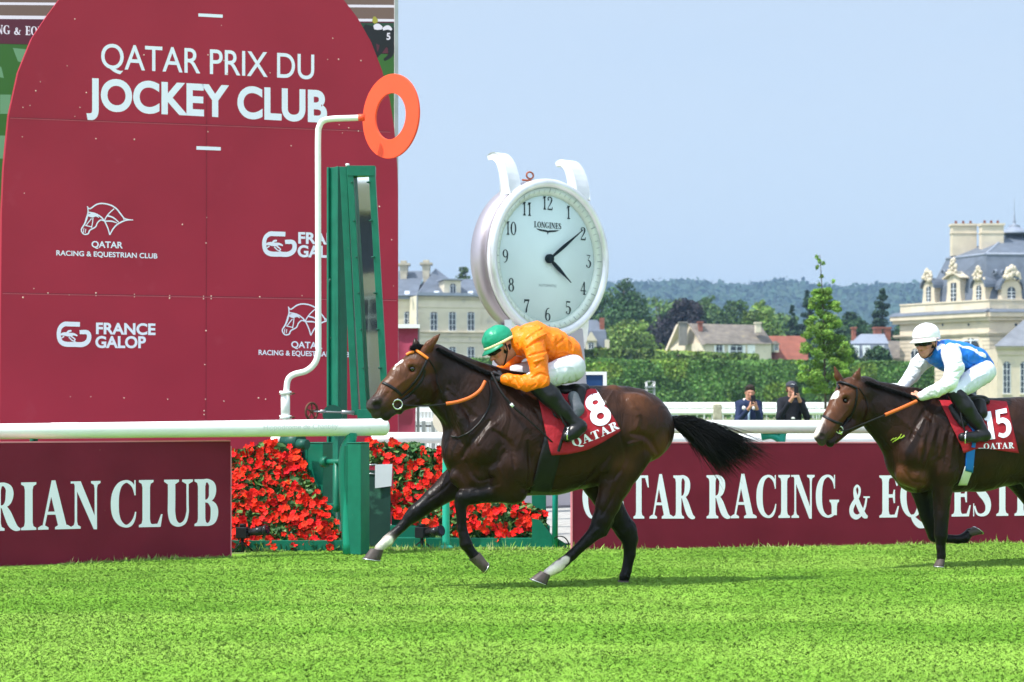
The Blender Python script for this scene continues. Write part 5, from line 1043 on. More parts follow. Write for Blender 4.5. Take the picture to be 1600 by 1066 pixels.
def rider(Fm, t, S):
    """S: dict of pixel poses"""
    hc = Fm.loc(*S['head']); hq, H, f, u, s_ = head_prims(Fm, hc, S['fwd'], S['up'], None, 1.0)
    tors = Fm.chain(S['torso'], .03, col=SK); arms = [limb(Fm, a) for a in S['arms']]; thighs = [limb(Fm, a) for a in S['thighs']]; shins = [limb(Fm, a) for a in S['shins']]; feet = [limb(Fm, a) for a in S['feet']]
    neck = [prim(H(-.02, 0, -.05), tors[-1]['b'], .052, .062, 1, 1, .02, col=SK)]
    hands = []
    for (px, py, l, tx, ty, tl, nrm, th) in S['hands']:
        a = np.array(Fm.loc(px, py, l)); b = np.array(Fm.loc(tx, ty, tl)); hands.append(hand_prims(a, b-a, nrm, th, S.get('skin', SK)))
    allp = hq+neck+tors+sum(arms, [])+sum(hands, [])+sum(thighs, [])+sum(shins, [])+sum(feet, [])
    V, F, c = implicit('body', allp, .0062); link('body', npmesh('body', Fm.world(V), F, True, c), t, M_skin)
    garment('breeches', Fm, Fm.chain(S['hips'], .03)+sum(thighs, []), S['m_breeches'], t, .009, fold=foldf(.006, 15, 3, (1.6, .6, .7)), strokes=S['pleats'])
    for s2, fo in zip(shins, feet): garment('boot', Fm, s2+fo, S['m_boot'], t, .010, fold=foldf(.0015, 20, 5))
    def cutneck(p, d): return np.maximum(d, ((p-H(0, 0, -.085))@u)) if False else d
    garment('silks', Fm, tors+sum(arms, []), S['m_silk'], t, S.get('inf', .016), .0065, strokes=S['creases'], fold=foldf(.010, 12.5, 7, (1.5, .6, .8)), col=S.get('silkcol'))
    # helmet with peak
    hp = [prim(H(-.015, 0, .070), H(.012, 0, .070), .114, .112, .92, .92, .02)]
    cutp = H(0, 0, .042); cu = u*.96+f*.10*-1; cu /= np.linalg.norm(cu)
    def cut(p, d): return np.maximum(d, -((p-cutp)@cu))
    V, F, c = implicit('helmet', hp, .006, cols=False, extra=cut, fold=foldf(.0022, 14, 8)); hl = link('helmet', npmesh('helmet', Fm.world(V), F, True), t, S['m_helmet'])
    # peak: curved sheet reaching forward from the rim
    n = 22; V = []; F = []
    for i in range(n+1):
        a = R(-78+156*i/n)
        for j, (ro, dz) in enumerate(((.098, .012), (.120, .004), (.150+.012*math.cos(a), -.010-.012*math.cos(a)), (.150+.012*math.cos(a), -.016-.012*math.cos(a)), (.120, -.004), (.098, .002))):
            k = 1 if j in (0, 1, 4, 5) else max(.0, math.cos(a))**.55; r_ = .112+(ro-.112)*k if j not in (0, 5) else ro
            V.append(H(math.cos(a)*r_, math.sin(a)*r_*.92, dz+.042))
    for i in range(n):
        for j in range(6): F.append([i*6+j, i*6+(j+1) % 6, (i+1)*6+(j+1) % 6, (i+1)*6+j])
    link('peak', npmesh('peak', Fm.world(np.array(V)), np.array(F), True), hl, S['m_peak'])
    n = 40; V = []; F = []
    for i in range(n):
        a = 2*math.pi*i/n
        for rr, dz in ((.1145, S['band'][0]), (.118, S['band'][0]+.003), (.118, S['band'][1]-.003), (.113, S['band'][1])): V.append(H(-.002+math.cos(a)*rr*1.09, math.sin(a)*rr*.955, dz))
    for i in range(n):
        for j in range(3): F.append([i*4+j, i*4+j+1, ((i+1) % n)*4+j+1, ((i+1) % n)*4+j])
    link('helmet_band', npmesh('helmet_band', Fm.world(np.array(V)), np.array(F), True), hl, S['m_band'])
    # goggles and chin strap
    g = [prim(H(.088, -.034, .010), H(.096, -.008, .008), .026, .023, 1, 1, .01), prim(H(.088, .034, .010), H(.096, .008, .008), .026, .023, 1, 1, .01), prim(H(.05, -.074, .004), H(.085, -.045, .002), .012, .016, 1, 1, .01), prim(H(.05, .074, .004), H(.085, .045, .002), .012, .016, 1, 1, .01)]
    V, F, c = implicit('goggles', g, .005, cols=False); link('goggles', npmesh('goggles', Fm.world(V), F, True), t, S['m_goggle'])
    mb = MB(); pts = [H(-.01, sg*.080, .03) for sg in (-1,)]+[H(.0, -.083, -.02), H(.03, -.062, -.075), H(.045, -.02, -.112), H(.045, .02, -.112), H(.03, .062, -.075), H(.0, .083, -.02), H(-.01, .08, .03)]
    mb.tube([tuple(Fm.world(p)) for p in smoothpath(pts, 4)], .006, 6); mb.build('chin_strap', M_leather, t)
    q = [prim(H(-.03, 0, -.01), H(-.05, 0, -.035), .078, .058, .95, .9, .02)]; V, F, c = implicit('hair', q, .007, cols=False, fold=foldf(.003, 30, 4)); link('hair', npmesh('hair', Fm.world(V), F, True), t, mat('dark_hair', (.02, .013, .01), .7, bump=.5, bscale=80))
    return H, hands
def silkmat(name, col, attr=None): return mat(name, col, .40, var=.12, scale=6, bump=.85, bscale=17, spec=.25, attr=attr)
S1 = dict(pleats=[([(872, 588), (868, 600)], .009, -.007), ([(881, 590), (878, 602)], .009, -.007), ([(890, 590), (888, 601)], .009, -.007), ([(899, 586), (900, 597)], .009, -.006), ([(862, 578), (880, 572), (895, 574)], .012, .005)],
  creases=[([(822, 530), (834, 521), (848, 513)], .010, -.012), ([(822, 544), (836, 535), (852, 529)], .010, -.012), ([(826, 556), (840, 552), (857, 548)], .009, -.012), ([(824, 562), (813, 553), (808, 538)], .010, -.012), ([(836, 575), (846, 563)], .008, -.010),
    ([(803, 590), (811, 605)], .008, -.011), ([(816, 588), (823, 603)], .008, -.010), ([(862, 562), (876, 553), (892, 556)], .011, -.010), ([(868, 541), (882, 529)], .010, -.008), ([(831, 590), (845, 584), (857, 588)], .009, -.012), ([(828, 537), (840, 528), (853, 522)], .010, .010),
    ([(834, 566), (850, 561)], .009, .010), ([(856, 520), (870, 536), (866, 556)], .011, -.008), ([(886, 530), (896, 542), (893, 556)], .010, .008), ([(838, 600), (828, 608)], .008, -.009), ([(812, 514), (822, 510), (836, 509)], .010, .006), ([(844, 606), (852, 598), (856, 588)], .009, .008), ([(792, 586), (797, 602)], .007, -.009)],
  head=(784, 545, -.02), fwd=(-.88, -.16, -.44), up=(-.46, 0, .89),
  torso=[(893, 566, 0, 17, 1.25), (886, 549, 0, 18, 1.35), (862, 540, 0, 24, 1.25), (834, 533, 0, 26, 1.25), (814, 534, 0, 21, 1.35)],
  hips=[(888, 560, 0, 13, 1.5), (894, 576, 0, 19, 1.35)],
  arms=[[(832, 535, -.17, 15), (840, 560, -.26, 13), (845, 595, -.30, 11), (822, 599, -.26, 9.5), (790, 593, -.15, 6.5)], [(818, 538, .17, 15), (800, 560, .27, 12), (793, 578, .28, 10), (778, 582, .14, 7)]],
  thighs=[[(893, 575, -.10, 21), (862, 586, -.19, 17), (832, 595, -.25, 12.5)], [(890, 573, .10, 20), (840, 578, .19, 16), (798, 584, .24, 12)]],
  shins=[[(836, 598, -.25, 14), (860, 619, -.29, 14), (880, 642, -.31, 10.5), (894, 657, -.32, 8)], [(800, 587, .24, 12), (830, 620, .29, 11), (870, 655, .30, 7)]],
  feet=[[(898, 660, -.32, 9), (906, 667, -.33, 9), (897, 675, -.34, 8.5), (886, 682, -.35, 7)], [(872, 658, .31, 8), (880, 668, .31, 8), (858, 682, .33, 6)]],
  hands=[(786, 592, -.135, 768, 586, -.10, (-.1, -.9, .5), 1), (777, 584, .13, 764, 590, .03, (-.2, .6, .7), -1)],
  m_breeches=mat('white_breeches', (.66, .67, .72), .6, bump=.25, bscale=14), m_boot=mat('black_boot', (.010, .010, .011), .32, var=.2, bump=.3, bscale=14, spec=.3),
  m_silk=silkmat('orange_silk', (.96, .20, .006)), m_helmet=mat('green_helmet_silk', (.010, .27, .15), .36, var=.1, scale=6, bump=.5, bscale=14, coat=.05, dirt=((.006, .15, .09), 16, .62)), m_peak=mat('green_peak', (.01, .22, .12), .35),
  m_band=mat('cream_band', (.75, .66, .36), .5), m_goggle=mat('goggle_black', (.01, .01, .012), .1), band=(.042, .062))
j1 = thing('person', 'jockey crouching in orange silks and green helmet with cream band, on the leading horse', 'jockey', tuple(wp(F1, 890, 600, 0)))
H1, hd1 = rider(F1, j1, S1)
garment('glove', F1, hd1[0], mat('black_glove', (.018, .018, .022), .6, bump=.2), j1, .0035, .005); garment('glove', F1, hd1[1], MATS['black_glove'], j1, .0035, .005)
mb = MB(); mb.tube(smoothpath([tuple(wp(F1, 768, 582, -.15)), tuple(wp(F1, 782, 610, -.23)), tuple(wp(F1, 800, 633, -.275)), tuple(wp(F1, 830, 660, -.30)), tuple(wp(F1, 863, 691, -.31))], 6), [.010]*4+[.009]*12+[.006]*9, 8)
tw = thing('whip', 'thin black whip held by the orange-clad jockey along the shoulder of the leading horse', 'whip', tuple(wp(F1, 768, 582, -.15))); mb.build('shaft', M_leather, tw)
mb = MB(); mb.tube([tuple(wp(F1, 798, 631, -.275)), tuple(wp(F1, 802, 635.5, -.279))], .0115, 8); mb.build('collar', M_white, tw)
BLUE = np.array([.012, .16, .62]); WHT = np.array([.78, .79, .84])
def col2(V, c):
    """white sleeves, blue body with a white collar, front seam and back braces"""
    hb_ = np.min([pdist(q, V) for q in armsP2], 0); tb = np.min([pdist(q, V) for q in torsP2], 0); out = np.where((hb_ < tb-.004)[:, None], WHT, BLUE)
    for q in stripesP2: out = np.where((pdist(q, V) < .0)[:, None], WHT, out)
    return out
S2 = dict(pleats=[([(1515, 604), (1511, 617)], .009, -.007), ([(1528, 598), (1526, 609)], .009, -.007), ([(1506, 606), (1522, 592), (1540, 584)], .012, .006)],
  creases=[([(1478, 560), (1490, 568), (1503, 566)], .010, -.010), ([(1476, 576), (1488, 582), (1503, 578)], .010, -.010), ([(1472, 600), (1482, 590), (1498, 592)], .009, -.010), ([(1458, 606), (1464, 618)], .008, -.008), ([(1504, 560), (1518, 570), (1532, 572)], .011, -.010), ([(1508, 585), (1520, 574), (1536, 564)], .011, .010),
    ([(1500, 540), (1512, 552), (1510, 572)], .010, -.008), ([(1448, 566), (1458, 574), (1468, 580)], .009, -.008), ([(1418, 585), (1430, 592)], .009, -.009), ([(1424, 572), (1438, 578)], .009, -.009)],
  head=(1448, 538, -.03), fwd=(-.84, -.50, -.06), up=(-.08, 0, 1),
  torso=[(1536, 573, 0, 15, 1.2), (1524, 562, 0, 17, 1.25), (1502, 558, 0, 21, 1.25), (1480, 556, 0, 22, 1.25), (1465, 553, 0, 17, 1.5)],
  hips=[(1534, 566, 0, 12, 1.4), (1538, 580, 0, 15.5, 1.4)],
  arms=[[(1486, 552, -.17, 13.5), (1491, 575, -.25, 12), (1484, 598, -.28, 10), (1462, 611, -.22, 8), (1441, 619, -.12, 6)], [(1455, 556, .18, 13), (1434, 572, .25, 11), (1424, 588, .26, 9.5), (1406, 608, .16, 6.5)]],
  thighs=[[(1537, 581, -.09, 17.5), (1514, 598, -.19, 15), (1493, 612, -.26, 11)], [(1534, 580, .10, 16), (1500, 596, .19, 14), (1476, 608, .25, 10)]],
  shins=[[(1494, 615, -.26, 11.5), (1508, 636, -.28, 11.5), (1524, 658, -.29, 9), (1532, 668, -.30, 7.5)], [(1478, 610, .25, 10), (1500, 640, .28, 9), (1520, 665, .30, 7)]],
  feet=[[(1533, 672, -.30, 7), (1539, 681, -.31, 7), (1522, 683, -.33, 6.5), (1504, 683, -.35, 5.5)], [(1522, 668, .30, 7), (1526, 678, .31, 7), (1500, 682, .33, 5)]],
  hands=[(1440, 619, -.115, 1424, 619, -.08, (-.1, -.8, .6), 1), (1408, 608, .14, 1420, 617, .03, (.1, .5, .8), -1)], skin=(.55, .25, .16),
  m_breeches=mat('pale_breeches', (.66, .69, .80), .6, bump=.25, bscale=14), m_boot=MATS['black_boot'], inf=.013, silkcol=col2,
  m_silk=silkmat('blue_white_silk', (1, 1, 1), 'Col'), m_helmet=mat('white_helmet', (.80, .78, .82), .3, bump=.1, coat=.3), m_peak=mat('white_peak', (.75, .73, .76), .35),
  m_band=mat('pink_trim', (.80, .60, .60), .5), m_goggle=mat('goggle_dark', (.008, .008, .008), .12), band=(.040, .050))
armsP2 = sum([limb(F2, a) for a in S2['arms']], []); torsP2 = F2.chain(S2['torso'], .03)
def sp(pts, r): return [prim(F2.loc(*a), F2.loc(*b), r, r) for a, b in zip(pts[:-1], pts[1:])]
stripesP2 = sp([(1460, 560, -.17), (1470, 582, -.20)], .020)+sp([(1455, 552, -.17), (1462, 545, -.15), (1472, 540, -.10)], .022)+sp([(1492, 536, -.14), (1515, 542, -.14), (1538, 556, -.13)], .020)
j2 = thing('person', 'jockey in blue silks with white sleeves, white helmet and dark goggles, on the second horse', 'jockey', tuple(wp(F2, 1537, 600, 0)))
H2, hd2 = rider(F2, j2, S2)
# ================================================================ beyond the path
# ---------------------------------------------------------------- giant watch clock
D0 = 26.0; sc = FPX/D0; ang = R(40.5); N = Vector((math.sin(ang), -math.cos(ang), 0)); U = Vector((math.cos(ang), math.sin(ang), 0)); Z = Vector((0, 0, 1))
CC = P(862, 404, D0); RC = 123.5/sc
t = thing('giant_clock', 'giant silver wristwatch-shaped clock showing ten past four, behind the crouching jockey', 'clock', (CC.x, CC.y, 0))
M_sil = mat('brushed_silver', (.50, .445, .475), .36, .75, var=.05, scale=3, bump=.03, bscale=6); M_bez = mat('satin_bezel', (.80, .80, .81), .30, .45)
mb = MB(); mb.lathe(CC-N*.50, [(RC*.80, -.03), (RC*.93, .0), (RC*.985, .06), (RC, .16), (RC, .395)], 72, N); mb.build('case', M_sil, t)
def ringlathe(prof, m, name, n=80):
    mb = MB(); a = U; b = Z; m_ = len(prof); pts = [tuple(CC+N*h+(a*math.cos(2*math.pi*k/n)+b*math.sin(2*math.pi*k/n))*r) for r, h in prof for k in range(n)]
    mb.add(pts, [(i*n+k, i*n+(k+1) % n, ((i+1) % m_)*n+(k+1) % n, ((i+1) % m_)*n+k) for i in range(m_) for k in range(n)], True); return mb.build(name, m, t)
ringlathe([(RC*.9, -.10), (RC*1.0, -.085), (RC*1.012, -.04), (RC*.995, .0), (RC*.955, .018), (RC*.905, .0), (RC*.89, -.06)], M_bez, 'bezel')
ringlathe([(RC*.893, -.015), (RC*.80, -.075), (RC*.80, -.085), (RC*.893, -.085)], mat('chapter_ring', (.60, .68, .60), .35, .2), 'chapter_ring')
M_dial = mat('dial', (.62, .76, .76), .35, var=.05, scale=1.5); mb = MB(); mb.lathe(CC-N*.10, [(RC*.90, 0), (RC*.90, .018), (.001, .0182)], 72, N); mb.build('dial', M_dial, t)
M_ink = mat('dial_ink', (.012, .022, .028), .6, spec=.1)
class ClockPlane:
    def w(s, u, v, off=0): return CC+U*u+Z*v+N*(-.078+off)
cp = ClockPlane()
def dial_text(tm, cx, cy, hgt, wid, name, m=M_ink):
    v, f, z = tm; x0, x1 = v[:, 0].min(), v[:, 0].max(); out = [tuple(cp.w(cx+((a-x0)/(x1-x0)-.5)*wid, cy+(b-.5)*hgt, .001+k*.00004)) for (a, b), k in zip(v, z)]
    me = bpy.data.meshes.new(name); me.from_pydata(out, [], f); me.update(); return link(name, me, t, m)
for k in range(1, 13):
    a = R(90-30*k); s_ = str(k); tm = serif(s_, .04); wd = (tm[0][:, 0].max()-tm[0][:, 0].min())*.185; dial_text(tm, math.cos(a)*RC*.705, math.sin(a)*RC*.705, .175, wd, 'numeral')
dial_text(serif('LONGINES', .03), 0, RC*.425, .078, .48, 'dial_lettering'); dial_text(sans('AUTOMATIC', 0), 0, -RC*.34, .032, .32, 'dial_small_lettering', mat('pale_ink', (.22, .28, .28), .6))
mb = MB()
def dpoly(pts, o_=.001): mb.add([tuple(cp.w(x, y, o_)) for x, y in pts], [tuple(range(len(pts)))])
y0 = RC*.345; dpoly([(-.21, y0+.030), (-.02, y0+.018), (-.02, y0-.008), (-.14, y0+.005)]); dpoly([(.21, y0+.030), (.02, y0+.018), (.02, y0-.008), (.14, y0+.005)], .0014); dpoly([(-.03, y0+.014), (.03, y0+.014), (.012, y0-.012), (0, y0-.045), (-.012, y0-.012)], .0018); mb.build('winged_emblem', M_ink, t)
mb = MB()
for k in range(60):
    a = 2*math.pi*k/60; r0, r1 = RC*.835, RC*(.872 if k % 5 else .885); ca, sa = math.cos(a), math.sin(a); hw = .003 if k % 5 else .006
    def rp(r, s_): off = -.015-(RC*.893-r)/(RC*.093)*.06+.003; return tuple(CC+U*(ca*r-sa*s_)+Z*(sa*r+ca*s_)+N*off)
    mb.add([rp(r0, -hw), rp(r1, -hw), rp(r1, hw), rp(r0, hw)], [(0, 1, 2, 3)])
mb.build('minute_marks', mat('grey_ink', (.25, .30, .28), .6), t)
def hand(a, L_, w_, o_, nm):
    mb = MB(); c_, s_ = math.cos(a), math.sin(a); pr = [(0, .012), (.25, w_), (.45, w_*1.05), (.75, w_*.45), (1, .004)]
    top = [(r*L_, h) for r, h in pr]; pts = [(x*c_-y*s_, x*s_+y*c_) for x, y in top+[(x, -y) for x, y in top[::-1]]]; n = len(pts)
    mb.add([tuple(cp.w(x, y, o_)) for x, y in pts]+[tuple(cp.w(x, y, o_+.01)) for x, y in pts], [tuple(range(n)), tuple(range(n, 2*n))]+[(i, (i+1) % n, (i+1) % n+n, i+n) for i in range(n)]); mb.build(nm, M_ink, t)
hand(R(90-128), RC*.47, .026, .03, 'hour_hand'); hand(R(90-55), RC*.69, .022, .045, 'minute_hand')
mb = MB(); mb.lathe(cp.w(0, 0, .012), [(.06, 0), (.06, .05), (.045, .06), (.001, .062)], 24, N); mb.build('hub', M_ink, t)
# lugs: curved horns sweeping up and back
for sg, nm in ((-1, 'lug'), (1, 'lug')):
    mb = MB(); u0, u1 = (-.67, -.47) if sg < 0 else (.74, .51); prof = []; n = 12
    for i in range(n+1):
        a = R(4+122*i/n); h = -.06-.40*(1-math.cos(a))*.72; v = math.sqrt(max(RC**2-.48**2, 0))-.14+.60*math.sin(a*.88); th = .20*(1-.5*i/n) if i < n else .07; prof.append((h, v, a, th))
    outer = [(h, v) for h, v, a, th in prof]; inner = [(h-math.cos(a*.9)*th*1.0, v-math.sin(a*.9)*th*.8) for h, v, a, th in prof]
    poly = outer+inner[::-1]; m_ = len(poly)
    pts = [tuple(CC+U*u+Z*v+N*h) for u in (u0, u1) for h, v in poly]
    F_ = [(i, i+1, i+1+m_, i+m_) for i in range(m_-1)]+[(m_-1, 0, m_, 2*m_-1)]; k = n+1
    F_ += [(i, i+1, m_-2-i, m_-1-i) for i in range(n)]+[(m_+i, m_+i+1, 2*m_-2-i, 2*m_-1-i) for i in range(n)]
    mb.add(pts, F_, False); mb.build(nm, M_bez, t, bevel=.012)
    mb = MB(); pts = [tuple(CC+U*(u*.96)+Z*(-v*.98)+N*(h*.8)) for u in (u0, u1) for h, v in poly]; mb.add(pts, F_); mb.build(nm, M_bez, t)
mb = MB(); b = CC+Z*(RC+.0)-N*.3-U*.12; mb.box(0, 0, 0, 0, 0, 0); mb.v = []; mb.f = []; mb.sm = []
mb.tube([tuple(b-U*.13), tuple(b+U*.13)], .014, 8); mb.tube([tuple(b+Z*.07+U*.06*math.cos(a)+Z*.045*math.sin(a)) for a in [k*math.pi/8 for k in range(17)]], .012, 8, caps=False); mb.build('lifting_eye', mat('orange_rust', (.35, .10, .05), .7), t)
mb = MB(); mb.lathe(CC+U*(RC-.01)-N*.22, [(.06, 0), (.06, .03), (.085, .035), (.085, .10), (.07, .115)], 16, U)
for k in range(12): a = k*math.pi/6; q = U.cross(N); mb.tube([tuple(CC+U*(RC+.03)-N*.22+N*.085*math.cos(a)+q*.085*math.sin(a)), tuple(CC+U*(RC+.09)-N*.22+N*.085*math.cos(a)+q*.085*math.sin(a))], .009, 6)
mb.build('crown', M_bez, t)
mb = MB(Vector((CC.x, CC.y, 0))-N*.25, ang); zt = CC.z-RC*.86; mb.hull([(-.75, -.3, 0), (.75, -.3, 0), (.75, .3, 0), (-.75, .3, 0)], [(-.62, -.2, zt), (.62, -.2, zt), (.62, .2, zt), (-.62, .2, zt)]); mb.build('pedestal', M_sil, t, bevel=.03)

# blue sign with serif letters behind the leading jockey
PB = Plane(800, 27.5, 949, 27.5); t = thing('name_sign', 'navy sign in a white frame, letters ending NES, partly behind the leading horse', 'sign', PB.w(1.1, 0))
def pbox(pl, x0, y0, x1, y1, o0, o1, m, nm, tt, bev=0):
    mb = MB(); a = pl.uv(x0, y0); b = pl.uv(x1, y1); mb.hull([pl.w(a[0], b[1], o0), pl.w(b[0], b[1], o0), pl.w(b[0], b[1], o1), pl.w(a[0], b[1], o1)], [pl.w(a[0], a[1], o0), pl.w(b[0], a[1], o0), pl.w(b[0], a[1], o1), pl.w(a[0], a[1], o1)]); return mb.build(nm, m, tt, bev)
pbox(PB, 760, 586, 942, 640, 0, -.04, mat('navy', (.010, .045, .14), .5), 'panel', t)
for r in ((754, 581, 948, 586), (754, 640, 948, 645), (754, 586, 759.8, 640), (942.2, 586, 948, 640)): pbox(PB, *r, .02, -.06, M_white, 'frame_bar', t)
place_text(serif('LONGINES', .04), PB, 775, 617, 918, 617, 22, M_letter, 'lettering', t)
mb = MB()
for u in (.3, 1.5): mb.hull([PB.w(u, 0, -.07), PB.w(u+.06, 0, -.07), PB.w(u+.06, 0, -.12), PB.w(u, 0, -.12)], [PB.w(u, 1.6, -.07), PB.w(u+.06, 1.6, -.07), PB.w(u+.06, 1.6, -.12), PB.w(u, 1.6, -.12)])
mb.build('legs', M_grey, t)
# maroon banner beyond the arch
D0 = 30.; t = thing('banner_stand', 'maroon cloth banner with a white top bar beyond the right edge of the arch', 'banner', (P(630, 0, D0).x, D0, 0))
n = 20; V = []; x0 = P(560, 0, D0).x; x1 = P(653, 0, D0).x; z1 = P(0, 513, D0).z
for i in range(n+1):
    for j in range(n+1): a = i/n; b = j/n; V.append((x0+(x1-x0)*a-.05*b*a, D0+.03*math.sin(a*9+b*7)+.02*math.sin(b*15-a*6), .9+(z1-.9)*(1-b)-.1*b*a))
F = [(i*(n+1)+j, (i+1)*(n+1)+j, (i+1)*(n+1)+j+1, i*(n+1)+j+1) for i in range(n) for j in range(n)]
link('cloth', npmesh('cloth', V, F, True), t, mat('banner_cloth', (.30, .04, .08), .7, bump=.3, bscale=6))
mb = MB(); mb.box(x0-.05, x1+.03, D0-.04, D0+.04, z1, z1+.06); mb.build('top_bar', M_white, t); mb = MB(); mb.box(x1-.02, x1+.02, D0+.05, D0+.09, 0, z1); mb.box(x0-.02, x0+.02, D0+.05, D0+.09, 0, z1); mb.build('poles', M_grey, t)
# white picket crowd barriers and grey wall seen under the horse's chin
D0 = 42.; t = thing('picket_barrier', 'white picket barrier in front of the grey wall, under the chin of the leading horse', 'barrier', (P(680, 0, D0).x, D0, 0))
mb = MB(); x0 = P(650, 0, D0).x; x1 = P(760, 0, D0).x; zt = P(0, 637, D0).z
mb.box(x0, x1, D0-.03, D0+.03, zt-.09, zt); mb.box(x0, x1, D0-.03, D0+.03, zt-.30, zt-.22); mb.build('top_rails', M_white, t)
mb = MB(); x = x0+.01
while x < x1: mb.box(x, x+.035, D0+.031, D0+.05, .05, zt-.05); x += .075
mb.build('pickets', M_white, t)
t = thing('post_fence', 'low grey post-and-rail fence under the muzzle of the leading horse', 'fence', (P(640, 0, 36.).x, 36., 0)); mb = MB(); D0 = 36.
for px in (629, 647, 662, 677, 692, 707): x = P(px, 0, D0).x; mb.box(x-.035, x+.035, D0-.03, D0+.03, 0, P(0, 658, D0).z)
mb.build('posts', M_grey, t); mb = MB(); mb.box(P(618, 0, D0).x, P(770, 0, D0).x, D0-.02, D0+.02, P(0, 667, D0).z, P(0, 664.5, D0).z); mb.build('rail', M_dark, t)
D0 = 60.; t = thing('low_wall', 'long pale grey rendered wall between the arch and the picket barrier', 'wall', (P(700, 0, D0).x, D0, 0))
mb = MB(); mb.box(P(560, 0, D0).x, P(860, 0, D0).x, D0, D0+.4, 0, 1.35); mb.build('wall', mat('grey_render', (.42, .42, .38), .9, var=.08), t); mb = MB(); mb.box(P(558, 0, D0).x, P(862, 0, D0).x, D0-.04, D0+.44, 1.351, 1.42); mb.build('coping', M_grey, t)
D0 = 24.; t = thing('marker_disc', 'cream round marker disc on a short post beside the breast of the leading horse', 'marker', (P(696, 0, D0).x, D0, 0))
mb = MB(); mb.lathe(tuple(P(697, 657, D0)), [(.165, 0), (.165, .02)], 28, (0, -1, 0)); mb.build('disc', mat('cream_paint', (.80, .74, .58), .5), t); mb = MB(); mb.tube([(P(696, 0, D0).x, D0+.02, 0), (P(696, 0, D0).x, D0+.02, 1.1)], .02, 8); mb.build('post', M_grey, t)

# ---------------------------------------------------------------- infield rails and fences
def far_rail(lab, D0, x0, x1, zs, r, posts, slope=0.0, m=None):
    t = thing('white_rail', lab, 'rail', (P((x0+x1)/2, 0, D0).x, D0, 0), 'white rails crossing the infield')
    for z in zs: mb = MB(); mb.tube([(P(x0, 0, D0).x, D0, z), (P((x0+x1)/2, 0, D0).x, D0+slope/2, z), (P(x1, 0, D0).x, D0+slope, z)], r, 10); mb.build('rail_tube', m or M_white, t)
    for k in range(posts):
        px = x0+(x1-x0)*(k+.5)/posts; dd = slope*(k+.5)/posts; p = P(px, 0, D0); mb = MB(); mb.tube([(p.x, D0+dd+r, 0), (p.x, D0+dd+r, zs[0]-r*.3)], r*.45, 8); mb.build('post', M_white, t)
far_rail('nearest infield rail, thick white tube just above the paling fence', 57., 930, 1560, [1.10], .075, 12)
far_rail('farthest white rail, along the foot of the clipped hedge', 150., 930, 1700, [1.25, .75], .10, 34)
far_rail('thin double white rail between the thick rail and the hedge rail', 95., 940, 1700, [1.22, 1.0], .05, 26)
far_rail('white double rail nearest the hedge rail, a little lower', 120., 940, 1700, [1.05, .7], .05, 28)
t = thing('paling_fence', 'weathered wooden paling fence behind the two people with phones', 'fence', (P(1200, 0, 50.).x, 50., 0)); mb = MB(); x = P(1040, 0, 50.).x; rs = random.Random(3)
while x < P(1330, 0, 50.).x: mb.box(x, x+.045, 50., 50.02, 0, .98+rs.uniform(-.03, .04)); x += rs.uniform(.07, .095)
mb.build('palings', mat('old_wood', (.36, .33, .25), .9, var=.3, scale=12), t); mb = MB(); mb.box(P(1040, 0, 50.).x, x, 50.021, 50.03, .8, .83); mb.box(P(1040, 0, 50.).x, x, 50.021, 50.03, .25, .28); mb.build('wires', M_grey, t)
t = thing('wooden_post', 'stout weathered wooden gatepost at the left end of the paling fence', 'post', (P(1121, 0, 40.).x, 40., 0)); mb = MB((P(1121, 0, 40.).x, 40., 0)); mb.box(-.085, .085, -.08, .08, 0, 1.32); mb.build('shaft', MATS['old_wood'], t, bevel=.01)
mb = MB((P(1121, 0, 40.).x, 40., 0)); mb.lathe((0, 0, 1.321), [(.11, 0), (.11, .015), (.02, .05)], 4, ); mb.build('cap', MATS['old_wood'], t)

# ---------------------------------------------------------------- foliage tools
M_fol = mat('foliage', (.06, .12, .03), .6, attr='Col', var=.25, scale=.6, spec=.2); M_bark = mat('bark', (.09, .07, .05), .9, var=.3, scale=6, bump=.4)
def leafquads(p, nrm, size, col, cv, rs, jit=.9):
    n = len(p); d = nrm+rs.normal(0, jit, (n, 3)); d /= np.linalg.norm(d, axis=1)[:, None]; a = np.cross(d, rs.normal(0, 1, (n, 3))); a /= np.linalg.norm(a, axis=1)[:, None]; b = np.cross(d, a)
    s_ = (size*(.55+.9*rs.random(n)))[:, None]; V = np.stack([p-a*s_*.5, p-b*s_*.34+d*s_*.08, p+a*s_*.55, p+b*s_*.34+d*s_*.08], 1); i = (np.arange(n)*4)[:, None]
    c = np.array(col)[None]*(1+cv*rs.normal(0, 1, (n, 1)))*(1+.10*rs.normal(0, 1, (n, 3))); return V.reshape(-1, 3), i+np.arange(4)[None], np.repeat(np.clip(c, .003, 1), 4, 0)
def crown(lobes, n, size, col, seed, cv=.22, fill=.35):
    """leaves over the volume of many overlapping lobes (cx,cy,cz,rx,ry,rz)"""
    rs = np.random.default_rng(seed); L_ = np.array(lobes, float); w_ = (L_[:, 3]*L_[:, 5])**1.0; k = rs.choice(len(L_), n, p=w_/w_.sum()); u = rs.normal(0, 1, (n, 3)); u /= np.linalg.norm(u, axis=1)[:, None]
    r = np.where(rs.random(n) < fill, rs.random(n)**.5, 1-.10*np.abs(rs.normal(0, 1, n)))[:, None]; nz_ = lattice_noise(u*1.0+k[:, None]*3.7, 2.6, seed)[:, None]; r = r*(1+.22*nz_)
    p = L_[k, :3]+u*L_[k, 3:]*r; tone = (1+.28*rs.normal(0, 1, len(L_)))[k]; cc = np.array(col)[None]*np.clip(tone, .5, 1.7)[:, None]
    V, F, c = leafquads(p, u, np.full(n, size), (1, 1, 1), cv, rs); return V, F, c*np.repeat(cc, 4, 0)
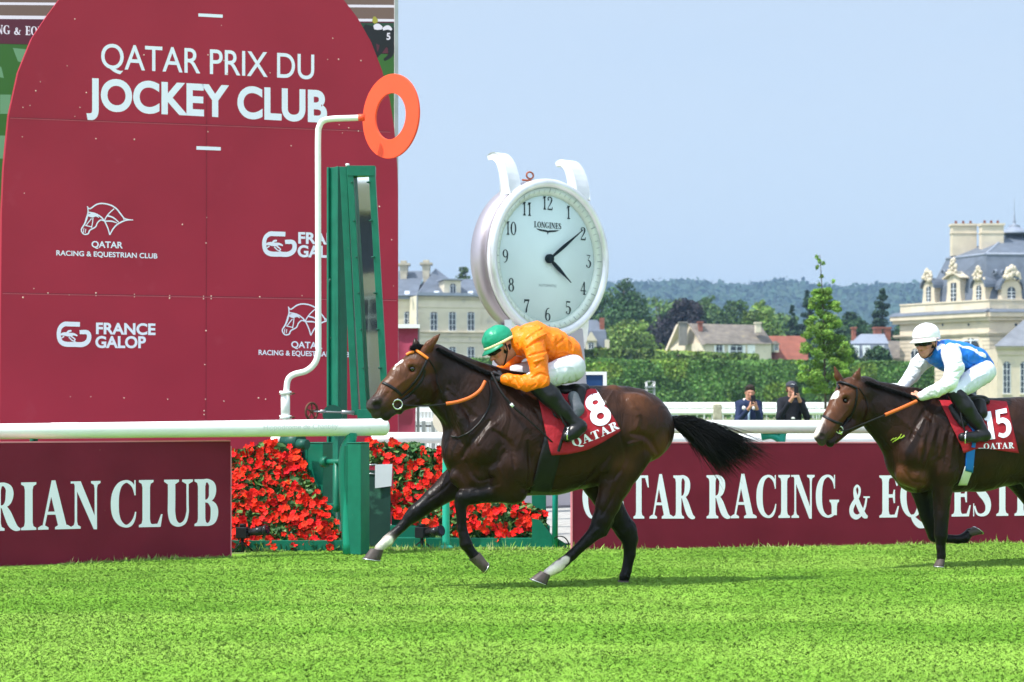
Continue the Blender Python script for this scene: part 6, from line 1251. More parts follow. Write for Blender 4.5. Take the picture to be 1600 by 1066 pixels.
def tree(name, lab, px, D0, ytop, ybase_crown, wpx, col, n=5000, lobes=26, seed=0, size=None, shape='round', trunk=None, lean=0, group=None, cat='tree', zbase=0.0):
    rs = np.random.default_rng(seed+100); x = P(px, 0, D0).x; zt = P(0, ytop, D0).z; zb = P(0, ybase_crown, D0).z; W = wpx/FPX*D0/2; H = zt-zb; t = thing(name, lab, cat, (x, D0, zbase), group)
    Lb = []
    for i in range(lobes):
        h = rs.random(); 
        if shape == 'round': prof = math.sqrt(max(1-(2*h-1)**2, .05)); prof = prof*(.75+.25*(1-h))
        elif shape == 'cone': prof = (1-h)**.85+.04
        elif shape == 'young': prof = max(.08, math.sin(math.pi*min(1, (1-h)**.75+.02))**.7*(1-h*.55)) if h > .04 else .3
        a = rs.random()*6.283; rr = math.sqrt(rs.random())*W*prof*.85; s_ = (.34 if shape == 'round' else .22)*W*(.6+.8*rs.random())*(.5+.5*prof)
        if shape == 'cone': s_ = W*.30*(.35+prof)
        Lb.append((x+math.cos(a)*rr+lean*h, D0+math.sin(a)*rr, zb+s_*.6+h*(H-s_*1.5), s_, s_, s_*(.72 if shape == 'round' else (.6 if shape == 'cone' else .8))))
    if shape == 'round': Lb.append((x, D0, zb+H*.5, W*.62, W*.62, H*.38))
    V, F, c = crown(Lb, n, size or max(.16, D0*.0016), col, seed, fill=.3); link('crown', npmesh('crown', V, F, False, c), t, M_fol)
    mb = MB(); th = trunk or max(.12, W*.09); pts = [(x, D0, zbase-.1), (x+rs.normal(0, th*.3), D0, zbase+(zb-zbase)*.6), (x+lean*.4, D0, zb+H*.4), (x+lean, D0, zb+H*.85)]; mb.tube(smoothpath(pts, 4), [th*(1-.85*i/12) for i in range(13)], 8)
    for k in range(6): l_ = Lb[int(rs.integers(0, lobes))]; mb.tube([(x, D0, zb+H*.15+k*H*.08), ((x+l_[0])/2, (D0+l_[1])/2, (zb+H*.2+l_[2])/2), (l_[0], l_[1], l_[2])], [th*.45, th*.3, th*.08], 6)
    mb.build('trunk', M_bark, t); return t
# ---------------------------------------------------------------- far hills
rs = np.random.default_rng(5); NX, NY = 420, 46; px = np.linspace(560, 1780, NX)
prof = np.interp(px, [560, 700, 900, 1000, 1040, 1080, 1120, 1150, 1185, 1215, 1240, 1260, 1290, 1330, 1380, 1430, 1500, 1600, 1780], [452, 452, 450, 449, 446, 445, 449, 452, 450, 446, 447, 452, 455, 456, 452, 450, 448, 452, 455])
D_ = np.linspace(1500, 2300, NY)
V = np.zeros((NX, NY, 3))
for j in range(NY):
    k = j/(NY-1); V[:, j, 0] = (px-800)/FPX*D_[j]; V[:, j, 1] = D_[j]; V[:, j, 2] = (CH+(HY-prof)/FPX*D_[-12])*np.sin(min(k*1.33, 1)*math.pi/2)*(1 if k < .78 else 1-(k-.78)*1.2)
nz_ = lattice_noise(V, .035, 3)*4+lattice_noise(V, .09, 4)*2.5+lattice_noise(V, .2, 5)*1.5; V[..., 2] += np.abs(nz_)*1.0-3
i = (np.arange(NX-1)[:, None]*NY+np.arange(NY-1)[None]).ravel(); F = np.stack([i, i+NY, i+NY+1, i+1], 1)
V2 = V.reshape(-1, 3)
struct('hills', link('hills', npmesh('hills', V2, F, False), None, mat('wooded_hill', (.028, .060, .030), .9, var=.3, scale=.03, bump=.6, bscale=.12)))
# canopy clumps over the ridge
k = rs.integers(0, len(V2), 26000); p = V2[k]+rs.normal(0, 1, (26000, 3))*[7, 9, 1.5]+[0, 0, 1.5]; V, F, c = leafquads(p, np.tile([0, -.4, 1.], (26000, 1)), np.full(26000, 6.0), (.028, .062, .030), .05, rs)
tag(link('forest_canopy', npmesh('forest_canopy', V, F, False, c), None, M_fol), 'unbroken wood covering the far blue-green hills on the horizon', 'wood', kind='stuff')

# ---------------------------------------------------------------- clipped hedges
def hedge(lab, D0, x0, x1, ytop, depth, col, n, size, seed, top2=None):
    rs = np.random.default_rng(seed); t = thing('clipped_hedge', lab, 'hedge', (P((x0+x1)/2, 0, D0).x, D0, 0)); a = P(x0, 0, D0).x; b = P(x1, 0, D0).x; z0 = P(x0, ytop, D0).z; z1 = P(x1, top2 or ytop, D0).z
    mb = MB(); mb.hull([(a, D0+.25, 0), (b, D0+.25, 0), (b, D0+depth, 0), (a, D0+depth, 0)], [(a, D0+.25, z0-.25), (b, D0+.25, z1-.25), (b, D0+depth, z1-.25), (a, D0+depth, z0-.25)]); mb.build('woody_core', mat('hedge_core', (.02, .04, .012), .9), t)
    nf = int(n*.72); x = a+(b-a)*rs.random(nf); zt = z0+(z1-z0)*(x-a)/(b-a); z = zt*rs.random(nf); p = np.stack([x, D0+rs.normal(0, .10, nf), z], 1); bul = lattice_noise(p, .8, seed)*.10+lattice_noise(p, .25, seed+1)*.10; p[:, 1] += bul
    x2 = a+(b-a)*rs.random(n-nf); zt2 = z0+(z1-z0)*(x2-a)/(b-a); p2 = np.stack([x2, D0+depth*rs.random(n-nf), zt2+rs.normal(0, .05, n-nf)], 1); p2[:, 2] += lattice_noise(p2, .6, seed)*.12; p = np.concatenate([p, p2]); nn = np.concatenate([np.tile([0, -1., .25], (nf, 1)), np.tile([0, -.2, 1.], (n-nf, 1))])
    V, F, c = leafquads(p, nn, np.full(n, size), (1, 1, 1), .25, rs, .7); tone = np.clip(1+.35*lattice_noise(p, 1.0, seed+2)+.3*lattice_noise(p, .33, seed+3)+.4*lattice_noise(p, 2.4, seed+7), .35, 1.9)[:, None]; base = np.where((lattice_noise(p, .5, seed+5) > .32)[:, None], np.array(col)*[1.7, 1.35, .9], np.array(col))
    link('leaves', npmesh('leaves', V, F, False, c*np.repeat(base*tone, 4, 0)), t, M_fol); return t
hedge('tall clipped green hedge running behind the white infield rails', 165., 600, 1460, 560, 3.0, (.10, .20, .045), 95000, .26, 41, 568)
hedge('second lighter clipped hedge whose top shows over the first, before the stone house', 185., 930, 1186, 546, 3.0, (.16, .25, .055), 9000, .42, 42, 556)
hedge('dense hedge of taller growth left of the stone house, behind the first hedge', 188., 640, 930, 556, 3.0, (.13, .22, .05), 9000, .42, 43, 550)

# ---------------------------------------------------------------- trees beyond the hedge
G_ = 'trees beyond the hedge'
DG = (.045, .098, .032); MG = (.11, .19, .05); LG = (.18, .28, .06); PU = (.032, .028, .034); CN = (.028, .060, .030)
tree('broadleaf_tree', 'tall dark green tree directly right of the giant clock', 975, 270., 433, 580, 130, DG, 9000, 34, 51, group=G_)
tree('broadleaf_tree', 'dark leafy tree half hidden behind the right rim of the giant clock', 925, 275., 440, 570, 90, (.055, .11, .035), 4500, 22, 52, group=G_)
tree('broadleaf_tree', 'lower bright green tree at the hedge, right of the slate turret', 985, 225., 492, 585, 110, LG, 6500, 28, 53, group=G_)
tree('copper_beech', 'dark purple copper beech behind the stone house', 1068, 262., 462, 575, 120, PU, 9000, 32, 54, group=G_)
tree('broadleaf_tree', 'mid green tree between the purple beech and the bright rounded tree', 1150, 300., 466, 560, 95, (.09, .17, .045), 6000, 26, 55, group=G_)
tree('broadleaf_tree', 'bright rounded green tree above the chimney of the stone house', 1186, 255., 468, 560, 78, LG, 5500, 24, 56, group=G_)
tree('broadleaf_tree', 'pale green bushy top rising behind the purple beech', 1108, 320., 460, 560, 90, (.10, .17, .05), 4500, 22, 57, group=G_)
tree('conifer', 'small dark spruce above the red-tiled roof', 1238, 262., 477, 560, 30, CN, 2600, 40, 58, shape='cone', group=G_)
tree('conifer', 'taller dark spruce just left of the young tree', 1262, 290., 452, 560, 44, CN, 3200, 44, 59, shape='cone', group=G_)
tree('conifer', 'big dark spruce left of the palace roof', 1378, 262., 449, 570, 62, CN, 5200, 60, 60, shape='cone', group=G_)
tree('broadleaf_tree', 'dark green tree filling the gap left of the big spruce', 1332, 280., 480, 570, 70, DG, 4500, 22, 61, group=G_)
tree('broadleaf_tree', 'dark tree in front of the palace corner, behind the riders', 1412, 285., 490, 580, 60, DG, 3500, 20, 62, group=G_)
tree('broadleaf_tree', 'low dark leafy tree before the slate mansard house', 1368, 170., 538, 618, 74, (.04, .085, .035), 6500, 26, 63, group=G_)
tree('broadleaf_tree', 'dark bushy tree right behind the slender young tree', 1318, 172., 520, 625, 70, (.06, .125, .035), 5500, 24, 64, group=G_)
tree('broadleaf_tree', 'pale tree top showing over the slate roof left of the clock', 722, 260., 416, 520, 50, (.10, .15, .05), 3000, 18, 65, group=G_)
tree('broadleaf_tree', 'large green tree closing the gap behind the stone house and beech', 1030, 330., 455, 570, 130, MG, 6000, 26, 66, group=G_)
tree('broadleaf_tree', 'distant green tree over the red-tiled roof', 1222, 330., 482, 570, 80, MG, 4000, 22, 67, group=G_)
tree('broadleaf_tree', 'distant rounded tree behind the young tree and spruces', 1292, 340., 478, 570, 110, MG, 5000, 22, 68, group=G_)
# slender young tree in front of the hedge
D0 = 62.; rs = np.random.default_rng(9); x = P(1291, 0, D0).x; t = thing('young_tree', 'slender young tree with bright green leaves and a bare-stemmed top', 'tree', (x, D0, 0)); Lb = []; s0 = FPX/D0
for i in range(150):
    yy = 612-160*rs.random()**1.25; k = (yy-452)/160; half = np.interp(yy, [452, 470, 500, 530, 560, 590, 612], [9, 18, 26, 36, 43, 44, 30]); xx = 1289+rs.uniform(-1, 1)*half*(.95)+np.interp(yy, [452, 612], [-3, 2]); r = rs.uniform(4, 9)/s0; Lb.append((P(xx, 0, D0).x, D0+rs.uniform(-.5, .5)*half/s0*1.2, P(0, yy, D0).z, r*1.2, r*1.2, r*.75))
for yy, xx in ((440, 1302), (432, 1284), (418, 1277), (408, 1280), (402, 1276), (445, 1280), (412, 1286)): Lb.append((P(xx, 0, D0).x, D0, P(0, yy, D0).z, 3/s0, 3/s0, 3.5/s0))
V, F, c = crown(Lb, 30000, .062, (.16, .28, .045), 77, cv=.25, fill=.7); link('crown', npmesh('crown', V, F, False, c), t, M_fol)
mb = MB(); tp = smoothpath([P(1291, 703, D0), P(1290, 640, D0), P(1288, 560, D0), P(1286, 480, D0), P(1281, 398, D0)], 6); mb.tube(tp, [.055*(1-.85*i/24) for i in range(25)], 8)
for k in range(40): l_ = Lb[k*2]; zz = l_[2]-.35; q = min(tp, key=lambda v: abs(v.z-zz)); mb.tube([tuple(q), ((q.x+l_[0])/2, (q.y+l_[1])/2, l_[2]-.12), l_[:3]], [.014, .009, .004], 5)
mb.build('trunk', M_bark, t)

# ---------------------------------------------------------------- buildings
M_stone = mat('cream_stone', (.60, .54, .42), .85, var=.12, scale=.8, dirt=((.36, .34, .31), 1.1, .60)); M_stone2 = mat('warm_stone', (.57, .49, .375), .85, var=.10, scale=.7, dirt=((.47, .42, .35), 1.0, .58))
M_joint = mat('stone_joint', (.33, .29, .22), .9); M_slate = mat('slate', (.115, .135, .17), .5, var=.15, scale=1.2, bump=.2, bscale=4); M_lead = mat('lead', (.22, .25, .31), .45)
M_glass = mat('window_glass', (.03, .04, .05), .12, spec=.5, var=.3, scale=1.5); M_frame = mat('window_frame', (.62, .65, .68), .5); M_brick = mat('red_brick', (.25, .09, .06), .85, var=.2, scale=3); M_tile = mat('red_tiles', (.22, .075, .05), .85, var=.2, scale=1.2)
M_oldtile = mat('brown_tiles', (.16, .14, .12), .9, var=.25, scale=1.5, dirt=((.24, .20, .12), 1.5, .6))
class Facade(Plane):
    def box(s, mb, x0, y0, x1, y1, o0, o1):
        a = s.uv(x0, y0); b = s.uv(x1, y1); mb.hull([s.w(a[0], b[1], o0), s.w(b[0], b[1], o0), s.w(b[0], b[1], o1), s.w(a[0], b[1], o1)], [s.w(a[0], a[1], o0), s.w(b[0], a[1], o0), s.w(b[0], a[1], o1), s.w(a[0], a[1], o1)])
    def level(s, mb, x0, x1, z0, z1, o0, o1):
        a = s.uv(x0, HY)[0]; b = s.uv(x1, HY)[0]; mb.hull([s.w(a, z0, o0), s.w(b, z0, o0), s.w(b, z0, o1), s.w(a, z0, o1)], [s.w(a, z1, o0), s.w(b, z1, o0), s.w(b, z1, o1), s.w(a, z1, o1)])
def window(fc, t, x0, y0, x1, y1, arch=False, rows=3, o=.02, surround=None):
    a = fc.uv(x0, y0); b = fc.uv(x1, y1); u0, u1, z1, z0 = a[0], b[0], a[1], b[1]; um = (u0+u1)/2; W = u1-u0; mb = MB()
    if arch: pts = [(u0, z0), (u1, z0)]+[(um+W/2*math.cos(k*math.pi/10), z1-W/2+W/2*math.sin(k*math.pi/10)) for k in range(11)]
    else: pts = [(u0, z0), (u1, z0), (u1, z1), (um, z1+W*.08), (u0, z1)]
    if surround:
        m_ = W*.16; mb2 = MB(); sp_ = [((u-um)*(1+m_*2/W)+um, z0+(z-z0)*(1+m_/(z1-z0))) for u, z in pts]; n = len(pts); mb2.add([fc.w(u, z, o+.05) for u, z in sp_]+[fc.w(u, z, -.1) for u, z in sp_], [tuple(range(n))]+[(i, i+n, (i+1) % n+n, (i+1) % n) for i in range(n)]); mb2.build('surround', surround, t); o += .055
    n = len(pts); mb.add([fc.w(u, z, o) for u, z in pts]+[fc.w(u, z, -.1) for u, z in pts], [tuple(range(n))]+[(i, i+n, (i+1) % n+n, (i+1) % n) for i in range(n)]); w_ = mb.build('window', M_glass, t)
    mb = MB(); th = max(.05, W*.07)
    def bb(ua, ub, za, zb): mb.hull([fc.w(ua, za, o+.03), fc.w(ub, za, o+.03), fc.w(ub, za, o+.002), fc.w(ua, za, o+.002)], [fc.w(ua, zb, o+.03), fc.w(ub, zb, o+.03), fc.w(ub, zb, o+.002), fc.w(ua, zb, o+.002)])
    bb(um-th/2, um+th/2, z0, z1); bb(u0, u0+th, z0, z1-(W/2 if arch else 0)); bb(u1-th, u1, z0, z1-(W/2 if arch else 0))
    for k in range(rows+1): zz = z0+(z1-z0)*k/(rows+.3); bb(u0+th, um-th/2, zz, zz+th*.7); bb(um+th/2, u1-th, zz, zz+th*.7)
    mb.build('frame', M_frame, w_); mb = MB(); a_ = W*.12; mb.hull([fc.w(u0-a_, z0-.16, o+.14), fc.w(u1+a_, z0-.16, o+.14), fc.w(u1+a_, z0-.16, .0), fc.w(u0-a_, z0-.16, .0)], [fc.w(u0-a_, z0-.003, o+.14), fc.w(u1+a_, z0-.003, o+.14), fc.w(u1+a_, z0-.003, .0), fc.w(u0-a_, z0-.003, .0)]); mb.build('sill', M_stone, w_)
# left: long stone mansion with slate roof
DL = 175.; FL = Facade(652, DL, 900, DL+4); FLb = Facade(500, DL+3, 652, DL+3.2); zc = P(0, 462, DL).z; s_ = FPX/DL
t = thing('stone_mansion', 'cream stone mansion with slate roof between the arch and the giant clock', 'building', (P(700, 0, DL).x, DL, 0))
def wallmb(fc, x0, x1, zt, depth, m, t, nm='wall'):
    mb = MB(); a = fc.uv(x0, HY)[0]; b = fc.uv(x1, HY)[0]; mb.hull([fc.w(a, 0), fc.w(b, 0), fc.w(b, 0, -depth), fc.w(a, 0, -depth)], [fc.w(a, zt), fc.w(b, zt), fc.w(b, zt, -depth), fc.w(a, zt, -depth)]); return mb.build(nm, m, t)
wallmb(FL, 652, 890, zc, 12, M_stone, t); wallmb(FLb, 480, 652.5, zc-.15, 12, M_stone, t)
mb = MB(); FL.level(mb, 651, 891, zc+.001, zc+.28, .35, -.1); FLb.level(mb, 480, 651, zc-.149, zc+.10, .3, -.1); mb.build('cornice', M_lead, t)
mb = MB()
for y0, y1, o_ in ((466, 470, .18), (480, 481.5, .06), (519, 521.5, .22), (525, 526, .12), (534.5, 535.5, .06)): FL.box(mb, 652, y0, 890, y1, o_, -.02)
for y0, y1, o_ in ((466, 469, .15), (480, 481.2, .06), (519, 521.5, .2)): FLb.box(mb, 480, y0, 651.5, y1, o_, -.02)
mb.build('string_courses', M_stone, t)
mb = MB(); yy = 486
while yy < 518:
    FL.box(mb, 653, yy, 664, yy+3.2, .05, -.01); FL.box(mb, 751, yy, 764, yy+3.2, .05, -.01); yy += 4.2
mb.build('quoins', M_stone, t)
for x in (672, 701, 730, 783): window(FL, t, x, 488.5, x+11.5, 517, rows=3); window(FL, t, x, 543, x+11.5, 566, rows=2)
window(FLb, t, 631.5, 488, 643, 515, rows=3); window(FLb, t, 602, 488, 613, 515, rows=3)
mb = MB(); FL.box(mb, 650.5, 464, 652, 560, .25, .1); mb.build('drainpipe', M_lead, t)
def rp(px, py, d): return tuple(P(px, py, d))
mb = MB(); y1 = 421; mb.add([rp(480, 463, DL+2.6), rp(651, 462, DL+2.6), rp(664, 423.5, DL+9), rp(480, 423.5, DL+9), rp(480, 463, DL+15), rp(651, 463, DL+15)], [(0, 1, 2, 3), (3, 2, 5, 4), (1, 5, 2)])
mb.add([rp(650, 462.5, DL-.3), rp(892, 463, DL+3.8), rp(872, 437, DL+10), rp(702, 436, DL+7), rp(681, 419.5, DL+8.6), rp(652, 450, DL+14), rp(892, 450, DL+15), rp(664, 436, DL+5)], [(0, 1, 2, 3), (0, 3, 4), (0, 4, 5), (3, 2, 6, 5), (3, 5, 4), (1, 6, 2)]); mb.build('roof', M_slate, t)
for (x, w_, yt, yb) in ((631, 16, 412, 434), (666, 16, 411, 432)):
    mb = MB(); a = P(x-w_/2, yt, DL+7.5); b = P(x+w_/2, yb, DL+7.5); mb.hull([(a.x+.25, a.y-.6, b.z-1.0), (b.x-.25, a.y-.6, b.z-1.0), (b.x-.25, a.y+.8, b.z-1.0), (a.x+.25, a.y+.8, b.z-1.0)], [(a.x+.1, a.y-.6, a.z-.2), (b.x-.1, a.y-.6, a.z-.2), (b.x-.1, a.y+.8, a.z-.2), (a.x+.1, a.y+.8, a.z-.2)]); mb.box(a.x-.1, b.x+.1, a.y-.75, a.y+.95, a.z-.199, a.z); mb.box(a.x+.2, b.x-.2, a.y-.4, a.y+.5, a.z+.001, a.z+.25); mb.build('chimney', mat('old_stone', (.40, .36, .28), .9, var=.2), t)
FD = Facade(690, DL+1.2, 725, DL+1.6); dmr = MB(); FD.box(dmr, 694, 438, 720, 462, 0, -3); dmr = dmr.build('dormer', M_stone, t); window(FD, dmr, 703, 443, 712.5, 461, arch=True, rows=1); 
mb = MB(); FD.box(mb, 690, 435.5, 723, 438, .3, -3.2); mb.build('dormer_roof', M_lead, t)
for x in (682, 636, 735): mb = MB(); a = P(x-4, 460, DL+1.0); b = P(x+4, 455, DL+1.8); mb.add([(a.x, a.y-.1, a.z), (b.x, a.y-.1, a.z), (b.x, b.y-.15, b.z), (a.x, b.y-.15, b.z)], [(0, 1, 2, 3)]); mb.build('skylight', mat('skylight', (.55, .60, .66), .2), t)
# slate turret right of the clock
DT = 205.; FT = Facade(902, DT, 950, DT); t = thing('slate_turret', 'slate-roofed turret with a stone dormer, right of the giant clock foot', 'building', (P(926, 0, DT).x, DT, 0))
wallmb(FT, 903, 949, P(0, 556, DT).z, 4, M_stone, t); mb = MB(); a = P(902, 556, DT); b = P(950, 517, DT); mb.hull([(a.x, DT-.3, a.z), (b.x+.1, DT-.3, a.z), (b.x+.1, DT+4, a.z), (a.x, DT+4, a.z)], [(a.x+.3, DT+.4, b.z), (b.x-.2, DT+.4, b.z), (b.x-.2, DT+3.4, b.z), (a.x+.3, DT+3.4, b.z)])
c = P(918, 500, DT+1.8); mb.add([(a.x+.3, DT+.4, b.z+.002), (b.x-.2, DT+.4, b.z+.002), (b.x-.2, DT+3.4, b.z+.002), (a.x+.3, DT+3.4, b.z+.002), (c.x-.4, c.y, c.z), (c.x+1, c.y, c.z)], [(0, 1, 5, 4), (1, 2, 5), (2, 3, 4, 5), (3, 0, 4)]); mb.build('roof', M_slate, t)
dd = MB(); FT.box(dd, 915, 533, 932, 556, .45, -.5); dd = dd.build('dormer', M_stone, t); window(FT, dd, 919, 536, 928, 552, rows=2, o=.47); mb = MB(); mb.hull([FT.w(*FT.uv(914, 533), .6), FT.w(*FT.uv(933, 533), .6), FT.w(*FT.uv(933, 533), -.4), FT.w(*FT.uv(914, 533), -.4)], [FT.w(*FT.uv(923, 519), .6), FT.w(*FT.uv(924, 519), .6), FT.w(*FT.uv(924, 519), -.4), FT.w(*FT.uv(923, 519), -.4)]); mb.build('pediment', M_stone, dd)
mb = MB(); p = P(937, 497, DT+1); q = P(944, 520, DT+1); mb.box(p.x, q.x, DT+.6, DT+1.6, q.z, p.z); mb.build('chimney', M_brick, t); mb = MB(); FT.box(mb, 945, 531, 952, 556, .3, -1); mb.build('buttress', M_stone, t)
# stone house with brown roof and the red-tiled wing
DH = 198.; t = thing('stone_house', 'stone house with a brown tiled roof and white windows behind the hedges', 'house', (P(1140, 0, DH).x, DH, 0)); FH = Facade(1102, DH, 1206, DH+3)
wallmb(FH, 1102, 1205, P(0, 536, DH).z, 7, M_stone, t)
mb = MB(); g = [P(1038, 575, DH+7), P(1040, 552, DH+7), P(1060, 506, DH+4), P(1078, 506, DH+4), P(1102, 537, DH), P(1102, 575, DH)]; mb.add([tuple(v) for v in g]+[(v.x, v.y+3, v.z) for v in g], [tuple(range(6)), (6, 7, 8, 9, 10, 11)]+[(i, (i+1) % 6, (i+1) % 6+6, i+6) for i in range(6)]); mb.build('gable_wall', M_stone2, t)
mb = MB(); mb.add([rp(1100, 537.5, DH-.4), rp(1207, 537.5, DH+2.8), rp(1188, 508, DH+6), rp(1075, 505.5, DH+4), rp(1100, 530, DH+9), rp(1207, 534, DH+10)], [(0, 1, 2, 3), (3, 2, 5, 4), (1, 5, 2)]); mb.add([rp(1096, 539, DH-.5), rp(1076, 506, DH+3.9), rp(1080, 505, DH+3.9), rp(1102, 538, DH-.6)], [(0, 1, 2, 3)]); mb.build('roof', M_oldtile, t)
for x, y0, y1, w_, m_ in ((1184, 506, 520, 8, M_stone), (1094, 505, 518, 6, M_brick), (1067, 505.5, 540, 12, mat('dark_stone', (.20, .19, .17), .9))):
    mb = MB(); a = P(x-w_/2, y0, DH+3); b = P(x+w_/2, y1, DH+3); mb.box(a.x, b.x, DH+2.4, DH+3.6, b.z, a.z); mb.box(a.x-.08, b.x+.08, DH+2.3, DH+3.7, a.z+.002, a.z+.15); mb.build('chimney', m_, t)
for x0, x1 in ((1118, 1129), (1140, 1161)): window(FH, t, x0, 539.5, x1, 556.5, rows=2)
mb = MB(); FH.box(mb, 1168, 539, 1179.5, 557, .05, -.02); dr = mb.build('door', M_white, t); mb = MB(); FH.box(mb, 1177, 549, 1178, 550, .1, .055); mb.build('handle', M_dark, dr)
for x0, x1 in ((1115.5, 1118), (1129, 1131.5), (1137, 1140), (1161, 1164)): mb = MB(); FH.box(mb, x0, 539.5, x1, 557, .08, -.02); mb.build('shutter', M_white, t)
DW = 206.; t = thing('red_roofed_house', 'small house with a red tiled roof between the stone house and the young tree', 'house', (P(1228, 0, DW).x, DW, 0)); FW = Facade(1205, DW, 1262, DW)
wallmb(FW, 1207, 1260, P(0, 562, DW).z, 6, M_stone, t); mb = MB(); mb.add([rp(1203, 563, DW-.4), rp(1263, 563, DW-.4), rp(1258, 525, DW+3), rp(1200, 525, DW+3), rp(1203, 550, DW+6.4), rp(1263, 550, DW+6.4)], [(0, 1, 2, 3), (3, 2, 5, 4), (0, 3, 4), (1, 5, 2)]); mb.build('roof', M_tile, t)
for x in (1218, 1236): window(FW, t, x, 563.5, x+6, 570, rows=1)
FW2 = Facade(1205, DW-1.2, 1262, DW-1.2); mb = MB(); FW2.box(mb, 1208, 537, 1217, 550, 0, -2.2); dm = mb.build('dormer', M_frame, t); window(FW2, dm, 1210, 540, 1216, 548, rows=1); mb = MB(); mb.hull([FW2.w(*FW2.uv(1205, 538), .3), FW2.w(*FW2.uv(1219, 538), .3), FW2.w(*FW2.uv(1219, 538), -2.4), FW2.w(*FW2.uv(1205, 538), -2.4)], [FW2.w(*FW2.uv(1210, 533), .2), FW2.w(*FW2.uv(1213, 533), .2), FW2.w(*FW2.uv(1213, 533), -2.4), FW2.w(*FW2.uv(1210, 533), -2.4)]); mb.build('dormer_roof', M_oldtile, dm)
# slate mansard house by the big spruce
DM = 225.; FM = Facade(1330, DM, 1394, DM); t = thing('mansard_house', 'house with a slate mansard roof, white dormers and red chimneys, left of the palace', 'house', (P(1362, 0, DM).x, DM, 0)); wallmb(FM, 1332, 1392, P(0, 560, DM).z, 7, M_stone, t)
mb = MB(); a = P(1330, 560, DM); b = P(1394, 537, DM); mb.hull([(a.x, DM-.3, a.z), (b.x, DM-.3, a.z), (b.x, DM+7, a.z), (a.x, DM+7, a.z)], [(a.x+.4, DM+.5, b.z), (b.x-.4, DM+.5, b.z), (b.x-.4, DM+6.4, b.z), (a.x+.4, DM+6.4, b.z)]); mb.build('lower_roof', M_slate, t)
mb = MB(); c = P(1345, 522, DM+3.5); d = P(1382, 522, DM+3.5); mb.add([(a.x+.3, DM+.4, b.z+.003), (b.x-.3, DM+.4, b.z+.003), (b.x-.3, DM+6.5, b.z+.003), (a.x+.3, DM+6.5, b.z+.003), (c.x, c.y, c.z), (d.x, d.y, d.z)], [(0, 1, 5, 4), (1, 2, 5), (2, 3, 4, 5), (3, 0, 4)]); mb.build('upper_roof', M_lead, t)
for x in (1336, 1353, 1374.5): mb = MB(); FM.box(mb, x-5, 540, x+6, 557, .3, -.6); dm = mb.build('dormer', M_frame, t); window(FM, dm, x-2, 543, x+3.5, 556, arch=True, rows=1, o=.32)
for x, w_ in ((1371, 11), (1386, 9), (1334, 5)): mb = MB(); a = P(x-w_/2, 514, DM+4); b = P(x+w_/2, 532, DM+4); mb.box(a.x, b.x, DM+3.5, DM+4.6, b.z, a.z); mb.box(a.x-.1, b.x+.1, DM+3.4, DM+4.7, a.z+.002, a.z+.2); mb.build('chimney', M_brick, t)
DN = 232.; t = thing('brown_roofed_house', 'low house with a plain brown roof against the palace corner', 'house', (P(1401, 0, DN).x, DN, 0)); mb = MB(); a = P(1392, 560, DN); b = P(1412, 533, DN+4); mb.box(a.x+.1, b.x, DN+.2, DN+7, 0, a.z); mb.build('wall', M_stone, t); mb = MB(); mb.hull([(a.x, DN, a.z+.002), (b.x+.2, DN, a.z+.002), (b.x+.2, DN+7.4, a.z+.002), (a.x, DN+7.4, a.z+.002)], [(a.x, DN+3.5, b.z), (b.x+.2, DN+3.5, b.z), (b.x+.2, DN+3.9, b.z), (a.x, DN+3.9, b.z)]); mb.build('roof', M_oldtile, t)

# ---------------------------------------------------------------- the palace at the right
C0 = 218.; FA = Facade(1406, 230, 1546, C0); FB = Facade(1546, C0, 1760, C0+1.5); zk = P(0, 488, C0).z
t = thing('palace', 'ornate cream stone palace with slate mansard roof and carved dormers at the right', 'building', (P(1546, 0, C0).x, C0, 0))
wallmb(FA, 1406, 1546.2, zk, 14, M_stone2, t); wallmb(FB, 1545.8, 1760, zk, 14, M_stone2, t)
mb = MB(); z = .6
while z < zk-2.4: FA.level(mb, 1406, 1546, z, z+.09, .012, -.01); FB.level(mb, 1546, 1760, z, z+.09, .012, -.01); z += .47
mb.build('rustication', M_joint, t)
mb = MB()
for z0, z1, o in ((zk-.5, zk-.02, .75), (zk-.9, zk-.501, .40), (zk-2.35, zk-2.15, .30), (zk-2.55, zk-2.351, .15)): FA.level(mb, 1398, 1548, z0, z1, o, -.05); FB.level(mb, 1543, 1765, z0, z1, o, -.05)
mb.build('cornice', M_stone2, t); mb = MB()
for fc, x0, x1 in ((FA, 1396, 1548), (FB, 1543, 1765)): a = fc.uv(x0, HY)[0]; b = fc.uv(x1, HY)[0]; mb.hull([fc.w(a, zk-.019, .85), fc.w(b, zk-.019, .85), fc.w(b, zk-.019, -.2), fc.w(a, zk-.019, -.2)], [fc.w(a, zk+.08, .80), fc.w(b, zk+.08, .80), fc.w(b, zk+.5, -.2), fc.w(a, zk+.5, -.2)])
mb.build('slate_ledge', M_slate, t)
z0 = zk+.3; z1 = zk+1.45; mb = MB()
for fc, x0, x1 in ((FA, 1407, 1547), (FB, 1545, 1760)): fc.level(mb, x0, x1, z0, z1-.18, .05, -.5); fc.level(mb, x0, x1, z1-.179, z1, .15, -.6)
mb.build('parapet', M_stone2, t)
for x0, x1 in ((1424, 1446), (1461, 1490), (1503, 1528)): mb = MB(); FA.box(mb, x0, 479, x1, 487.5, .06, .03); mb.build('parapet_panel', M_stone, t)
mb = MB()
for k in range(7): x = 1575+k*2.2; FB.box(mb, x, 476, x+1.2, 483, .1, .02)
mb.build('balusters', M_stone, t)
for x in (1473, 1513.5): mb = MB(); a = FA.uv(x, 507.5); mb.lathe(FA.w(*a, .01), [(.16, 0), (.16, .02)], 16, (FA.n.x, FA.n.y, 0)); mb.build('round_vent', M_glass, t)
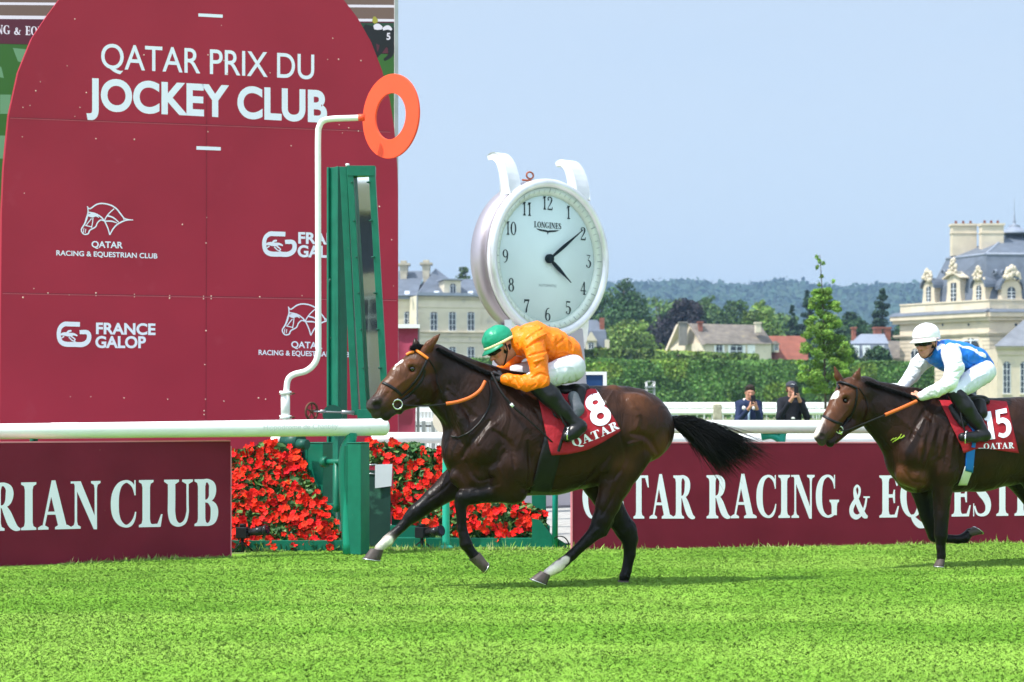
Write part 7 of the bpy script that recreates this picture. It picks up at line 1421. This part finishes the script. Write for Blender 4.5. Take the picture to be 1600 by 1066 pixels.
a = FB.uv(1587.5, 507.5); mb = MB(); mb.lathe(FB.w(*a, .01), [(.17, 0), (.17, .02)], 16, (FB.n.x, FB.n.y, 0)); mb.build('round_vent', M_glass, t)
window(FA, t, 1424, 545, 1436, 620, arch=True, rows=6, surround=M_stone2); window(FA, t, 1503, 529, 1532, 620, arch=True, rows=6, surround=M_stone2)
# mansard
def fp(fc, x, z, o): u = fc.uv(x, HY)[0]; return Vector(fc.w(u, z, o))
zr0 = z1-.1; zr1 = P(0, 396.5, C0+2).z
A0 = fp(FA, 1430, zr0, -1.2); B0 = fp(FB, 1549, zr0, -1.2); C0_ = fp(FB, 1760, zr0, -1.2); D0_ = A0+Vector((9, 12, 0))
A1 = fp(FA, 1447, zr1, -3.2); B1_ = fp(FB, 1553, zr1, -2.6); C1_ = fp(FB, 1760, zr1, -2.6); D1_ = A1+Vector((9, 10, 0))
mb = MB(); mb.add([tuple(v) for v in (A0, B0, C0_, D0_, A1, B1_, C1_, D1_)], [(0, 1, 5, 4), (1, 2, 6, 5), (3, 0, 4, 7), (4, 5, 6, 7)]); mb.build('mansard_roof', M_slate, t)
def beam(mb, a, b, r): mb.tube([tuple(a), tuple(b)], r, 8)
mb = MB(); beam(mb, A1, B1_, .16); beam(mb, B1_, C1_, .16); mb.build('lead_curb', M_lead, t)
ap = P(1576, 366, C0+9); ap2 = P(1640, 366, C0+10); mb = MB(); q = [A1+Vector((0, 0, .1)), B1_+Vector((0, 0, .1)), C1_+Vector((0, 0, .1)), ap, ap2, D1_+Vector((0, 0, .1))]; mb.add([tuple(v) for v in q], [(0, 1, 3), (1, 2, 4, 3), (0, 3, 5), (5, 3, 4)]); mb.build('upper_roof', M_slate, t)
mb = MB(); beam(mb, B1_, ap, .16); beam(mb, ap, ap2, .2); mb.build('lead_ridge', M_lead, t)
mb = MB(); a = P(1585, 366, C0+9); mb.lathe(tuple(a), [(1.9, 0), (1.3, .35), (.75, .75), (.6, .8), (.7, .95), (.16, 1.15), (.14, 1.3), (.2, 1.45), (.08, 1.7), (.10, 2.1), (.05, 2.3), (.035, 3.6), (.01, 4.3)], 14); mb.build('finial', M_lead, t)
for x0, x1, yt, yb, ddp in ((1487, 1525, 349.5, 392, 9.0), (1532.5, 1567, 349, 391, 6.5)):
    mb = MB(); D_ = C0+ddp; a = P(x0, yt+4, D_); b = P(x1, yb, D_); mb.box(a.x, b.x, D_-.4, D_+.9, b.z-.6, a.z); mb.box(a.x-.08, b.x+.08, D_-.48, D_+.98, a.z-.9, a.z-.8); mb.box(a.x-.12, b.x+.12, D_-.55, D_+1.05, a.z+.002, a.z+.25); ch_ = mb.build('chimney', M_stone2, t)
    for k in range(3): mb = MB(); xx = a.x+(b.x-a.x)*(.2+.3*k); mb.lathe((xx, D_+.3, a.z+.251), [(.16, 0), (.13, .35), (.16, .38)], 10); mb.build('chimney_pot', M_brick, ch_)
def carved(fc, x, y0, y1, w_, o, par, seed):
    rs = np.random.default_rng(seed); mb = MB(); a = fc.uv(x, y1); b = fc.uv(x, y0); Hh = b[1]-a[1]; W = w_/FPX*C0
    for k in range(34):
        h = rs.random(); ww = W*(1-h)**.6*.55; u = a[0]+rs.uniform(-1, 1)*ww; r = W*rs.uniform(.08, .16); mb.ball(fc.w(u, a[1]+h*Hh, o+rs.uniform(-.15, .2)), r, 4, (1, 1, rs.uniform(.8, 1.6)))
    mb.build('carving', M_stone2, par)
def dormer(fc, x, yt, yb, w_, kind, seed, o=-.35):
    u, z0 = fc.uv(x, yb); _, z1 = fc.uv(x, yt); W = w_/FPX*C0; mb = MB(); h = z1-z0
    if kind == 'arch': pts = [(u-W*.56, z0), (u+W*.56, z0), (u+W*.48, z0+h*.5)]+[(u+W*.5*math.cos(k*math.pi/10), z1-W*.5+W*.5*math.sin(k*math.pi/10)) for k in range(11)]+[(u-W*.48, z0+h*.5)]
    else: pts = [(u-W*.56, z0), (u+W*.56, z0), (u+W*.46, z0+h*.45), (u+W*.46, z1-W*.28), (u, z1), (u-W*.46, z1-W*.28), (u-W*.46, z0+h*.45)]
    n = len(pts); mb.add([fc.w(a, b, o) for a, b in pts]+[fc.w(a, b, o-2.6) for a, b in pts], [tuple(range(n))]+[(i, i+n, (i+1) % n+n, (i+1) % n) for i in range(n)]); dm = mb.build('dormer', M_stone2, t)
    mb = MB(); ww = W*.20; zt = z1-W*(.36 if kind == 'arch' else .46); wp_ = [(u-ww, z0+.25), (u+ww, z0+.25)]+([(u+ww*math.cos(k*math.pi/8), zt-ww+ww*math.sin(k*math.pi/8)) for k in range(9)] if kind == 'arch' else [(u+ww, zt), (u-ww, zt)]); n = len(wp_)
    mb.add([fc.w(a, b, o+.02) for a, b in wp_], [tuple(range(n))]); wn = mb.build('window', M_glass, dm)
    mb = MB()
    for (ua, ub, za, zb) in [(u-.04, u+.04, z0+.25, zt-.05)]+[(u-ww+.01, u-.041, z0+.25+(zt-z0-.5)*k/4, z0+.31+(zt-z0-.5)*k/4) for k in range(4)]+[(u+.041, u+ww-.01, z0+.25+(zt-z0-.5)*k/4, z0+.31+(zt-z0-.5)*k/4) for k in range(4)]: mb.hull([fc.w(ua, za, o+.05), fc.w(ub, za, o+.05), fc.w(ub, za, o+.022), fc.w(ua, za, o+.022)], [fc.w(ua, zb, o+.05), fc.w(ub, zb, o+.05), fc.w(ub, zb, o+.022), fc.w(ua, zb, o+.022)])
    mb.build('frame', M_frame, dm)
    mb = MB()
    if kind == 'arch':
        r = W*.56; pp = [(u+r*math.cos(k*math.pi/10), z1-W*.5+r*math.sin(k*math.pi/10)) for k in range(11)]; r2 = W*.66; pp += [(u+r2*math.cos((10-k)*math.pi/10), z1-W*.5+r2*math.sin((10-k)*math.pi/10)) for k in range(11)]
        m_ = len(pp); mb.add([fc.w(a, b, o+.3) for a, b in pp]+[fc.w(a, b, o-2.8) for a, b in pp], [(i, i+1, m_-2-i, m_-1-i) for i in range(10)]+[(i, i+m_, i+1+m_, i+1) for i in range(m_-1)])
    else:
        zz = z1-W*.24
        for sg in (-1, 1): mb.hull([fc.w(u+sg*W*.66, zz-.05, o+.35), fc.w(u, z1+W*.06, o+.35), fc.w(u, z1+W*.06, o-2.7), fc.w(u+sg*W*.66, zz-.05, o-2.7)], [fc.w(u+sg*W*.68, zz+.08, o+.35), fc.w(u, z1+W*.16, o+.35), fc.w(u, z1+W*.16, o-2.7), fc.w(u+sg*W*.68, zz+.08, o-2.7)])
    mb.build('dormer_roof', M_slate if kind == 'arch' else M_stone2, dm); carved(fc, x, yt-18 if kind == 'arch' else yt-22, yt+1, w_*.85 if kind == 'arch' else w_*.7, o+.1, dm, seed)
dormer(FA, 1447.5, 438, 475, 26, 'arch', 1); dormer(FA, 1486.5, 428, 475, 31, 'ped', 2); dormer(FA, 1526, 436, 475, 27, 'arch', 3); dormer(FB, 1582, 436, 475, 33, 'arch', 4); dormer(FB, 1648, 428, 475, 33, 'ped', 5)
for fc, x in ((FA, 1456), (FA, 1536), (FB, 1577)):
    mb = MB(); a = fc.uv(x, 424); mb.lathe(fc.w(*a, -2.1), [(.28, 0), (.28, .4)], 12, (fc.n.x, fc.n.y, 0)); oe = mb.build('round_dormer', M_lead, t); mb = MB(); mb.lathe(fc.w(*a, -1.69), [(.20, 0), (.20, .01)], 12, (fc.n.x, fc.n.y, 0)); mb.build('window', M_glass, oe)
# low hipped wing in front
DV = 205.; FV = Facade(1556, DV, 1760, DV); w2 = thing('palace_wing', 'low stone wing with arched windows and hipped slate roof below the palace', 'building', (P(1600, 0, DV).x, DV, 0)); wallmb(FV, 1558, 1760, P(0, 545, DV).z, 9, M_stone2, w2)
mb = MB(); FV.level(mb, 1556, 1762, P(0, 545, DV).z+.002, P(0, 541, DV).z, .35, -.1); FV.box(mb, 1558, 553, 1760, 555, .12, -.02); mb.build('cornice', M_stone2, w2)
mb = MB(); mb.add([rp(1553, 541, DV-.6), rp(1765, 541, DV-.6), rp(1765, 495, DV+5), rp(1605, 495, DV+5), rp(1553, 541, DV+10)], [(0, 1, 2, 3), (0, 3, 4)]); mb.build('roof', mat('grey_slate', (.17, .18, .20), .6, var=.2, scale=1), w2)
for x in (1567, 1594, 1621): window(FV, w2, x, 565, x+12, 615, arch=True, rows=5)

# ---------------------------------------------------------------- things on the infield
t = thing('scaffold_tower', 'small white scaffold tower with a ramp in front of the hedge', 'tower', (P(1016, 0, 110.).x, 110., 0)); mb = MB(); D0 = 110.
xs = [P(1011, 0, D0).x, P(1023, 0, D0).x]; zt = P(0, 596, D0).z
for x in xs:
    for dy in (0, 1): mb.tube([(x, D0+dy, 0), (x, D0+dy, zt)], .026, 6)
for k in range(5):
    z = .5+k*(zt-.5)/4; mb.tube([(xs[0], D0, z), (xs[1], D0, z)], .02, 6)
    if k < 4: z2 = .5+(k+1)*(zt-.5)/4; mb.tube([(xs[0], D0, z), (xs[1], D0, z2)], .014, 6)
mb.build('frame', M_grey, t); mb = MB(); mb.box(xs[0]-.05, xs[1]+.05, D0-.1, D0+1.1, zt-.35, zt-.27); mb.build('deck', M_grey, t); mb = MB(); mb.tube([(xs[0], D0, zt-.7), (P(993, 0, D0).x, D0, 1.0)], .035, 6); mb.tube([(xs[0], D0, zt-1.3), (P(996, 0, D0).x, D0, .4)], .03, 6); mb.tube([(P(995, 0, D0).x, D0, 0), (P(995, 0, D0).x, D0, 1.3)], .03, 6); mb.build('ramp_rails', M_white, t)
# grey car beyond the rails
def car(lab, px, D0, ht, L_, m):
    x = P(px, 0, D0).x; t = thing('parked_car', lab, 'car', (x, D0, 0)); h = ht; pr = [(-.5, .18), (-.5, .5), (-.46, .58), (-.30, .64), (-.18, .97), (-.05, 1.0), (.18, .99), (.33, .66), (.48, .58), (.5, .45), (.5, .18)]
    mb = MB(); mb.prism([(x+a*L_, b*h) for a, b in pr][::-1], D0, D0+1.75); mb.build('body', m, t, bevel=.06); mb = MB(); mb.prism([(x+a*L_, b*h) for a, b in [(-.28, .66), (-.17, .92), (-.05, .95), (.16, .94), (.28, .68)]][::-1], D0-.01, D0+1.76); mb.build('windows', M_glass, t)
    for sx in (-.32, .32):
        for yy in (D0-.02, D0+1.6): mb = MB(); mb.lathe((x+sx*L_, yy, .32), [(.20, -.01), (.32, 0), (.32, .2), (.2, .21)], 20, (0, 1, 0)); mb.build('wheel', M_dark, t)
    for yy in (.15, 1.4): mb = MB(); mb.box(x-L_*.5-.02, x-L_*.5+.05, D0+yy, D0+yy+.25, .45*h, .55*h); mb.build('headlight', M_white, t)
car('silver-grey car behind the rump of the leading horse, at the hedge', 1000, 105., 1.45, 4.1, mat('car_paint', (.25, .30, .36), .3, .5, coat=.5))
t = thing('white_van', 'white van roof showing behind the ears and neck of the second horse', 'van', (P(1379, 0, 75.).x, 75., 0)); x = P(1379, 0, 75.).x; mb = MB(); mb.prism([(x-.95, .35), (x-.95, 1.5), (x-.8, 2.05), (x+.5, 2.1), (x+.95, 2.05), (x+1.0, .35)][::-1], 75., 79.); mb.build('body', M_white, t, bevel=.1)
mb = MB(); mb.box(x-.8, x+.8, 74.99, 75.2, 1.3, 1.85); mb.build('rear_window', M_glass, t)
for sx in (-.7, .7): mb = MB(); mb.lathe((x+sx-.1, 75.6, .34), [(.34, 0), (.34, .22)], 18, (1, 0, 0)); mb.build('wheel', M_dark, t)

# ---------------------------------------------------------------- two spectators with phones
class SpFrame(Frame): pass
def spectator(lab, px, D0, Hh, ang, pose):
    Fm = Frame(px, D0, ang); t = thing('person', lab, 'person', (P(px, 0, D0).x, D0, 0)); k = Hh/1.75; V3 = lambda x, y, z: np.array([x, y, z])*k
    hq, Hd, f, u, s_ = head_prims(Fm, V3(pose.get('hx', 0), -.03, 1.60), (pose.get('yaw', 0), -1, -.08), (0, 0, 1), None, k*1.0)
    tor = [prim(V3(0, 0, .98), V3(0, 0, 1.12), .13*k, .125*k, 1, 1, .04), prim(V3(-.05, 0, 1.12), V3(-.06, -.01, 1.36), .12*k, .115*k, .9, .9, .04), prim(V3(.05, 0, 1.12), V3(.06, -.01, 1.36), .12*k, .115*k, .9, .9, .04), prim(V3(-.15, 0, 1.40), V3(.15, 0, 1.40), .065*k, .065*k, 1, 1, .04)]
    neck = [prim(V3(0, 0, 1.40), V3(0, -.02, 1.54), .058*k, .055*k, 1, 1, .02, col=SK)]
    arms = []; hands = []
    for sg in (-1, 1):
        sh = V3(sg*.165, 0, 1.40); el = V3(sg*pose['el'][0], -.16, pose['el'][1]); wr = V3(pose['hand'][0]+sg*.055, -.36, pose['hand'][1]-.05); arms.append([prim(sh, el, .055*k, .045*k, 1, 1, .02), prim(el, wr, .043*k, .030*k, 1, 1, .02, col=SK)])
        hands.append(hand_prims(wr, V3(pose['hand'][0]+sg*.03, -.40, pose['hand'][1]+.06)-wr, (sg*1., -.5, 0), -sg, SK, 1.0, 1.0))
    legs = []
    for sg in (-1, 1): legs += [prim(V3(sg*.09, 0, .95), V3(sg*.11, -.01, .52), .095*k, .062*k, 1, 1, .02), prim(V3(sg*.11, -.01, .52), V3(sg*.12, .02, .09), .062*k, .042*k, 1, 1, .02)]
    feet = sum([[prim(V3(sg*.12, .03, .05), V3(sg*.13, -.14, .035), .042*k, .034*k, 1, 1, .02)] for sg in (-1, 1)], [])
    for q in tor+legs+feet+sum(arms, []): q['col'] = q['col'] or SK
    V, F, c = implicit('body', hq+tor+neck+sum(arms, [])+sum(hands, [])+legs+feet, .009); link('body', npmesh('body', Fm.world(V), F, True, c), t, M_skin)
    garment('jacket', Fm, tor+sum([[a[0], dict(a[1], b=a[1]['a']+(a[1]['b']-a[1]['a'])*.78)] for a in arms], []), pose['jacket'], t, .013, .011, fold=foldf(.010, 8, 11)); garment('trousers', Fm, legs+[prim(V3(-.06, 0, .93), V3(.06, 0, .93), .12*k, .12*k, 1, 1, .03)], pose['trousers'], t, .014, .012, fold=foldf(.005, 8, 12))
    for q in feet: garment('shoe', Fm, [q], MATS['black_boot'], t, .012, .009)
    # phone
    c = V3(pose['hand'][0], -.41, pose['hand'][1]+.07); p = Fm.world(c); mb = MB(tuple(p), ang+R(6)); mb.box(-.038, .038, -.006, .006, -.075, .080); ph = thing('phone', pose['phone'], 'phone', tuple(p)); mb.build('phone_body', M_dark, ph, bevel=.003); mb = MB(tuple(p), ang+R(6)); mb.lathe((-.018, -.0065, .052), [(.012, 0), (.012, .003)], 12, (0, -1, 0)); mb.build('lens', MATS['lens_glass'], ph)
    return t, Fm, Hd, V3, k
Dp = 33.0
t, Fm, Hd, V3, k = spectator('dark-haired man in a navy jacket with white fleece collar, raising a phone', 1170, Dp, 1.70, R(-6), dict(hx=.02, yaw=.12, el=(.19, 1.10), hand=(.07, 1.40), jacket=mat('navy_jacket', (.012, .022, .065), .8, bump=.3), trousers=mat('navy_trousers', (.02, .025, .04), .8), phone='black phone held up by the man in the navy jacket'))
q = [prim(Hd(-.02, 0, .045), Hd(.015, 0, .055), .092, .088, .92, .92, .02), prim(Hd(.05, -.05, .09), Hd(.06, .04, .10), .035, .035, 1, 1, .02)]
cp_ = Hd(.06, 0, .035)
V, F, c = implicit('hair', q, .008, cols=False, fold=foldf(.007, 26, 2), extra=lambda p, d: np.maximum(d, -((p-cp_)@np.array([0, .55, .83])))); link('hair', npmesh('hair', Fm.world(V), F, True), t, mat('brown_hair', (.022, .013, .009), .7, bump=.6, bscale=80))
q = [prim(V3(-.085, -.11, 1.33), V3(-.075, -.03, 1.46), .040*k, .036*k), prim(V3(.085, -.11, 1.33), V3(.075, -.03, 1.46), .040*k, .036*k), prim(V3(-.07, .03, 1.47), V3(.07, .03, 1.47), .04*k, .04*k)]
V, F, c = implicit('collar', q, .009, cols=False, fold=foldf(.006, 24, 3)); link('fleece_collar', npmesh('fleece_collar', Fm.world(V), F, True), t, mat('white_fleece', (.68, .66, .64), .95, bump=.8, bscale=70))
mb = MB(); mb.tube([tuple(Fm.world(V3(.0, -.145, 1.32))), tuple(Fm.world(V3(.0, -.155, 1.2))), tuple(Fm.world(V3(.0, -.150, .95)))], .020, 8); mb.build('shirt_front', mat('pale_blue_shirt', (.30, .42, .58), .8), t)
t, Fm, Hd, V3, k = spectator('man in a black sweatshirt and dark grey cap, phone held upright with both hands', 1236, Dp+.2, 1.76, R(4), dict(hx=0, yaw=.0, el=(.235, 1.13), hand=(.0, 1.50), jacket=mat('black_sweatshirt', (.009, .010, .016), .85, bump=.3), trousers=mat('dark_trousers', (.015, .018, .03), .8), phone='black phone with a glinting lens held by the man in the cap'))
cp2 = Hd(0, 0, .05)
V, F, c = implicit('cap', [prim(Hd(-.01, 0, .045), Hd(.01, 0, .05), .100, .098, .92, .92, .02)], .008, cols=False, extra=lambda p, d: np.maximum(d, -((p-cp2)@np.array([0, 0, 1.])))); cap = link('cap', npmesh('cap', Fm.world(V), F, True), t, mat('grey_cap', (.04, .042, .055), .8)); V, F, c = implicit('visor', [prim(Hd(.08, 0, .058), Hd(.135, 0, .045), .055, .045, 1.1, 1.1)], .006, cols=False, extra=lambda p, d: np.maximum(d, np.abs((p-Hd(.11, 0, .052))@np.array([0, -.1, .99]))-.006)); link('visor', npmesh('visor', Fm.world(V), F, True), cap, MATS['grey_cap'])
mb = MB()
for pl_ in strk([(-.03, 0, .006), (-.01, .012, .008), (.01, .0, .008), (.03, .01, .006)], 3): mb.add([tuple(Fm.world(Hd(.099, 0, .09)+np.array([x, -.003, y]))) for x, y in pl_], [(0, 1, 2, 3)])
mb.build('cap_badge', M_white, cap)
mb = MB(); mb.ball(tuple(Fm.world(V3(.0, -.168, 1.12))), .03, 6, (1.1, .2, .6)); mb.build('chest_badge', M_white, t)
q = [prim(Hd(.0, -.07, .02), Hd(-.03, -.06, -.03), .03, .025), prim(Hd(.0, .07, .02), Hd(-.03, .06, -.03), .03, .025), prim(Hd(-.05, 0, .02), Hd(-.05, 0, -.03), .065, .05)]
V, F, c = implicit('hair', q, .008, cols=False, fold=foldf(.004, 26, 2)); link('hair', npmesh('hair', Fm.world(V), F, True), t, mat('sandy_hair', (.10, .05, .03), .8))

# ---------------------------------------------------------------- grandstand on the camera's side, seen in the mirror
t = thing('grandstand', 'pale grandstand with dark glazed galleries and white railings, seen in the leaning mirror', 'grandstand', (-6, -34, 0))
mb = MB(); mb.box(-60, 60, -46, -36, 0, 3.0); mb.box(-60, 60, -46, -36, 8.0, 9.2); mb.box(-60, 60, -46, -36, 4.6, 5.4)
mb.build('galleries', M_stone2, t); mb = MB(); mb.box(-60, 60, -45, -37.5, 3.001, 4.599); mb.box(-60, 60, -45, -37.5, 5.401, 7.999); mb.build('glazing', M_glass, t); mb = MB()
for k in range(61): mb.box(-60+k*2, -59.93+k*2, -35.9, -35.83, 0, 4.4)
mb.box(-60, 60, -35.92, -35.8, 4.4, 4.5); mb.box(-60, 60, -35.92, -35.8, 3.6, 3.66); mb.build('railings', M_white, t)

# ---------------------------------------------------------------- air
mb = MB(); mb.box(-700, 1100, -60, 2700, -1.05, 170); hz = mb.build('haze', None); hz['kind'] = 'stuff'; hz['label'] = 'thin summer haze that pales the far hills'; hz['category'] = 'haze'
m = bpy.data.materials.new('air'); m.use_nodes = True; n = m.node_tree.nodes; n.clear(); v = n.new('ShaderNodeVolumePrincipled'); o = n.new('ShaderNodeOutputMaterial'); v.inputs['Color'].default_value = (.42, .64, .95, 1); v.inputs['Density'].default_value = .00026; v.inputs['Anisotropy'].default_value = .2
m.node_tree.links.new(v.outputs[0], o.inputs['Volume']); hz.data.materials.clear(); hz.data.materials.append(m)
